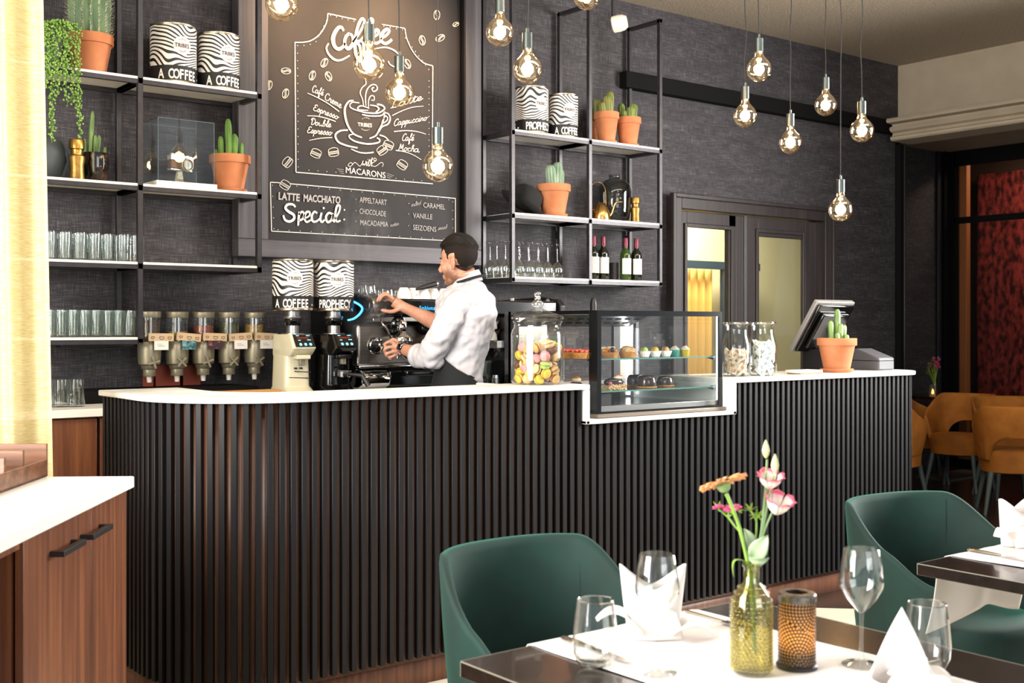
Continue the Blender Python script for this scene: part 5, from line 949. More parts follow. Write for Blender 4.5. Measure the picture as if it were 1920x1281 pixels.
# pastries
SH1, SH2 = 1.2565, 1.1115
def onk(u, y, z): return Vector((PY(u, 0, y).x, y, z))
M['crust'] = pm('baked crust', '#b9793c', .8, c2='#d09a58', nscale=90); M['berry'] = pm('red fruit', '#b03a2c', .25, c2='#d8705a', nscale=60); M['choco'] = pm('chocolate glaze', '#2c1913', .18, c2='#3a231b', nscale=30, coat=.5)
M['almond'] = pm('almond flakes', '#e0bf8a', .7); M['cream2'] = pm('whipped cream', '#f2eadc', .6); M['orange'] = pm('orange glaze', '#e08a2a', .2); M['kiwi'] = pm('lime macaron', '#a8c050', .5); M['papercup'] = pm('paper case', '#f3f0ec', .7); M['teal'] = pm('teal case', '#3fae9c', .6); M['green'] = pm('green case', '#4f9a3c', .6); M['yel'] = pm('yellow case', '#d9bd22', .6)
def tart(lb, loc, kind, group=None):
    t = thing('fruit_tart' if kind != 'almond' else 'almond_tart', lb, 'tart', loc, random.uniform(-.3, .3), group); g = MB()
    g.lathe([(.0001, 0), (.034, 0), (.042, .026), (.040, .027), (.036, .02), (.0001, .02)], seg=36, rib=lambda a, z: 1 + .02 * math.cos(18 * a)); g.build('crust', M['crust'], t); rr = random.Random(len(lb))
    g = MB()
    if kind == 'red':
        for i in range(11): a = i * 2.4; r = .008 + .026 * (i / 11); g.ell((r * math.cos(a), r * math.sin(a), .03 + .006 * (1 - i / 11)), (.013, .008, .009), 10, 6)
        g.build('red_fruit', M['berry'], t)
    elif kind == 'mixed':
        for i in range(7): a = i * 2.4; r = .006 + .026 * (i / 7); g.ell((r * math.cos(a), r * math.sin(a), .031), (.013, .009, .010), 10, 6)
        g.build('orange_slices', M['orange'], t); g = MB(); g.ell((-.008, -.032, .034), .0105, 12, 8); g.ell((.002, -.02, .040), .010, 12, 8); g.build('blueberry', pm('blueberry', '#1c1d2e', .3), t)
        g = MB()
        for i in range(9): a = i * 2.1; r = .01 + .02 * rr.random(); g.ell((r * math.cos(a), r * math.sin(a) + .008, .042 + .006 * rr.random()), (.012, .004, .007), 8, 5, 0)
        g.build('almond_flakes', M['almond'], t)
    else:
        g.ell((0, 0, .028), (.037, .037, .026), 22, 10); g.build('dome', pm('almond dome', '#b57a48', .6, c2='#d8b27a', nscale=110), t); g = MB()
        for i in range(22): a = rr.uniform(0, 6.28); e = rr.uniform(.2, 1.4); n = Vector((math.cos(a) * math.cos(e), math.sin(a) * math.cos(e), math.sin(e))); c = Vector((n.x * .037, n.y * .037, .028 + n.z * .026)); g.ell((0, 0, 0), (.009, .006, .0018), 8, 4, 0, Matrix.Translation(c) @ n.to_track_quat('Z', 'Y').to_matrix().to_4x4())
        g.build('almond_flakes', M['almond'], t)
    return t
for u, y, k, lb in ((1066, 4.02, 'red', 'red fruit tart beside the macaron jar in the display case'), (1086, 3.93, 'red', 'red fruit tart second from the left on the upper glass shelf'), (1108, 3.92, 'red', 'red fruit tart behind the black corner post of the display case'), (1143, 3.92, 'mixed', 'fruit tart with blueberry and orange on the upper glass shelf'), (1177, 3.92, 'almond', 'almond flake tart in the middle of the upper glass shelf')): tart(lb, onk(u, y, SH1), k)
for u, c, lb in ((1208, 'green', 'green macaron in a white paper case'), (1228, 'yellow', 'yellow macaron in a white paper case'), (1248, 'tan', 'tan striped macaron in a white paper case')):
    L = onk(u, 3.92, SH1); pc = thing('paper_case', 'white paper case holding a %s macaron in the display case' % c, 'paper case', L); g = MB(); g.shell([(.0001, .001), (.020, .001), (.030, .028)], seg=48); g.v = [(x * (1 + .05 * math.cos(12 * math.atan2(y, x))), y * (1 + .05 * math.cos(12 * math.atan2(y, x))), z) for x, y, z in g.v]; g.build('pleated_paper', M['papercup'], pc, solid=.0008)
    macaron(c, L + Vector((0, 0, .026)), (R_(80), .3, .3), lb + ' on the upper glass shelf', None)
    bpy.data.objects[-1] if False else None
for u, m1, lb in ((1265, 'teal', 'cupcake in a teal and green case on the upper glass shelf'), (1284, 'yel', 'cupcake in a bright yellow case on the upper glass shelf')):
    t = thing('cupcake', lb, 'cupcake', onk(u, 3.95, SH1)); g = MB(); g.lathe([(.0001, 0), (.019, 0), (.024, .032), (.0001, .032)], seg=36, rib=lambda a, z: 1 + .03 * math.cos(18 * a)); g.build('case', M[m1], t); g = MB(); g.ell((0, 0, .032), (.0235, .0235, .014), 20, 8); g.ell((0, 0, .042), (.014, .014, .008), 14, 6); g.build('icing', M['cream2'], t); g = MB(); g.ell((.004, -.004, .05), (.006, .004, .004), 8, 5); g.build('topping', M['orange'], t)
def bomb(lb, loc, rx, ry, rz_): 
    t = thing('chocolate_cake', lb, 'cake', loc, group=None); g = MB(); g.lathe([(.0001, 0), (1, .0), (1.05, .12), (1.06, .4), (1.0, .7), (.86, .9), (.6, .99), (.0001, 1.0)], seg=32, mx=Matrix.Diagonal((rx, ry, rz_, 1)) @ Matrix.Translation((0, 0, .06))); g.build('glaze', M['choco'], t, sm=80)
    g = MB(); rr = random.Random(3)
    for i in range(34): a = 2 * PI * i / 34; g.ell((rx * 1.03 * math.cos(a), ry * 1.03 * math.sin(a), .004), (.0055, .0055, .0045), 6, 4)
    g.build('nut_base', M['crust'], t); return t
bomb('tall chocolate glazed dome cake in the middle of the lower glass shelf', onk(1212, 3.93, SH2), .044, .044, .058); bomb('chocolate glazed log cake at the right of the lower glass shelf', onk(1247, 3.96, SH2), .045, .034, .05); bomb('chocolate glazed cake behind the others on the lower glass shelf', onk(1190, 4.08, SH2), .036, .036, .054)
ec = thing('cream_pastry', 'chocolate topped pastry with nut base and orange garnish on the lower glass shelf', 'pastry', onk(1152, 3.91, SH2)); g = MB(); rr = random.Random(5)
g.box((-.058, -.026, 0), (.05, .026, .022))
for i in range(70): g.ell((rr.uniform(-.058, .05), -.026 + rr.uniform(-.003, .002), rr.uniform(.003, .022)), rr.uniform(.003, .006), 6, 4)
g.build('nut_base', pm('nut brittle', '#c99a62', .7, c2='#e8cda0', nscale=120), ec); g = MB(); g.ell((-.005, 0, .034), (.056, .03, .022), 22, 10); g.build('chocolate_top', M['choco'], ec); g = MB(); g.ell((.01, -.012, .055), (.026, .014, .008), 14, 6); g.build('cream', M['cream2'], ec); g = MB(); g.ell((.016, -.01, .063), (.024, .010, .005), 12, 6); g.build('orange_peel', M['orange'], ec); g = MB(); g.ell((-.05, -.026, .03), .009, 8, 6); g.build('pink_drop', pm('pink drop', '#d0708a', .4), ec)
ec2 = thing('cream_pastry', 'white and orange topped pastry at the left end of the lower glass shelf', 'pastry', onk(1080, 4.0, SH2)); g = MB(); g.ell((0, 0, .02), (.035, .03, .02), 18, 8); g.build('chocolate_base', M['choco'], ec2); g = MB(); g.ell((0, -.004, .046), (.024, .018, .013), 16, 7); g.build('cream', M['cream2'], ec2); g = MB(); g.ell((-.004, -.008, .056), (.018, .012, .007), 12, 6); g.build('orange_peel', M['orange'], ec2)
bxs = thing('clear_tray', 'small clear plastic tray behind the chocolate log cake', 'tray', onk(1268, 4.15, SH2)); g = MB(); framebox(g, -.06, .06, 0, .05, .004, -.03, .03, .004); g.build('walls', glassm('clear plastic', (.85, .88, .88), .4, base=.12), bxs)
# ================================================================== jars with sachets and biscuits
def sjar(lb, loc):
    t = thing('glass_jar', lb, 'jar', loc); r = .072; g = MB()
    pr = [(.0001, .002), (r - .006, .002), (r, .012), (r, .15), (r - .006, .175), (r - .014, .205), (r - .017, .23), (r - .016, .25), (r - .006, .262), (r - .005, .268), (r - .011, .272)]; g.shell(pr + [(q - .003, z) for q, z in reversed(pr[2:9])], seg=44); g.build('jar_body', M['jglass'], t, sm=70)
    g = MB(); g.tube([((r - .008) * math.cos(a), (r - .008) * math.sin(a), .266) for a in [2 * PI * k / 32 for k in range(32)]], .005, 8, closed=True); g.build('rim', bpy.data.materials['knob glass'], t); return t
ja = Vector((PY(1381, 0, 3.93).x, 3.93, CT)); jb = Vector((PY(1430, 0, 3.90).x, 3.90, CT))
sjar('open glass jar of wrapped biscuits next to the display case', ja); sjar('open glass jar of white sugar sachets left of the till', jb)
def packet(name, lb, cat, m_, mp, group, L, W, T):
    o = MB(); n = 6
    o.loft([[(-L / 2 + L * i / n, sy * W / 2, sz * T * (.15 + .85 * math.sin(PI * i / n))) for sy, sz in ((-1, -1), (1, -1), (1, 1), (-1, 1))] for i in range(n + 1)])
    ob = o.build(name, m_, sm=50); tag(ob, lb, cat, group); p = MB(); p.add([(-L * .2, -W * .3, T * 1.02), (L * .2, -W * .3, T * 1.02), (L * .2, W * .25, T * 1.02), (-L * .2, W * .25, T * 1.02)], [(0, 1, 2, 3)]); p.add([(-L * .2, -W * .3, -T * 1.02), (L * .2, -W * .3, -T * 1.02), (L * .2, W * .25, -T * 1.02), (-L * .2, W * .25, -T * 1.02)], [(3, 2, 1, 0)]); p.build('print', mp, ob, sm=0); return ob
def fill(center, proto, n, r, h, zlo, seed, lb, mind):
    rr = random.Random(seed); P = []; first = True
    for it in range(6000):
        if len(P) >= n: break
        a = rr.uniform(0, 6.28); q = r * math.sqrt(rr.uniform(.25, 1)); p = Vector((q * math.cos(a), q * math.sin(a), rr.uniform(zlo, h)))
        if all((p - s).length > mind for s in P):
            P.append(p); rot = (rr.uniform(.6, 2.2), rr.uniform(-.9, .9), a + PI / 2 + rr.uniform(-.4, .4))
            if first: proto.location = center + p; proto.rotation_euler = rot; first = False
            else: dup(proto, center + p, rot=rot, label=lb)
lb = 'white paper sugar sachet inside the glass jar left of the till'; s_ = packet('sugar_sachet', lb, 'sachet', M['paper'], pm('pale blue print', '#a9b6c6', .7), 'sugar sachets in the glass jar', .058, .03, .003)
fill(jb, s_, 62, .046, .165, .02, 4, lb, .021)
lb = 'clear wrapped biscuit inside the glass jar beside the display case'; s_ = packet('wrapped_biscuit', lb, 'biscuit', pm('clear wrapper biscuit', '#d9c2a4', .25, c2='#efe6da', nscale=35), pm('biscuit brown', '#c98a4c', .6), 'wrapped biscuits in the glass jar', .046, .034, .007)
fill(ja, s_, 44, .046, .12, .02, 9, lb, .023)
# ================================================================== till, printer, plant
till = thing('till_monitor', 'black touch screen till tilted back on the counter seen from behind', 'monitor', (PY(1545, 0, 4.15).x, 4.12, CT))
pbl = Vector((PY(1484, 660, 4.18).x, 4.18, PY(1484, 660, 4.18).z)); ptl = Vector((pbl.x, 4.00, PY(1530, 566, 4.0).z)); tv = (ptl - pbl); ht = tv.length; tdir = tv.normalized(); xd = Vector((1, 0, 0)); nd = xd.cross(tdir).normalized()
mxT = Matrix(((xd.x, tdir.x, nd.x, pbl.x), (xd.y, tdir.y, nd.y, pbl.y), (xd.z, tdir.z, nd.z, pbl.z), (0, 0, 0, 1))); wT = .34
g = MB(); g.box((0, 0, -.028), (wT, ht, 0), 0, mxT); g.build('screen_frame', pm('silver plastic', '#8f8d8a', .4, metal=.3), till, world=True, bevel=.005)
g = MB(); g.box((.012, .012, 0), (wT - .012, ht - .012, .02), 0, mxT); g.box((.05, .05, .02), (wT - .05, ht - .06, .045), 0, mxT); g.build('back_shell', M['gloss'], till, world=True, bevel=.008)
g = MB(); g.box((.02, .02, -.030), (wT - .02, ht - .02, -.028), 0, mxT); g.build('screen', M['gloss'], till, world=True)
g = MB(); c = pbl + xd * wT / 2; g.box((c.x - .05, 4.05, CT), (c.x + .05, 4.2, CT + .13)); g.build('stand', M['black'], till, world=True, bevel=.01)
pr = thing('receipt_printer', 'grey slanted receipt printer behind the terracotta pot on the counter end', 'printer', (PY(1640, 0, 4.05).x, 4.05, CT)); px_ = pr.location.x
M['gplast'] = pm('grey plastic', '#5a5b60', .5)
xq = PY(1632, 0, 4.0).x
g = MB(); sd = [(3.93, 0), (4.14, 0), (4.14, .05), (4.11, .118), (4.08, .122), (3.93, .07)]; g.loft([[(x, y, CT + z) for y, z in sd] for x in (xq - .02, xq + .13)]); g.build('housing', M['gplast'], pr, world=True, bevel=.008)
g = MB(); g.box((xq - .021, 3.929, CT + .052), (xq + .131, 4.142, CT + .055)); g.build('seam', M['dark'], pr, world=True)
cd = thing('card_terminal', 'dark box behind the terracotta pot left of the receipt printer', 'terminal', (PY(1612, 0, 4.12).x, 4.12, CT)); MB().cbox((0, 0, .055), (.14, .1, .11)).build('housing', pm('dark slate plastic', '#2e353c', .45), cd, bevel=.006); MB().cbox((.03, -.051, .085), (.03, .002, .02)).build('sticker', M['paper'], cd)
cactus('column_cactus', 'green column cactus in a large terracotta pot on the counter beside the till', Vector((PY(1569, 0, 3.93).x, 3.93, CT)), .107, .168, [(.0, -.0, .0185, .19, .03, 6), (-.048, .0, .016, .125, -.05, 6), (-.012, -.03, .017, .11, .05, 6), (.055, .0, .015, .105, .12, 6), (.03, -.02, .014, .10, 0, 6), (-.045, -.04, .014, .06, -.1, 6), (.01, -.055, .014, .05, .05, 6), (.055, -.03, .011, .028, .3, 6), (-.065, -.01, .012, .035, -.3, 6), (-.03, -.06, .011, .03, -.2, 6)], '#4c7034', '#86a660', True, (.004, 9))
bk_ = thing('booklet', 'small white stack of cards on the counter left of the terracotta pot', 'cards', (PY(1508, 0, 3.90).x, 3.90, CT)); MB().box((-.085, -.045, 0), (.085, .045, .006)).build('card_tray', pm('kraft card', '#b98a62', .7), bk_); MB().box((-.095, -.05, .006), (.09, .05, .02)).build('cards', M['paper'], bk_, bevel=.001)
tp = tag(MB().lathe([(.0001, 0), (.011, 0), (.010, .07), (.016, .10), (.017, .12), (.012, .128), (.0001, .13)], seg=18).build('pepper_mill', M['black'], sm=60), 'black pepper mill top showing above the display case', 'pepper mill'); tp.location = (PY(1113, 0, 4.75).x, 4.75, 1.43)
tp.location.z = 1.043; tp.location.y = 5.2; tp.location.x = PY(1113, 0, 5.2).x; tp.scale = (1.3, 1.3, 4.1)
# ================================================================== barista
D0 = 5.85
def Q(u, v, d=0.0): return PD(u, v, D0 + d)
pp = PD(866, 700, D0); per = thing('person', 'barista in white rolled-sleeve shirt and black apron working the espresso machine', 'person', (pp.x, pp.y, 0))
def skinm():
    m, nt, b = new_mat('skin'); tc = N(nt, 'ShaderNodeTexCoord'); jw = PD(840, 527, D0 - .065) - Vector((pp.x, pp.y, 0))
    n = noise(nt, 60, 3); r0 = ramp(nt, n.outputs['Fac'], [(.35, '#b58068'), (.65, '#c08c72')])
    mp = N(nt, 'ShaderNodeMapping'); mp.inputs['Location'].default_value = -jw; nt.links.new(tc.outputs['Object'], mp.inputs[0]); ln = N(nt, 'ShaderNodeVectorMath', operation='LENGTH'); nt.links.new(mp.outputs[0], ln.inputs[0])
    mr = N(nt, 'ShaderNodeMapRange'); mr.inputs[1].default_value = .078; mr.inputs[2].default_value = .045; nt.links.new(ln.outputs['Value'], mr.inputs[0])
    n2 = noise(nt, 700, 1); mm = N(nt, 'ShaderNodeMath', operation='MULTIPLY'); nt.links.new(mr.outputs[0], mm.inputs[0]); nt.links.new(n2.outputs['Fac'], mm.inputs[1]); m2 = N(nt, 'ShaderNodeMath', operation='MULTIPLY', use_clamp=True); m2.inputs[1].default_value = 1.5; nt.links.new(mm.outputs[0], m2.inputs[0])
    mx = N(nt, 'ShaderNodeMix', data_type='RGBA'); nt.links.new(m2.outputs[0], mx.inputs[0]); nt.links.new(r0.outputs[0], mx.inputs[6]); mx.inputs[7].default_value = lin('#5e3a26'); nt.links.new(mx.outputs[2], b.inputs['Base Color'])
    b.inputs['Roughness'].default_value = .5; b.inputs['Subsurface Weight'].default_value = .12; b.inputs['Subsurface Radius'].default_value = (.012, .004, .002); b.inputs['Subsurface Scale'].default_value = .3; return m
M['skin'] = skinm()
def remesh(o, vox, sm_it):
    m = o.modifiers.new('remesh', 'REMESH'); m.mode = 'VOXEL'; m.voxel_size = vox; m.use_smooth_shade = True
    if sm_it: s = o.modifiers.new('smooth', 'SMOOTH'); s.iterations = sm_it; s.factor = .5
    return o
# head frame: x = face direction, y = his left, z = up
fdir = (-RT * .93 + FW * .36).normalized(); hz = (UP * .97 + fdir * -.0).normalized()
tiltax = R_(9)
fd = (fdir * math.cos(tiltax) - UP * math.sin(tiltax)).normalized(); up_ = (UP * math.cos(tiltax) + fdir * math.sin(tiltax)).normalized(); lf = up_.cross(fd).normalized()
hc = PD(858, 492, D0 - .01); S_ = .97
HM = Matrix(((fd.x, lf.x, up_.x, hc.x), (fd.y, lf.y, up_.y, hc.y), (fd.z, lf.z, up_.z, hc.z), (0, 0, 0, 1))) @ Matrix.Diagonal((S_, S_, S_, 1))
b = MB()
b.ell((-.014, 0, .038), (.096, .075, .084), 32, 20, 0, HM); b.ell((.026, 0, -.022), (.060, .058, .082), 28, 18, 0, HM); b.ell((.046, 0, -.086), (.036, .040, .030), 20, 12, 0, HM); b.ell((.010, .0, -.062), (.050, .056, .040), 20, 12, 0, HM)
b.ell((.066, 0, .022), (.022, .044, .014), 18, 10, 0, HM); b.tube([HM @ Vector(p) for p in ((.078, 0, .018), (.094, 0, -.006), (.106, 0, -.026))], [.008, .0095, .0115], 12)
b.ell((.098, 0, -.030), (.013, .0145, .0085), 14, 8, 0, HM); b.ell((.081, 0, -.058), (.013, .024, .0065), 16, 8, 0, HM); b.ell((.079, 0, -.069), (.013, .020, .0075), 16, 8, 0, HM); b.ell((.072, 0, -.092), (.016, .020, .016), 14, 8, 0, HM)
for s in (1, -1):
    b.ell((.054, s * .036, -.024), (.026, .021, .030), 16, 10, 0, HM); b.ell((.074, s * .030, .004), (.012, .0135, .0085), 14, 8, 0, HM)
    em_ = HM @ Matrix.Translation((-.006, s * .074, -.006)) @ Matrix.Rotation(s * R_(-22), 4, 'Z') @ Matrix.Rotation(R_(-10), 4, 'Y') @ Matrix.Diagonal((1.12, 1.25, 1.15, 1))
    b.tube([em_ @ Vector(p) for p in cr([(.006, s * .0, -.026), (-.006, s * .006, -.03), (-.016, s * .011, -.012), (-.020, s * .013, .010), (-.010, s * .011, .026), (.006, s * .007, .024), (.012, 0, .008)], 5)], .0048, 8)
    b.ell((0, s * .002, -.002), (.014, .006, .024), 14, 8, 0, em_)
nk0, nk1 = HM @ Vector((-.028, 0, -.05)), PD(876, 535, D0 + .01)
b.tube([nk0, nk0.lerp(nk1, .5), nk1, PD(876, 560, D0)], [.055, .054, .060, .07], 20)
b.ell(tuple(PD(873, 610, D0)), (.11, .11, .17), 20, 12)
# arms: near (left) and far (right)
NE, NW = Q(806, 668, -.16), Q(759, 656, .0); NS = Q(857, 563, -.17)
FE, FWr = Q(832, 612, .12), Q(759, 577, .06); FS = Q(868, 560, .17)
b.tube(cr([NS, NS.lerp(NE, .5), NE], 4), [.05, .05, .048, .047, .046, .045, .044, .043, .042], 14); b.tube(cr([NE, NE.lerp(NW, .35), NE.lerp(NW, .7), NW, Q(748, 654, .02)], 4), [.043, .043, .043, .042, .041, .040, .038, .036, .034, .032, .031, .030, .029, .028, .028, .028, .028], 16)
b.tube([FS, FE], [.05, .044], 14); b.tube(cr([FE, FE.lerp(FWr, .35), FE.lerp(FWr, .7), FWr, Q(750, 573, .065)], 4), [.043, .044, .044, .043, .041, .039, .037, .034, .031, .029, .028, .027, .027, .027, .027, .027, .027], 16)
# far hand on the steam knob, palm down, fingers curled
def finger(pts, r0, r1):
    P = cr([Q(*p) for p in pts], 4); b.tube(P, [r0 + (r1 - r0) * i / (len(P) - 1) for i in range(len(P))], 10); b.ell(tuple(P[-1]), r1 * 1.02, 10, 6)
def palm(c, du, dv, rad): b.ell(tuple(Q(*c)), rad, 16, 10)
b.tube([Q(756, 575, .065), Q(745, 570, .065), Q(737, 566, .06)], [.026, .029, .027], 14, flat=1.0); b.tube([Q(752, 573, .095), Q(738, 566, .10)], [.022, .022], 12)
finger([(739, 562, .035), (727, 553, .03), (717, 555, .025), (712, 563, .025)], .0098, .0080)
finger([(738, 562, .058), (725, 551, .056), (714, 554, .05), (708, 564, .05)], .0098, .0082)
finger([(738, 564, .08), (725, 555, .082), (715, 559, .078), (710, 569, .075)], .0092, .0078)
finger([(741, 568, .102), (729, 562, .105), (720, 566, .102), (716, 573, .10)], .0084, .0070)
finger([(749, 579, .045), (737, 584, .03), (727, 584, .02), (717, 582, .018)], .0125, .0090)
# near hand at the steam wand
b.tube([Q(755, 655, .01), Q(745, 653, .03), Q(739, 653, .035)], [.026, .0295, .028], 14); b.tube([Q(750, 657, .06), Q(740, 658, .065)], [.02, .021], 12)
finger([(741, 645, .01), (731, 641, .0), (722, 645, -.005), (722, 652, .005)], .0098, .0080)
finger([(741, 652, .005), (730, 651, -.008), (721, 656, -.008), (723, 662, .006)], .0098, .0080)
finger([(742, 659, .01), (732, 661, .0), (724, 665, .0), (728, 669, .012)], .0092, .0078)
finger([(745, 665, .02), (737, 668, .01), (730, 671, .012), (734, 674, .02)], .0084, .0070)
finger([(747, 643, .06), (738, 637, .065), (731, 640, .06)], .0115, .0088)
body = b.build('body', M['skin'], per, world=True); remesh(body, .0042, 3)
# eyelid line, brows
g = MB()
for s in (1, -1):
    g.tube([HM @ Vector(p) for p in ((.083, s * .016, .030), (.080, s * .030, .034), (.066, s * .048, .030))], [.0022, .0036, .0018], 8)
g.build('eyebrows', pm('dark brow', '#2a1c14', .8), per, world=True)
g = MB()
for s in (1, -1): g.tube([HM @ Vector(p) for p in cr([(.0845, s * .019, .002), (.0865, s * .030, -.001), (.0785, s * .043, .001)], 4)], .0013, 6)
g.build('eyelashes', pm('lash', '#1c1410', .8), per, world=True)
# hair: swept back on top, short at the sides
M['hair'] = pm('dark brown hair', '#0b0806', .5, spec=.3, c2='#1c130d', nscale=26, stretch=(.25, .25, 4), bumps=.8, bscale=150); M['hair2'] = pm('short side hair', '#120d0a', .8, spec=.2, c2='#1f1711', nscale=300)
def hairshell(rx, ry, rz, cz, keep, wav=0.0):
    g = MB(); g.ell((0, 0, 0), (1, 1, 1), 64, 44); out = []
    for (x, y, z) in g.v:
        k = keep(x, y, z); w = 1 + wav * math.sin(17 * math.atan2(y, z + .3) + 3 * x) * (1 - abs(y) ** 4); s = (w if k >= 1 else (.86 + (.14 * max(k, 0)) * w))
        out.append(HM @ Vector((-.014 + rx * x * s, ry * y * s, cz + rz * z * s)))
    g.v = [tuple(p) for p in out]; return g
sst = lambda a, b_, x: max(0, min(1, (x - a) / (b_ - a)))
g = hairshell(.101, .0795, .089, .038, lambda x, y, z: sst(-.03, .05, z - (-.85 + .90 * sst(-.18, -.02, x) - .34 * sst(.28, .34, x) * sst(.48, .42, x) + .42 * sst(.40, .62, x) + .012 * math.sin(60 * x)))); g.build('side_hair', M['hair2'], per, world=True, sm=180)
g = hairshell(.112, .080, .112, .040, lambda x, y, z: sst(-.05, .05, z - .36 - .16 * sst(.35, .9, x) + .30 * sst(-.2, -1, x) + .03 * math.sin(14 * x + 9 * y)), .016); g.build('top_hair', M['hair'], per, world=True, sm=180)
# ---- shirt
M['shirt'] = pm('white cotton shirt', '#b9b6ba', .8, bumps=.18, bscale=22)
sh = MB(); rows = [(735, 858, 50, .175), (705, 861, 44, .165), (682, 863, 42.5, .160), (655, 868, 46, .168), (622, 873, 53, .185), (590, 874, 57.5, .195), (566, 873, 56, .195), (548, 874, 44, .165), (536, 876, 31, .11), (526, 878, 22, .068)]
rings = []
for v, u, hw, hd in rows:
    c = PD(u, v, D0 + .0); k = D0 / FPX
    rings.append([tuple(c + RT * (hw * k * math.copysign(abs(math.cos(t)) ** .85, math.cos(t))) + FW * (hd * math.copysign(abs(math.sin(t)) ** .85, math.sin(t)))) for t in [2 * PI * i / 40 for i in range(40)]])
sh.loft(rings)
sh.tube(cr([Q(868, 560, -.12), Q(853, 575, -.185), Q(832, 618, -.20), Q(812, 655, -.175), Q(803, 668, -.15)], 5), [.055 + .012 * math.sin(PI * i / 20) for i in range(21)], 20)
sh.tube(cr([Q(808, 664, -.165), Q(798, 670, -.13), Q(786, 669, -.085)], 5), [.058, .060, .061, .060, .059, .058, .058, .057, .056, .056, .055], 20)
sh.ell(tuple(Q(812, 678, -.155)), (.055, .055, .04), 16, 10)
sh.tube(cr([Q(870, 560, .12), Q(852, 580, .16), Q(836, 606, .135), Q(826, 606, .12)], 5), [.06, .062, .062, .06, .058, .057, .056, .055, .054, .054, .054, .054, .053, .053, .052, .052], 20)
so = sh.build('shirt', M['shirt'], per, world=True); remesh(so, .007, 4)
tx = bpy.data.textures.new('wrinkles', 'CLOUDS'); tx.noise_scale = .055; tx.noise_depth = 1
dm = so.modifiers.new('wrinkle', 'DISPLACE'); dm.texture = tx; dm.strength = .026; dm.mid_level = .5; dm.texture_coords = 'GLOBAL'
cf = MB(); P0, P1 = Q(789, 668, -.095), Q(781, 667, -.07); cf.tube([P0, P0.lerp(P1, .3), P1.lerp(P0, .3), P1], [.058, .062, .062, .057], 24); cf.build('rolled_cuff', M['shirt'], per, world=True)
co = MB(); n = 36; cc0 = PD(878, 530, D0); cc1 = PD(876, 514, D0 - .0)
rg = []
for c, rr, dz in ((PD(878, 533, D0), .072, 0), (PD(876.5, 521, D0), .066, 0), (PD(875, 513, D0), .060, 0)):
    rg.append([tuple(c + RT * (rr * math.cos(t)) + FW * (rr * 1.02 * math.sin(t)) + UP * (.020 * math.cos(t))) for t in [2 * PI * i / n for i in range(n)]])
co.loft(rg, cap=False); co.build('collar', M['shirt'], per, world=True, solid=.004)
# ---- apron: strap, skirt with slanting edge, waist tie and bow
M['apron'] = pm('black apron cloth', '#08090b', .85, c2='#0d0e11', nscale=12)
st = MB(); ring = []
for i in range(21):
    t = R_(-170 + 190 * i / 20); ring.append(PD(877, 524, D0) + RT * (.074 * math.cos(t)) + FW * (.076 * math.sin(t)) + UP * (.022 * math.cos(t) - .004))
ring = [PD(850, 552, D0 - .11)] + ring + [PD(862, 552, D0 + .14)]
st.tube(cr(ring, 3), .014, 8, flat=.5); st.build('neck_strap', M['apron'], per, world=True)
ap = MB(); aro = [(900, 852, 56, .19), (800, 855, 54, .19), (745, 857, 53, .185), (735, 858, 52, .18), (720, 859.5, 48.5, .174), (705, 861, 46.5, .172), (690, 862.5, 45, .168), (675, 864.5, 45.5, .168), (660, 867.5, 47.5, .172), (648, 869.5, 50, .178)]
aa = {900: 12, 800: 10, 745: 0, 735: -10, 720: -34, 705: -62, 690: -92, 675: -118, 660: -140, 648: -165}
NN = 40; vs = []
for v, u, hw, hd in aro:
    c = PD(u, v, D0); k = D0 / FPX; a0 = aa[v]; a1 = -360 - a0
    for i in range(NN + 1):
        t = R_(a0 + (a1 - a0) * i / NN); vs.append(tuple(c + RT * (hw * k * 1.03 * math.copysign(abs(math.cos(t)) ** .85, math.cos(t))) + FW * (hd * 1.04 * math.copysign(abs(math.sin(t)) ** .85, math.sin(t)))))
ap.add(vs, [(j * (NN + 1) + i, j * (NN + 1) + i + 1, (j + 1) * (NN + 1) + i + 1, (j + 1) * (NN + 1) + i) for j in range(len(aro) - 1) for i in range(NN)]); ap.build('apron', M['apron'], per, world=True, solid=.006, sm=180)
bw = MB()
for p in ([(880, 705, -.17), (893, 711, -.09), (902, 713, -.02)], [(902, 713, -.02), (893, 706, -.06), (884, 714, -.09), (892, 719, -.06), (902, 714, -.02)], [(902, 713, -.02), (908, 706, -.02), (914, 712, -.02), (908, 717, -.02), (902, 714, -.02)], [(902, 714, -.02), (905, 722, -.03), (899, 732, -.03)], [(902, 714, -.02), (910, 722, -.02), (915, 727, -.02)]): bw.tube(cr([Q(*q) for q in p], 5), .0085, 8, flat=.5)
bw.ell(tuple(Q(902, 713, -.025)), .012, 10, 8); bw.build('apron_bow', M['apron'], per, world=True)
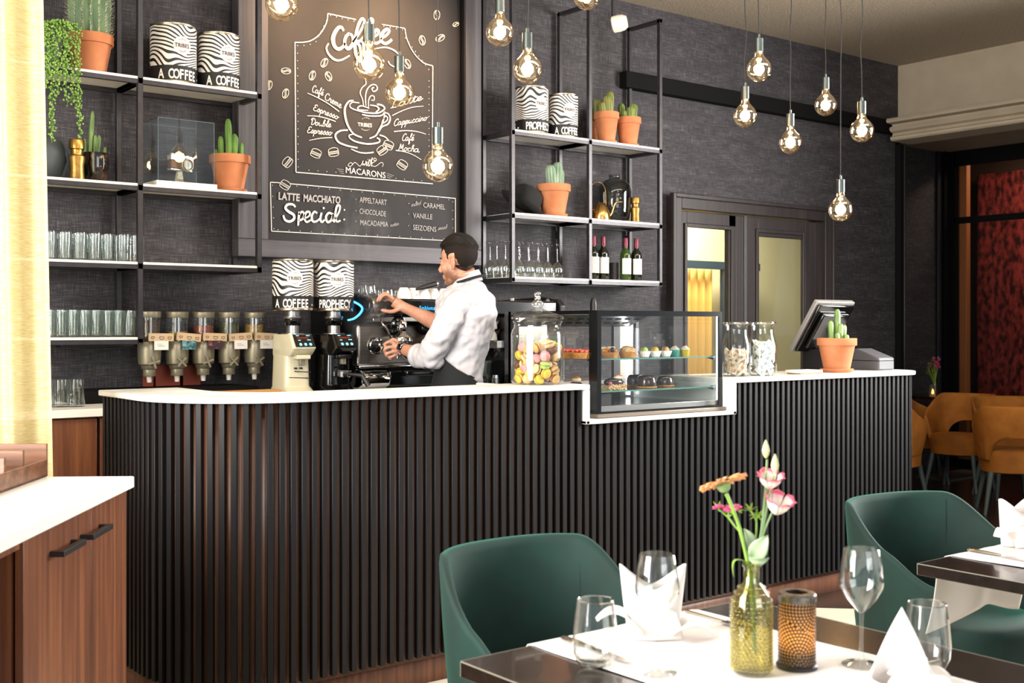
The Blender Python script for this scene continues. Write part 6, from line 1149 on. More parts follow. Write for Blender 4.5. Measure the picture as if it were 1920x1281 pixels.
# ---- watch, trousers, shoes
wa = MB(); wc = Q(757, 656, .0); ax = (NE - NW).normalized(); s1 = ax.orthogonal().normalized(); s2 = ax.cross(s1)
wa.loft([[tuple(wc + ax * o + s1 * (.0315 * math.cos(t)) + s2 * (.0315 * math.sin(t))) for t in [2 * PI * i / 28 for i in range(28)]] for o in (-.009, -.008, .008, .009)], cap=False); wo = wa.build('wristwatch', M['chrome'], per, world=True, solid=.003)
wd = (-FW * .9 + UP * .25 - RT * .1); wd = (wd - ax * wd.dot(ax)).normalized(); wf = MB(); wq = wd.to_track_quat('Z', 'Y').to_matrix().to_4x4(); wf.lathe([(.017, -.002), (.018, .002), (.0155, .006), (.0001, .0062)], seg=24, mx=Matrix.Translation(wc + wd * .031) @ wq); wb = wf.build('watch_case', M['gloss'], wo, world=True); wf = MB(); wf.tube([wc + wd * .036 + (wq @ Vector((.0165 * math.cos(t), .0165 * math.sin(t), 0))) for t in [2 * PI * i / 24 for i in range(24)]], .0022, 6, closed=True); wf.build('watch_bezel', M['chrome'], wo, world=True)
tr = MB(); hp = PD(860, 735, D0)
for s in (-1, 1):
    a = hp + FW * (.095 * s); tr.tube([Vector((a.x, a.y, 1.03)), Vector((a.x, a.y, .75)), Vector((a.x + .02, a.y - .02, .48)), Vector((a.x, a.y, .10))], [.105, .095, .068, .055], 18)
tr.build('trousers', pm('black trousers', '#141416', .8), per, world=True)
for s in (-1, 1): a = hp + FW * (.095 * s); so_ = MB(); so_.ell((a.x - .06 * RT.x, a.y - .06 * RT.y, .045), (.13, .055, .045), 18, 10, 0, Matrix.Translation((a.x, a.y, 0)) @ Matrix.Rotation(math.atan2(-RT.y, -RT.x), 4, 'Z') @ Matrix.Translation((-a.x, -a.y, 0))); so_.build('shoe', M['gloss'], per, world=True)
# ================================================================== steam
def steam():
    m = bpy.data.materials.new('steam'); m.use_nodes = True; nt = m.node_tree; nt.nodes.clear(); o = N(nt, 'ShaderNodeOutputMaterial'); v = N(nt, 'ShaderNodeVolumePrincipled'); v.inputs['Color'].default_value = (1, .97, .93, 1); v.inputs['Anisotropy'].default_value = .2
    tc = N(nt, 'ShaderNodeTexCoord'); n = noise(nt, 7, 4, stretch=(1, 1, .55), rough=.6); mr = N(nt, 'ShaderNodeMapRange'); mr.inputs[1].default_value = .48; mr.inputs[2].default_value = .78; nt.links.new(n.outputs['Fac'], mr.inputs[0])
    ln = N(nt, 'ShaderNodeVectorMath', operation='LENGTH'); nt.links.new(tc.outputs['Object'], ln.inputs[0]); sp_ = N(nt, 'ShaderNodeSeparateXYZ'); nt.links.new(tc.outputs['Generated'], sp_.inputs[0])
    gv = N(nt, 'ShaderNodeMapping'); gv.inputs['Location'].default_value = (-.5, -.5, -.5); nt.links.new(tc.outputs['Generated'], gv.inputs[0]); l2 = N(nt, 'ShaderNodeVectorMath', operation='LENGTH'); nt.links.new(gv.outputs[0], l2.inputs[0]); m2 = N(nt, 'ShaderNodeMapRange'); m2.inputs[1].default_value = .48; m2.inputs[2].default_value = .08; nt.links.new(l2.outputs['Value'], m2.inputs[0])
    mm = N(nt, 'ShaderNodeMath', operation='MULTIPLY'); nt.links.new(mr.outputs[0], mm.inputs[0]); nt.links.new(m2.outputs[0], mm.inputs[1]); m3 = N(nt, 'ShaderNodeMath', operation='MULTIPLY'); m3.inputs[1].default_value = 5.5; nt.links.new(mm.outputs[0], m3.inputs[0]); nt.links.new(m3.outputs[0], v.inputs['Density']); nt.links.new(v.outputs[0], o.inputs['Volume']); return m
M['steam'] = steam()
for (u, v, y, rx, rz, lb) in ((652, 430, 5.28, .30, .33, 'thin wisp of steam drifting up across the bottom of the chalkboard'), (690, 590, 5.0, .14, .22, 'puff of steam around the steam wand of the espresso machine')):
    g = MB(); g.ell((0, 0, 0), (rx, .12, rz), 24, 16); o = tag(g.build('steam', M['steam'], sm=180), lb, 'steam', kind='stuff'); p = PY(u, v, y); o.location = p
# ================================================================== curtain and side cabinet, left foreground
M['sheer'] = bpy.data.materials.new('sheer linen'); _m = M['sheer']; _m.use_nodes = True; _n = _m.node_tree; _n.nodes.clear()
_o = N(_n, 'ShaderNodeOutputMaterial'); _d = N(_n, 'ShaderNodeBsdfDiffuse'); _t = N(_n, 'ShaderNodeBsdfTranslucent'); _tr = N(_n, 'ShaderNodeBsdfTransparent'); _a = N(_n, 'ShaderNodeMixShader'); _b = N(_n, 'ShaderNodeMixShader')
_nz = noise(_n, 1.0, 2, stretch=(30, 30, 420)); _rp = ramp(_n, _nz.outputs['Fac'], [(.3, '#c2b27a'), (.7, '#dccfa6')]); _n.links.new(_rp.outputs[0], _d.inputs[0]); _n.links.new(_rp.outputs[0], _t.inputs[0])
_a.inputs[0].default_value = .38; _b.inputs[0].default_value = .12
_n.links.new(_d.outputs[0], _a.inputs[1]); _n.links.new(_t.outputs[0], _a.inputs[2]); _n.links.new(_a.outputs[0], _b.inputs[1]); _n.links.new(_tr.outputs[0], _b.inputs[2]); _n.links.new(_b.outputs[0], _o.inputs[0])
cu = MB(); c0 = PD(66, 600, 3.95); 
def cf_(a, b_):
    edge = PD(66 + 34 * (1 - b_) * 1.2, 600, 3.95); s = (1 - a) * .95; ph = s * 42
    p = edge - RT * s + FW * (.045 * math.sin(ph) + .015 * math.sin(ph * 2.3 + 1) + .01 * b_ * math.sin(ph * .7)); return (p.x, p.y, .01 + b_ * (CEIL - .02))
cu.grid(cf_, 220, 14); tag(cu.build('curtain', M['sheer'], sm=180), 'pale yellow sheer curtain hanging at the left edge', 'curtain')
SBZ = .95; P0 = PZ(252, 893, SBZ); dF = (FW - RT * .045).normalized(); dE = Vector((-dF.y, dF.x, 0)); dE = -RT - FW * .045; dE.normalize()
sb = thing('sideboard', 'walnut sideboard with thick white top in the left foreground', 'sideboard', (P0.x, P0.y, 0), math.atan2(dF.y, dF.x) - PI / 2)
# local frame: -y runs towards the camera, -x runs left
def tface(u):
    r = ray(u, 600); r = Vector((r.x, r.y)); # solve CAM + s r = P0 - t dF
    a, b_, c, d = r.x, dF.x, r.y, dF.y; det = a * d - b_ * c; s = (P0.x * d - b_ * P0.y) / det; t = (a * P0.y - c * P0.x) / det; return t
tl = tface(62); tm = tface(186)
MB().box((-1.15, -2.35, SBZ - .034), (0, 0, SBZ)).build('white_top', M['white2'], sb, bevel=.003)
g = MB(); g.box((-1.13, -.03, .08), (-.022, -.008, SBZ - .036)); g.box((-1.13, -2.33, .08), (-1.1, -.03, SBZ - .036)); g.box((-1.1, -tl - .0, .08), (-.05, -tl + .02, SBZ - .036)); g.box((-1.1, -tl, .08), (-.05, -.03, .1)); g.box((-1.1, -2.33, SBZ - .06), (-.03, -.03, SBZ - .038)); g.box((-1.13, -2.33, .08), (-.022, -2.31, SBZ - .036)); g.box((-.6, -2.31, .08), (-.58, -tl, SBZ - .04)); g.build('carcass', M['walnut'], sb)
MB().box((-1.1, -2.3, 0), (-.08, -.05, .08)).build('plinth', M['dark'], sb)
for k, (a, b_) in enumerate(((tm - .001, .028), (tl - .002, tm + .002))):
    dd = MB().box((-.042, -a if k == 0 else -a, .085), (-.022, -b_, SBZ - .040)).build('door', M['walnut'], sb, bevel=.0015)
    ha, hb = ((166, 203), (110, 152))[k]; ya, yb = tface(ha), tface(hb); zc_ = SBZ - .105
    g = MB(); g.box((-.002, -ya, zc_ - .008), (.014, -yb, zc_ + .006)); g.box((-.024, -ya, zc_ - .008), (.0, -ya + .014, zc_ + .006)); g.box((-.024, -yb - .014, zc_ - .008), (.0, -yb, zc_ + .006)); g.build('handle', M['black'], dd, bevel=.001)
zs_ = .52; MB().box((-.58, -2.31, zs_ - .05), (-.03, -tl, zs_)).build('shelf', M['walnut'], sb)
mxS = Matrix.Translation((P0.x, P0.y, 0)) @ Matrix.Rotation(math.atan2(dF.y, dF.x) - PI / 2, 4, 'Z')
bl = thing('booklet', 'white and blue leaflet lying in the open sideboard shelf', 'booklet', mxS @ Vector((-.2, -tl - .16, zs_ + .001))); MB().box((-.1, -.13, 0), (.08, .07, .006)).build('pages', M['paper'], bl); MB().box((-.04, -.1, .006), (.07, -.02, .0066)).build('cover_print', pm('blue print', '#3a6ea8', .5), bl)
og = thing('organizer', 'walnut cutlery organizer tray standing on the white sideboard top', 'tray', mxS @ Vector((0, 0, SBZ + .001)), math.atan2(dF.y, dF.x) - PI / 2); ob_ = PZ(91, 893, SBZ); lo_ = mxS.inverted() @ ob_; ox = lo_.x; oy = lo_.y - .006
M['walnutx'] = woodm('walnut tray', [(.28, '#462a1a'), (.5, '#67432d'), (.7, '#7d573c')], 'x', 2.4, .38)
g = MB(); g.box((ox - .42, oy - .55, 0), (ox, oy, .008)); g.box((ox - .012, oy - .55, 0), (ox, oy, .05)); g.box((ox - .42, oy - .012, 0), (ox, oy, .098)); g.box((ox - .42, oy - .55, 0), (ox - .408, oy, .05)); g.build('tray', M['walnutx'], og, bevel=.0015)
for k, (u, h_) in enumerate(((52, .094), (15, .088))):
    rr_ = PZ(u, 893 + (91 - u) * .34, SBZ); l2 = mxS.inverted() @ rr_; g = MB(); g.box((ox - .405, l2.y - .012, .008), (ox - .013, l2.y, h_)); g.build('divider', M['walnutx'], og, bevel=.0015)
nb = tag(MB().box((-.03, -.02, 0), (.03, .02, .05)).build('paper_roll', M['paper'], bevel=.015), 'small white paper packet inside the walnut organizer tray', 'packet'); nb.location = mxS @ Vector((ox - .12, oy - .1, SBZ + .010))
# ================================================================== dining tables
M['tablew'] = woodm('dark stained table', [(.3, '#140f0d'), (.7, '#261c17')], 'x', 2, .22, .04, coat=.3); M['cloth'] = pm('white linen', '#f4eeea', .85, bumps=.1, bscale=400)
M['edgew'] = pm('pale table edge', '#7d7a6c', .5)
def dtable(x0, x1, y0, y1, lb):
    t = thing('dining_table', lb, 'table', ((x0 + x1) / 2, (y0 + y1) / 2, 0)); g = MB(); g.box((x0, y0, .718), (x1, y1, .75)); tp = g.build('tabletop', M['tablew'], t, world=True, bevel=.002)
    g = MB(); e = .0012
    for a, b_ in (((x0 - .0006, y0, .748), (x0 + .001, y1, .7504)), ((x0, y1 - .001, .748), (x1, y1 + .0006, .7504)), ((x1 - .001, y0, .748), (x1 + .0006, y1, .7504)), ((x0 - .0006, y1 - .001, .72), (x0 + .001, y1 + .0006, .75))): g.box(a, b_)
    g.build('pale_edge', M['edgew'], tp, world=True)  # thin paler strips along the tabletop edges
    cx_, cy_ = (x0 + x1) / 2, (y0 + y1) / 2; g = MB(); g.cyl((cx_, cy_, .02), .04, .70, 24); g.build('pedestal', M['black'], t, world=True); g = MB(); g.box((cx_ - .22, cy_ - .22, 0), (cx_ + .22, cy_ + .22, .018)); g.build('base', M['black'], t, world=True, bevel=.004); g = MB(); g.box((cx_ - .2, cy_ - .2, .70), (cx_ + .2, cy_ + .2, .718)); g.build('mount', M['black'], t, world=True)
    return t
dtable(1.316, 2.149, .55, 1.844, 'dark wooden dining table laid with candle and flower bottle, centre foreground'); dtable(2.846, 3.68, .55, 1.833, 'dark wooden dining table with white runner at the right edge')
def runner(lb, xa, xb, yb, drop, ya=.5, hang=.04):
    g = MB(); L = yb - ya; tot = L + drop; r = .012
    def fn(a, b_):
        s = b_ * tot; x = xa + (xb - xa) * a + .004 * math.sin(s * 14 + 2 * a); z = .7525 + .0008 * math.sin(a * 25 + s * 18); 
        if a < .02 or a > .98: z += .0 
        if s <= L: y = ya + s; z += .0012 * max(0, math.sin(s * 9 + a * 3))
        else:
            q = (s - L); th = min(q / r, PI / 2); y = yb + r * math.sin(th) + (.02 + hang * (q / drop) ** 2 * (.4 + .9 * abs(a - .45)) + .012 * math.sin(a * 9 + 1)) * min(1, q / .05); z = .7525 - r * (1 - math.cos(th)) - max(0, q - r * PI / 2) * (1 + .12 * math.cos(a * 6.0)); x += .02 * (a - .5) * (q / drop)
        return (x, y, z)
    g.grid(fn, 40, 90); o = tag(g.build('table_runner', M['cloth'], sm=180, solid=.0012), lb, 'table runner', 'white linen table runners'); return o
runner('white linen runner across the centre foreground table', 1.495, 1.972, 1.844, .16); runner('white linen runner hanging over the back of the right table', 3.012, 3.49, 1.833, .22)
TZ = .7545
def at(u, v, z=TZ): return PZ(u, v, z)
wineglass('wine_glass', 'tall wine glass standing in front of the folded napkin', at(1232, 1262), 1.0, False, None, 'tglass' if 'tglass' in M else 'glass', .037, .0415, .221, .117)
wineglass('wine_glass', 'tall wine glass right of the perforated candle holder', at(1615, 1247), 1.0, False, None, 'glass', .037, .0415, .221, .117)
def stemless(lb, loc):
    t = thing('water_glass', lb, 'water glass', loc); t.scale = (1.16, 1.16, 1.06); pr = [(.0001, .001), (.02, .001), (.03, .006), (.0365, .025), (.0375, .045), (.035, .08), (.030, .118)]; g = MB(); g.shell(pr + [(r - .0014, z + (.006 if i > 3 else 0)) for i, (r, z) in enumerate(reversed(pr[2:]))] + [(.0001, .010)], seg=40); g.build('glass_wall', M['glass'], t, sm=60)
    g = MB(); g.tube([(.0295 * math.cos(a), .0295 * math.sin(a), .118) for a in [2 * PI * k / 40 for k in range(40)]], .0011, 6, closed=True); g.build('rim', glassm('rim glass', (.9, .9, .9), .6, base=.35) if 'rim glass' not in bpy.data.materials else bpy.data.materials['rim glass'], t); return t
stemless('stemless water glass at the left edge of the white runner', at(1116, 1248)); stemless('stemless water glass behind the front napkin', at(1738, 1256))
for u, v in ((1232, 1262), (1615, 1247)):
    pass
def napkin(lb, loc, rz, s=1.0, single=False):
    t = thing('napkin', lb, 'napkin', loc, rz, 'folded white napkins'); t.scale = (s,) * 3; g = MB(); n = 72; rows_ = []
    for j, f_ in enumerate((0, .3, .6, .85, 1)):
        r_ = []
        for i in range(n):
            a = 2 * PI * i / n; pk = max(0, math.cos(a)) ** 1.3 + max(0, -math.cos(a)) ** 1.3; pk = pk ** 1.15 if not single else max(0, 1 - 1.02 * abs(math.sin(a))) * (1 if math.cos(a) > 0 else 0); h_ = (.094 + .046 * pk) if not single else (.024 + .112 * pk); rad = .047 + .012 * f_ * pk + .010 * f_; r_.append((rad * math.cos(a) * (1.05 - .1 * f_), rad * math.sin(a) * (.72 - .25 * f_) * (2.3 - .35 * f_ if single else 1), h_ * f_ + .001))
        rows_.append(r_)
    g.loft(rows_, cap=False); g.build('standing_fold', M['cloth'], t, solid=.003, sm=180)
    for sx, ry in ((-1, .45), (1, .1)):
        g = MB()
        def fl(a, b_, sx=sx, ry=ry):
            w = .055 * (1 - .75 * b_); x = sx * (.03 + .085 * b_); y = -.03 + (a - .5) * 2 * w; z = .003 + ry * .085 * math.sin(b_ * 2.0) + .022 * abs(a - .5) * 2 * (1 - b_) + .02 * math.sin(PI * b_) * (1 - abs(a - .5)); return (x, y, z)
        g.grid(fl, 14, 14); g.build('folded_flap', M['cloth'], t, solid=.003, sm=180)
    g = MB()
    def fr_(a, b_): x = (a - .5) * (.11 - .02 * b_); return (x, -.036 - .012 * (1 - b_) + .004 * math.cos(a * 6), .002 + b_ * (.05 + .012 * math.cos((a - .5) * PI)))
    g.grid(fr_, 16, 8); g.build('front_fold', M['cloth'], t, solid=.003, sm=180); return t
napkin('white napkin folded into two peaks behind the wine glass', at(1224, 1190), -.65, 1.05); napkin('white napkin with pointed peak at the bottom edge of the photo', at(1692, 1300), .60, 1.0, True); napkin('white napkin standing on the right table', at(1906, 1022), -.2, 1.0)
M['silver'] = pm('polished cutlery', '#cfcac2', .16, metal=1)
def knife(lb, loc, rz):
    t = thing('table_knife', lb, 'knife', loc, rz, 'table knives'); g = MB(); g.loft([[(x * w, y, .004 + z * h) for x, z in ((-1, 0), (-.6, 1), (.6, 1), (1, 0), (.6, -1), (-.6, -1))] for y, w, h in ((.105, .005, .002), (.10, .008, .004), (.05, .0075, .0038), (.0, .0045, .003))]); g.build('handle', M['silver'], t, sm=60)
    g = MB(); g.loft([[(x, y, .0035 + z) for x, z in ((-w, -.0006), (w, -.0006), (w, .0006), (-w, .0006))] for y, w in ((.0, .0045), (-.012, .0085), (-.08, .0095), (-.105, .006), (-.115, .001))]); g.build('blade', M['silver'], t); return t
def fork(lb, loc, rz):
    t = thing('table_fork', lb, 'fork', loc, rz, 'table forks'); g = MB(); g.tube([(0, .1, .004), (0, .05, .005), (0, -.02, .006)], [.0065, .005, .003], 8, flat=.5); g.build('handle', M['silver'], t); g = MB(); g.box((-.011, -.05, .004), (.011, -.02, .006))
    for k in range(4): g.box((-.011 + k * .0064, -.095, .0045), (-.0085 + k * .0064, -.05, .0065))
    g.build('tines', M['silver'], t); return t
a, b_ = at(1040, 1193), at(1193, 1250); knife('table knife left of the water glass on the centre table', (a + b_) / 2, math.atan2((a - b_).y, (a - b_).x) - PI / 2)
a = at(1345, 1166); fork('table fork between the napkin and the flower bottle', a, -.05)
a, b_ = at(1828, 1035), at(1925, 1053); knife('table knife on the right table in front of the napkin', (a + b_) / 2, math.atan2((a - b_).y, (a - b_).x) - PI / 2)
# ---- hobnail bottle with flowers
vl = at(1409, 1262); VD = 2.185
vs_ = thing('flower_bottle', 'olive hobnail glass bottle holding flowers on the centre table', 'vase', vl); M['olive'] = glassm('olive glass', (.82, .79, .48), .25, base=.05)
g = MB(); g.shell([(.0001, .002), (.034, .002), (.0375, .008), (.0375, .125), (.034, .145), (.022, .162), (.0155, .170), (.0145, .195), (.0175, .200), (.0175, .205), (.0135, .206), (.0125, .175), (.03, .145), (.0345, .12), (.0345, .012), (.0001, .010)], seg=44); g.build('bottle', M['olive'], vs_, sm=70)
g = MB()
for j in range(17):
    z = .012 + j * .0072
    for i in range(26): a = 2 * PI * (i + .5 * (j % 2)) / 26; g.ell((.0378 * math.cos(a), .0378 * math.sin(a), z), (.0029, .0029, .0029), 6, 4)
for j in range(3):
    rr_, z = (.036, .0305, .024)[j], (.137, .150, .160)[j]
    for i in range(24): a = 2 * PI * (i + .5 * (j % 2)) / 24; g.ell((rr_ * math.cos(a), rr_ * math.sin(a), z), .0026, 6, 4)
g.build('hobnails', M['olive'], vs_, sm=180, kind='stuff')
def F(u, v, d=0.0): return PD(u, v, VD + d)
M['stem'] = pm('green stem', '#7aa03a', .5, c2='#8fb84c', nscale=30); M['stem2'] = pm('grey green stem', '#7d9a66', .55); M['leaf'] = pm('grey green leaf', '#8aa27c', .5, c2='#a3b894', nscale=25)
ger = thing('gerbera', 'orange gerbera leaning left in the olive bottle', 'flower', F(1412, 1240)); g = MB(); P = cr([F(1416, 1225), F(1408, 1090), F(1401, 1050), F(1385, 985), F(1368, 940), F(1361, 926)], 6); g.tube(P, [.0034] * len(P), 8); g.build('stem', M['stem'], ger, world=True)
hc_ = F(1357, 912); ax_ = (F(1352, 890) - F(1364, 930) + FW * .012).normalized(); qm = Matrix.Translation(hc_) @ ax_.to_track_quat('Z', 'Y').to_matrix().to_4x4()
g = MB(); g.lathe([(.003, -.012), (.010, -.008), (.0135, .0), (.012, .004), (.0001, .004)], seg=20, mx=qm); g.build('calyx', pm('calyx green', '#8aa868', .7), ger, world=True)
g = MB(); M['gpet'] = pm('orange petal', '#f0a062', .55, c2='#f7c08a', nscale=30)
for k in range(40):
    a = k * 2.39996; L_ = .040 + .004 * (k % 3); e = .12 + .18 * (k / 40); w_ = .0046
    pts = [(x, y, z) for t_ in (0, .35, .7, 1.0) for x, y, z in ((.009 + (L_ - .009) * t_, -w_ * (.6, 1, 1, .35)[int(t_ * 3.01)], .004 + (L_ * t_) * math.sin(e) - .008 * t_ * t_ + .003), (.009 + (L_ - .009) * t_, 0, .004 + (L_ * t_) * math.sin(e) - .008 * t_ * t_), (.009 + (L_ - .009) * t_, w_ * (.6, 1, 1, .35)[int(t_ * 3.01)], .004 + (L_ * t_) * math.sin(e) - .008 * t_ * t_ + .003))]
    g.add(pts, [(3 * r + c, 3 * r + c + 1, 3 * r + c + 4, 3 * r + c + 3) for r in range(3) for c in range(2)], 0, qm @ Matrix.Rotation(a, 4, 'Z'))
g.build('petals', M['gpet'], ger, world=True, solid=.0006, sm=180); g = MB(); g.ell((0, 0, .005), (.012, .012, .005), 16, 8, 0, qm); g.build('centre', pm('gerbera centre', '#c8843a', .8), ger, world=True)
lis = thing('lisianthus', 'pink and white lisianthus with two buds in the olive bottle', 'flower', F(1410, 1240, .01)); g = MB()
for pts in ([(1416, 1225), (1412, 1100), (1420, 1040), (1428, 990), (1433, 940), (1437, 880), (1438, 862)], [(1415, 1215), (1414, 1090), (1424, 1030), (1432, 985), (1440, 940), (1448, 905), (1452, 892)], [(1416, 1150), (1420, 1050), (1432, 1000), (1446, 965), (1452, 958)], [(1430, 985), (1436, 925), (1441, 915)]): P = cr([F(u, v, .012) for u, v in pts], 6); g.tube(P, .0019, 6)
g.build('stems', M['stem2'], lis, world=True)
for u, v, s in ((1436, 845, 1.0), (1453, 873, 1.05)):
    g = MB(); c = F(u, v + 12, .012); g.lathe([(.0015, -.002), (.0055, .004), (.0072, .012), (.0055, .020), (.003, .027), (.0008, .032)], seg=14, mx=Matrix.Translation(c) @ Matrix.Diagonal((s, s, s, 1))); g.build('bud', pm('green white bud', '#c8d08a', .5, c2='#dfe0a8', nscale=60), lis, world=True)
M['lpet'] = None
def lpm():
    m, nt, b = new_mat('white pink petal'); tc = N(nt, 'ShaderNodeTexCoord'); sx = N(nt, 'ShaderNodeSeparateXYZ'); nt.links.new(tc.outputs['Generated'], sx.inputs[0]); n = noise(nt, 60, 2); ma = N(nt, 'ShaderNodeMath', operation='MULTIPLY_ADD'); ma.inputs[1].default_value = .25; nt.links.new(n.outputs['Fac'], ma.inputs[0]); nt.links.new(sx.outputs['Z'], ma.inputs[2]); r = ramp(nt, ma.outputs[0], [(.7, '#f6e9dc'), (.92, '#f2c4c4'), (1.0, '#dd5a78')]); nt.links.new(r.outputs[0], b.inputs['Base Color']); b.inputs['Roughness'].default_value = .6; return m
M['lpet'] = lpm()
for u, v, tu, tv, s in ((1442, 903, 1446, 880, 1.0), (1454, 950, 1462, 930, 1.15)):
    c = F(u, v + 14, .012); axx = (F(tu, tv, .0) - F(u, v + 8, .012)).normalized(); qm = Matrix.Translation(c) @ axx.to_track_quat('Z', 'Y').to_matrix().to_4x4() @ Matrix.Diagonal((s, s, s, 1)); g = MB()
    for k in range(7):
        a0 = k * 2 * PI / 7 + (k % 2) * .2; g2 = []
        for j in range(8):
            t_ = j / 7
            for i in range(7):
                w = (i / 6 - .5) * 1.15; rr_ = (.003 + .0165 * math.sin(min(1, t_ * 1.5) * PI / 2) + .007 * max(0, t_ - .72) / .28 - .001 * (k % 2)); z = .036 * t_ - .004 * max(0, t_ - .85) / .15 - .006 * abs(w) * t_; a = a0 + w * (1 - .2 * t_); rr_ *= 1 + .05 * math.sin(5 * w + k) * t_
                g2.append((rr_ * math.cos(a), rr_ * math.sin(a), z))
        g.add(g2, [(r * 7 + c_, r * 7 + c_ + 1, r * 7 + c_ + 8, r * 7 + c_ + 7) for r in range(7) for c_ in range(6)])
    o = g.build('bloom', M['lpet'], lis, solid=.0006, sm=180); lm = Matrix.Translation(-lis.location) @ qm; o.matrix_local = lm
def leafmesh(g, base, tip, w, nrm, curl=.01):
    ax2 = (tip - base); L_ = ax2.length; ax2.normalize(); sd = ax2.cross(nrm).normalized(); up2 = sd.cross(ax2)
    g.grid(lambda a, b_: base + ax2 * (L_ * b_) + sd * ((a - .5) * 2 * w * math.sin(PI * min(1, .12 + b_ * .88)) ** .8) + up2 * (curl * math.sin(PI * b_) + .25 * w * abs(a - .5) * 2), 6, 12)
g = MB(); leafmesh(g, F(1412, 1048, -.005), F(1441, 1003, -.03), .017, FW * -1 + UP * .6); leafmesh(g, F(1408, 1035, .02), F(1394, 992, .03), .012, FW * -1 + RT * .5); leafmesh(g, F(1404, 1046, -.005), F(1442, 1046, -.02), .010, FW * -1 - UP * .5)
g.build('leaves', M['leaf'], lis, world=True, solid=.0006, sm=180)
for lb, pts, hd_ in (('small pink dianthus left of the gerbera stem', [(1412, 1200), (1402, 1060), (1390, 1005), (1376, 985), (1362, 966)], [(1348, 955), (1366, 958), (1381, 955)]), ('small green dianthus right of the gerbera stem', [(1411, 1200), (1410, 1060), (1418, 1000), (1418, 970)], [(1408, 958), (1420, 968)])):
    t = thing('dianthus', lb, 'flower', F(1410, 1240, .02)); g = MB(); P = cr([F(u, v, .03) for u, v in pts], 6); g.tube(P, .0017, 6)
    for u, v in hd_: g.tube([P[-3], F(u, v, .03)], .0014, 5)
    g.build('stem', M['stem'], t, world=True); g = MB(); rr = random.Random(2); gp = MB()
    for u, v in hd_:
        c = F(u, v, .03)
        for k in range(14): d = Vector((rr.uniform(-1, 1), rr.uniform(-1, 1), rr.uniform(-.7, 1))).normalized(); leafmesh(g, c, c + d * rr.uniform(.010, .019), .0016, d.orthogonal(), .002)
        if 'pink' in lb:
            for k in range(9): d = Vector((rr.uniform(-1, 1), rr.uniform(-1, 1), rr.uniform(.1, 1))).normalized(); gp.ell(tuple(c + d * .008), (.005, .005, .003), 7, 4)
    g.build('bracts', pm('yellow green bract', '#8fae3c', .5) if 'yellow green bract' not in bpy.data.materials else bpy.data.materials['yellow green bract'], t, world=True, sm=180)
    if gp.v: gp.build('petals', pm('magenta petal', '#c8407c', .6), t, world=True)
g = MB(); leafmesh(g, F(1406, 1056, -.01), F(1376, 1082, -.015), .0045, UP * 1.0, .022); o = g.build('curled_leaf', M['stem'], ger, world=True, solid=.0006, sm=180)
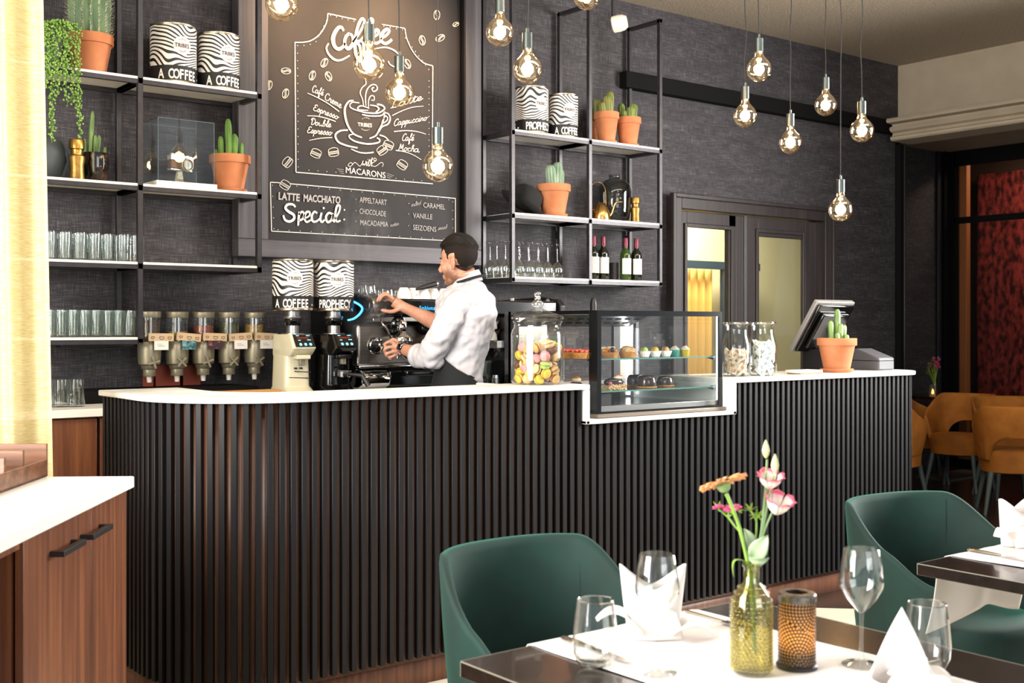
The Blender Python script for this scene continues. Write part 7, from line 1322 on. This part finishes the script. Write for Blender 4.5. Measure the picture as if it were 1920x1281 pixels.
# ---- perforated candle holder with a burning candle
def perfm():
    m = bpy.data.materials.new('perforated bronze'); m.use_nodes = True; nt = m.node_tree; b = nt.nodes['Principled BSDF']; out = nt.nodes['Material Output']; b.inputs['Base Color'].default_value = lin('#2a2522'); b.inputs['Roughness'].default_value = .4; b.inputs['Metallic'].default_value = .5
    tc = N(nt, 'ShaderNodeTexCoord'); sx = N(nt, 'ShaderNodeSeparateXYZ'); nt.links.new(tc.outputs['Object'], sx.inputs[0]); at_ = N(nt, 'ShaderNodeMath', operation='ARCTAN2'); nt.links.new(sx.outputs['X'], at_.inputs[0]); ng = N(nt, 'ShaderNodeMath', operation='MULTIPLY'); ng.inputs[1].default_value = -1; nt.links.new(sx.outputs['Y'], ng.inputs[0]); nt.links.new(ng.outputs[0], at_.inputs[1])
    ar = N(nt, 'ShaderNodeMath', operation='MULTIPLY'); ar.inputs[1].default_value = .0355; nt.links.new(at_.outputs[0], ar.inputs[0])
    def med(cx_, cz_):
        cb = N(nt, 'ShaderNodeCombineXYZ'); a1 = N(nt, 'ShaderNodeMath', operation='SUBTRACT'); a1.inputs[1].default_value = cx_; nt.links.new(ar.outputs[0], a1.inputs[0]); a2 = N(nt, 'ShaderNodeMath', operation='SUBTRACT'); a2.inputs[1].default_value = cz_; nt.links.new(sx.outputs['Z'], a2.inputs[0])
        nt.links.new(a1.outputs[0], cb.inputs[0]); nt.links.new(a2.outputs[0], cb.inputs[1]); ln = N(nt, 'ShaderNodeVectorMath', operation='LENGTH'); nt.links.new(cb.outputs[0], ln.inputs[0])
        an = N(nt, 'ShaderNodeMath', operation='ARCTAN2'); nt.links.new(a2.outputs[0], an.inputs[0]); nt.links.new(a1.outputs[0], an.inputs[1]); rs = N(nt, 'ShaderNodeMath', operation='DIVIDE'); rs.inputs[1].default_value = .0062; nt.links.new(ln.outputs['Value'], rs.inputs[0])
        fl = N(nt, 'ShaderNodeMath', operation='FLOOR'); nt.links.new(rs.outputs[0], fl.inputs[0]); fr = N(nt, 'ShaderNodeMath', operation='SUBTRACT'); nt.links.new(rs.outputs[0], fr.inputs[0]); nt.links.new(fl.outputs[0], fr.inputs[1]); fr2 = N(nt, 'ShaderNodeMath', operation='SUBTRACT'); fr2.inputs[1].default_value = .5; nt.links.new(fr.outputs[0], fr2.inputs[0])
        cnt = N(nt, 'ShaderNodeMath', operation='MULTIPLY_ADD'); cnt.inputs[1].default_value = 6.0; cnt.inputs[2].default_value = 4.0; nt.links.new(fl.outputs[0], cnt.inputs[0]); tt = N(nt, 'ShaderNodeMath', operation='MULTIPLY'); nt.links.new(an.outputs[0], tt.inputs[0]); c2_ = N(nt, 'ShaderNodeMath', operation='DIVIDE'); c2_.inputs[1].default_value = 2 * PI; nt.links.new(cnt.outputs[0], c2_.inputs[0]); nt.links.new(c2_.outputs[0], tt.inputs[1])
        f3 = N(nt, 'ShaderNodeMath', operation='FRACT'); nt.links.new(tt.outputs[0], f3.inputs[0]); f4 = N(nt, 'ShaderNodeMath', operation='SUBTRACT'); f4.inputs[1].default_value = .5; nt.links.new(f3.outputs[0], f4.inputs[0]); cc = N(nt, 'ShaderNodeCombineXYZ'); nt.links.new(fr2.outputs[0], cc.inputs[0]); nt.links.new(f4.outputs[0], cc.inputs[1]); l2 = N(nt, 'ShaderNodeVectorMath', operation='LENGTH'); nt.links.new(cc.outputs[0], l2.inputs[0])
        th = N(nt, 'ShaderNodeMath', operation='LESS_THAN'); th.inputs[1].default_value = .36; nt.links.new(l2.outputs['Value'], th.inputs[0]); return th, ln
    t1, d1 = med(.004, .028); t2, d2 = med(.045, .115); cmp_ = N(nt, 'ShaderNodeMath', operation='LESS_THAN'); nt.links.new(d1.outputs['Value'], cmp_.inputs[0]); nt.links.new(d2.outputs['Value'], cmp_.inputs[1]); mxv = N(nt, 'ShaderNodeMix', data_type='FLOAT'); nt.links.new(cmp_.outputs[0], mxv.inputs[0]); nt.links.new(t2.outputs[0], mxv.inputs[2]); nt.links.new(t1.outputs[0], mxv.inputs[3])
    tr = N(nt, 'ShaderNodeBsdfTransparent'); ms = N(nt, 'ShaderNodeMixShader'); nt.links.new(mxv.outputs[0], ms.inputs[0]); nt.links.new(b.outputs[0], ms.inputs[1]); nt.links.new(tr.outputs[0], ms.inputs[2]); nt.links.new(ms.outputs[0], out.inputs[0]); return m
cl = at(1494, 1250); ch = thing('candle_holder', 'dark perforated metal candle holder with a lit candle on the centre table', 'candle holder', cl, facing(cl, 0)); g = MB(); g.shell([(.0355, .006), (.0355, .136)], seg=64); g.build('perforated_screen', perfm(), ch, sm=180)
g = MB(); g.lathe([(.0001, 0), (.0385, 0), (.039, .005), (.036, .008), (.0001, .008)], seg=48); g.build('base', M['black'], ch); g = MB(); g.lathe([(.0366, .126), (.0368, .138), (.034, .141), (.02, .1415), (.02, .139), (.0345, .137), (.0345, .126)], seg=48); g.build('top_rim', pm('worn pewter', '#4a4643', .35, metal=.8, c2='#8a8680', nscale=60), ch)
lt_ = bpy.data.materials.new('translucent liner'); lt_.use_nodes = True; _n = lt_.node_tree; _n.nodes.clear(); _o = N(_n, 'ShaderNodeOutputMaterial'); _d = N(_n, 'ShaderNodeBsdfDiffuse'); _t = N(_n, 'ShaderNodeBsdfTranslucent'); _a = N(_n, 'ShaderNodeMixShader'); _a.inputs[0].default_value = .6; _d.inputs[0].default_value = lin('#c9b49a'); _t.inputs[0].default_value = lin('#f0d0a0'); _n.links.new(_d.outputs[0], _a.inputs[1]); _n.links.new(_t.outputs[0], _a.inputs[2]); _n.links.new(_a.outputs[0], _o.inputs[0])
g = MB(); g.shell([(.0335, .008), (.0335, .134)], seg=48); g.build('liner', lt_, ch, sm=180); g = MB(); g.cyl((0, 0, .009), .02, .035, 24); g.build('candle', pm('wax', '#efe3cc', .5), ch); g = MB(); g.lathe([(.0001, .046), (.004, .052), (.005, .058), (.0025, .068), (.0001, .076)], seg=12); g.build('flame', emat('flame', '#ffb347', 30), ch)
def flame(ch, e):
    l = bpy.data.lights.new('candle_light', 'POINT'); l.energy = e; l.color = (1, .55, .2); l.shadow_soft_size = .008; lo = bpy.data.objects.new('candle_light', l); col.objects.link(lo); lo.parent = ch; lo.location = (0, 0, .062)
flame(ch, .22)
# ================================================================== upholstered chairs
M['velvet'] = pm('green velvet', '#05231e', .8, c2='#083029', nscale=6, detail=4, sheen=.45); M['velvet'].node_tree.nodes['Principled BSDF'].inputs['Sheen Tint'].default_value = lin('#2fa08e'); M['mustard'] = pm('mustard velvet', '#935612', .8, c2='#b06c1e', nscale=6, detail=4, sheen=.4); M['legd'] = pm('dark leg', '#1b1d1f', .45); M['legg'] = pm('grey green leg', '#4c5a58', .5)
def shellchair(name, lb, cat, loc, rz, fab, leg, group, a=.285, b_=.29, H=.84, hole=False, sc=1.0, arm=.60):
    t = thing(name, lb, cat, loc, rz, group); t.scale = (sc,) * 3; g = MB(); n = 64; PH = R_(122); th = .05; rings = []
    def plan(ph, k): 
        c_, s_ = math.cos(ph), math.sin(ph); e = .78; return Vector((a * k * math.copysign(abs(s_) ** e, s_), b_ * k * math.copysign(abs(c_) ** e, c_), 0))
    for i in range(n + 1):
        ph = -PH + 2 * PH * i / n; q = abs(ph) / PH; zt = arm + (H - arm) * (1 - sst(.42, .98, q) ** 1.15 * (1)) if True else 0; f3 = sst(.40, 1, q); zt = H - (H - arm) * (f3 * f3 * (3 - 2 * f3)); zb = .27
        if hole: h_ = max(0, 1 - (q / .42) ** 2); zb = .40 + .17 * math.sqrt(h_) if h_ > 0 else .40
        r_ = []
        for zz, kk in ((zb, .86), (zb + .02, .885), (zb + (zt - zb) * .35, .94), (zb + (zt - zb) * .7, 1.0), (zt - .02, 1.03), (zt - .005, 1.025)): p = plan(ph, kk); r_.append((p.x, p.y, zz))
        pt = plan(ph, 1.0); r_.append((pt.x, pt.y, zt))
        for zz, kk in ((zt - .006, .96), (zt - .025, .935), (zb + (zt - zb) * .7, .90), (zb + (zt - zb) * .35, .83), (zb + .02, .77), (zb, .76)): p = plan(ph, kk * (1 - .0)); r_.append((p.x, p.y, zz))
        rings.append(r_)
    g.loft(rings); g.build('backrest_shell', fab, t, sm=70)
    if not hole:
        g = MB()
        for sg in (-1, 1):
            pts = []
            for zz, kk in ((.36, .832), (.5, .862), (.62, .897), (.72, .915), (.79, .936)): p = plan(sg * R_(52), kk); pts.append((p.x, p.y, zz))
            g.tube(pts, .0025, 6)
        g.build('seam', fab, t)
    g = MB(); rg = []
    for zz, kk in ((.30, .70), (.31, .80), (.42, .83), (.455, .81), (.47, .72), (.474, .4)): rg.append([tuple(plan(2 * PI * i / 40, kk) * 1.0 + Vector((0, -.03, zz))) for i in range(40)])
    g.loft(rg); g.build('seat', fab, t, sm=60)
    for sx in (-1, 1):
        for sy in (-1, 1): g = MB(); g.tube([(sx * a * .62, sy * b_ * .58 - .02, .31), (sx * a * .8, sy * b_ * .8 - .02, 0)], [.021, .013], 10); g.build('leg', leg, t)
    return t
shellchair('armchair', 'green velvet tub chair at the centre foreground table', 'chair', (1.835, 2.14, 0), .0, M['velvet'], M['legd'], 'green velvet tub chairs', a=.27, b_=.28, H=.848)
shellchair('armchair', 'green velvet tub chair behind the right foreground table', 'chair', (3.50, 2.14, 0), -.1, M['velvet'], M['legd'], 'green velvet tub chairs', a=.30, b_=.29, H=.815)
# ---- far table with mustard chairs
ft = thing('bistro_table', 'dark round-cornered table with flowers far behind on the right', 'table', (10.0, 6.08, 0)); g = MB(); FZ = .755
g.prism([(10.0 + .36 * math.copysign(abs(math.cos(t_)) ** .5, math.cos(t_)), 6.08 + .33 * math.copysign(abs(math.sin(t_)) ** .5, math.sin(t_))) for t_ in [2 * PI * i / 40 for i in range(40)]], FZ - .03, FZ); g.build('tabletop', M['tablew'], ft, world=True, bevel=.003)
g = MB(); g.box((9.70, 5.98, .02), (9.80, 6.03, FZ - .03)); g.build('leg', pm('pewter leg', '#5f5b55', .45, metal=.3), ft, world=True, bevel=.004); g = MB(); g.box((9.6, 5.85, 0), (10.4, 6.2, .018)); g.build('base', bpy.data.materials['pewter leg'], ft, world=True)
gl_ = thing('candle_glass', 'lit candle glass with small flowers on the far dark table', 'candle holder', Vector((PY(1749, 0, 6.0).x, 6.0, FZ + .001))); g = MB(); g.shell([(.0001, .002), (.033, .002), (.035, .01), (.035, .115), (.033, .116)], seg=28); g.build('glass', glassm('frosted candle glass', (.85, .75, .65), .3, base=.1), gl_); g = MB(); g.lathe([(.0001, .03), (.009, .036), (.011, .045), (.006, .062), (.0001, .078)], seg=12); g.build('flame', emat('far flame', '#ffa53a', 14), gl_); g = MB(); g.cyl((0, 0, .004), .025, .028, 20); g.build('candle', bpy.data.materials['wax'], gl_); flame(gl_, .5)
fb = thing('bouquet', 'small purple and pink flower bunch behind the candle glass on the far table', 'flowers', Vector((PY(1753, 0, 6.1).x, 6.1, FZ + .001))); g = MB(); g.shell([(.0001, .002), (.025, .002), (.02, .09), (.018, .13)], seg=20); g.build('vase', M['glasst'], fb); rr = random.Random(8); g = MB(); gp = MB(); gk = MB(); gl2 = MB()
for k in range(16):
    a = rr.uniform(0, 6.28); r_ = rr.uniform(.01, .085); h_ = rr.uniform(.26, .40) - r_ * .6; tip = Vector((r_ * math.cos(a), r_ * math.sin(a), h_)); g.tube(cr([(0, 0, .02), (tip.x * .2, tip.y * .2, h_ * .5), tip], 4), .0022, 5); tgt = gp if tip.dot(RT) > .012 else (gk if k % 2 else gl2)
    for q in range(7): tgt.ell(tuple(tip + Vector((rr.uniform(-1, 1), rr.uniform(-1, 1), rr.uniform(-3, .6))) * .014), rr.uniform(.007, .012), 7, 5)
g.build('stems', M['stem'], fb); gp.build('purple_blooms', pm('purple bloom', '#5a2a94', .6), fb)
if gk.v: gk.build('pink_blooms', pm('pink bloom', '#a8305e', .6), fb)
if gl2.v: gl2.build('leaves', pm('fresh leaf', '#5c8a2e', .6), fb)
for (x, y, rz, lb) in ((8.36, 4.58, R_(128), 'mustard velvet chair with cut-out back at the right edge'), (9.22, 5.52, R_(-80), 'mustard velvet chair at the far table facing left'), (9.12, 5.02, R_(-35), 'mustard velvet chair partly hidden behind the cut-out chair'), (9.42, 6.06, R_(40), 'mustard velvet chair behind the pewter table leg'), (7.95, 5.38, R_(95), 'mustard velvet chair mostly hidden behind the counter end')):
    shellchair('velvet_chair', lb, 'chair', (x, y, 0), rz, M['mustard'], M['legg'], 'mustard velvet chairs at the far table', a=.27, b_=.26, H=.80, hole=True, sc=1.02, arm=.62)
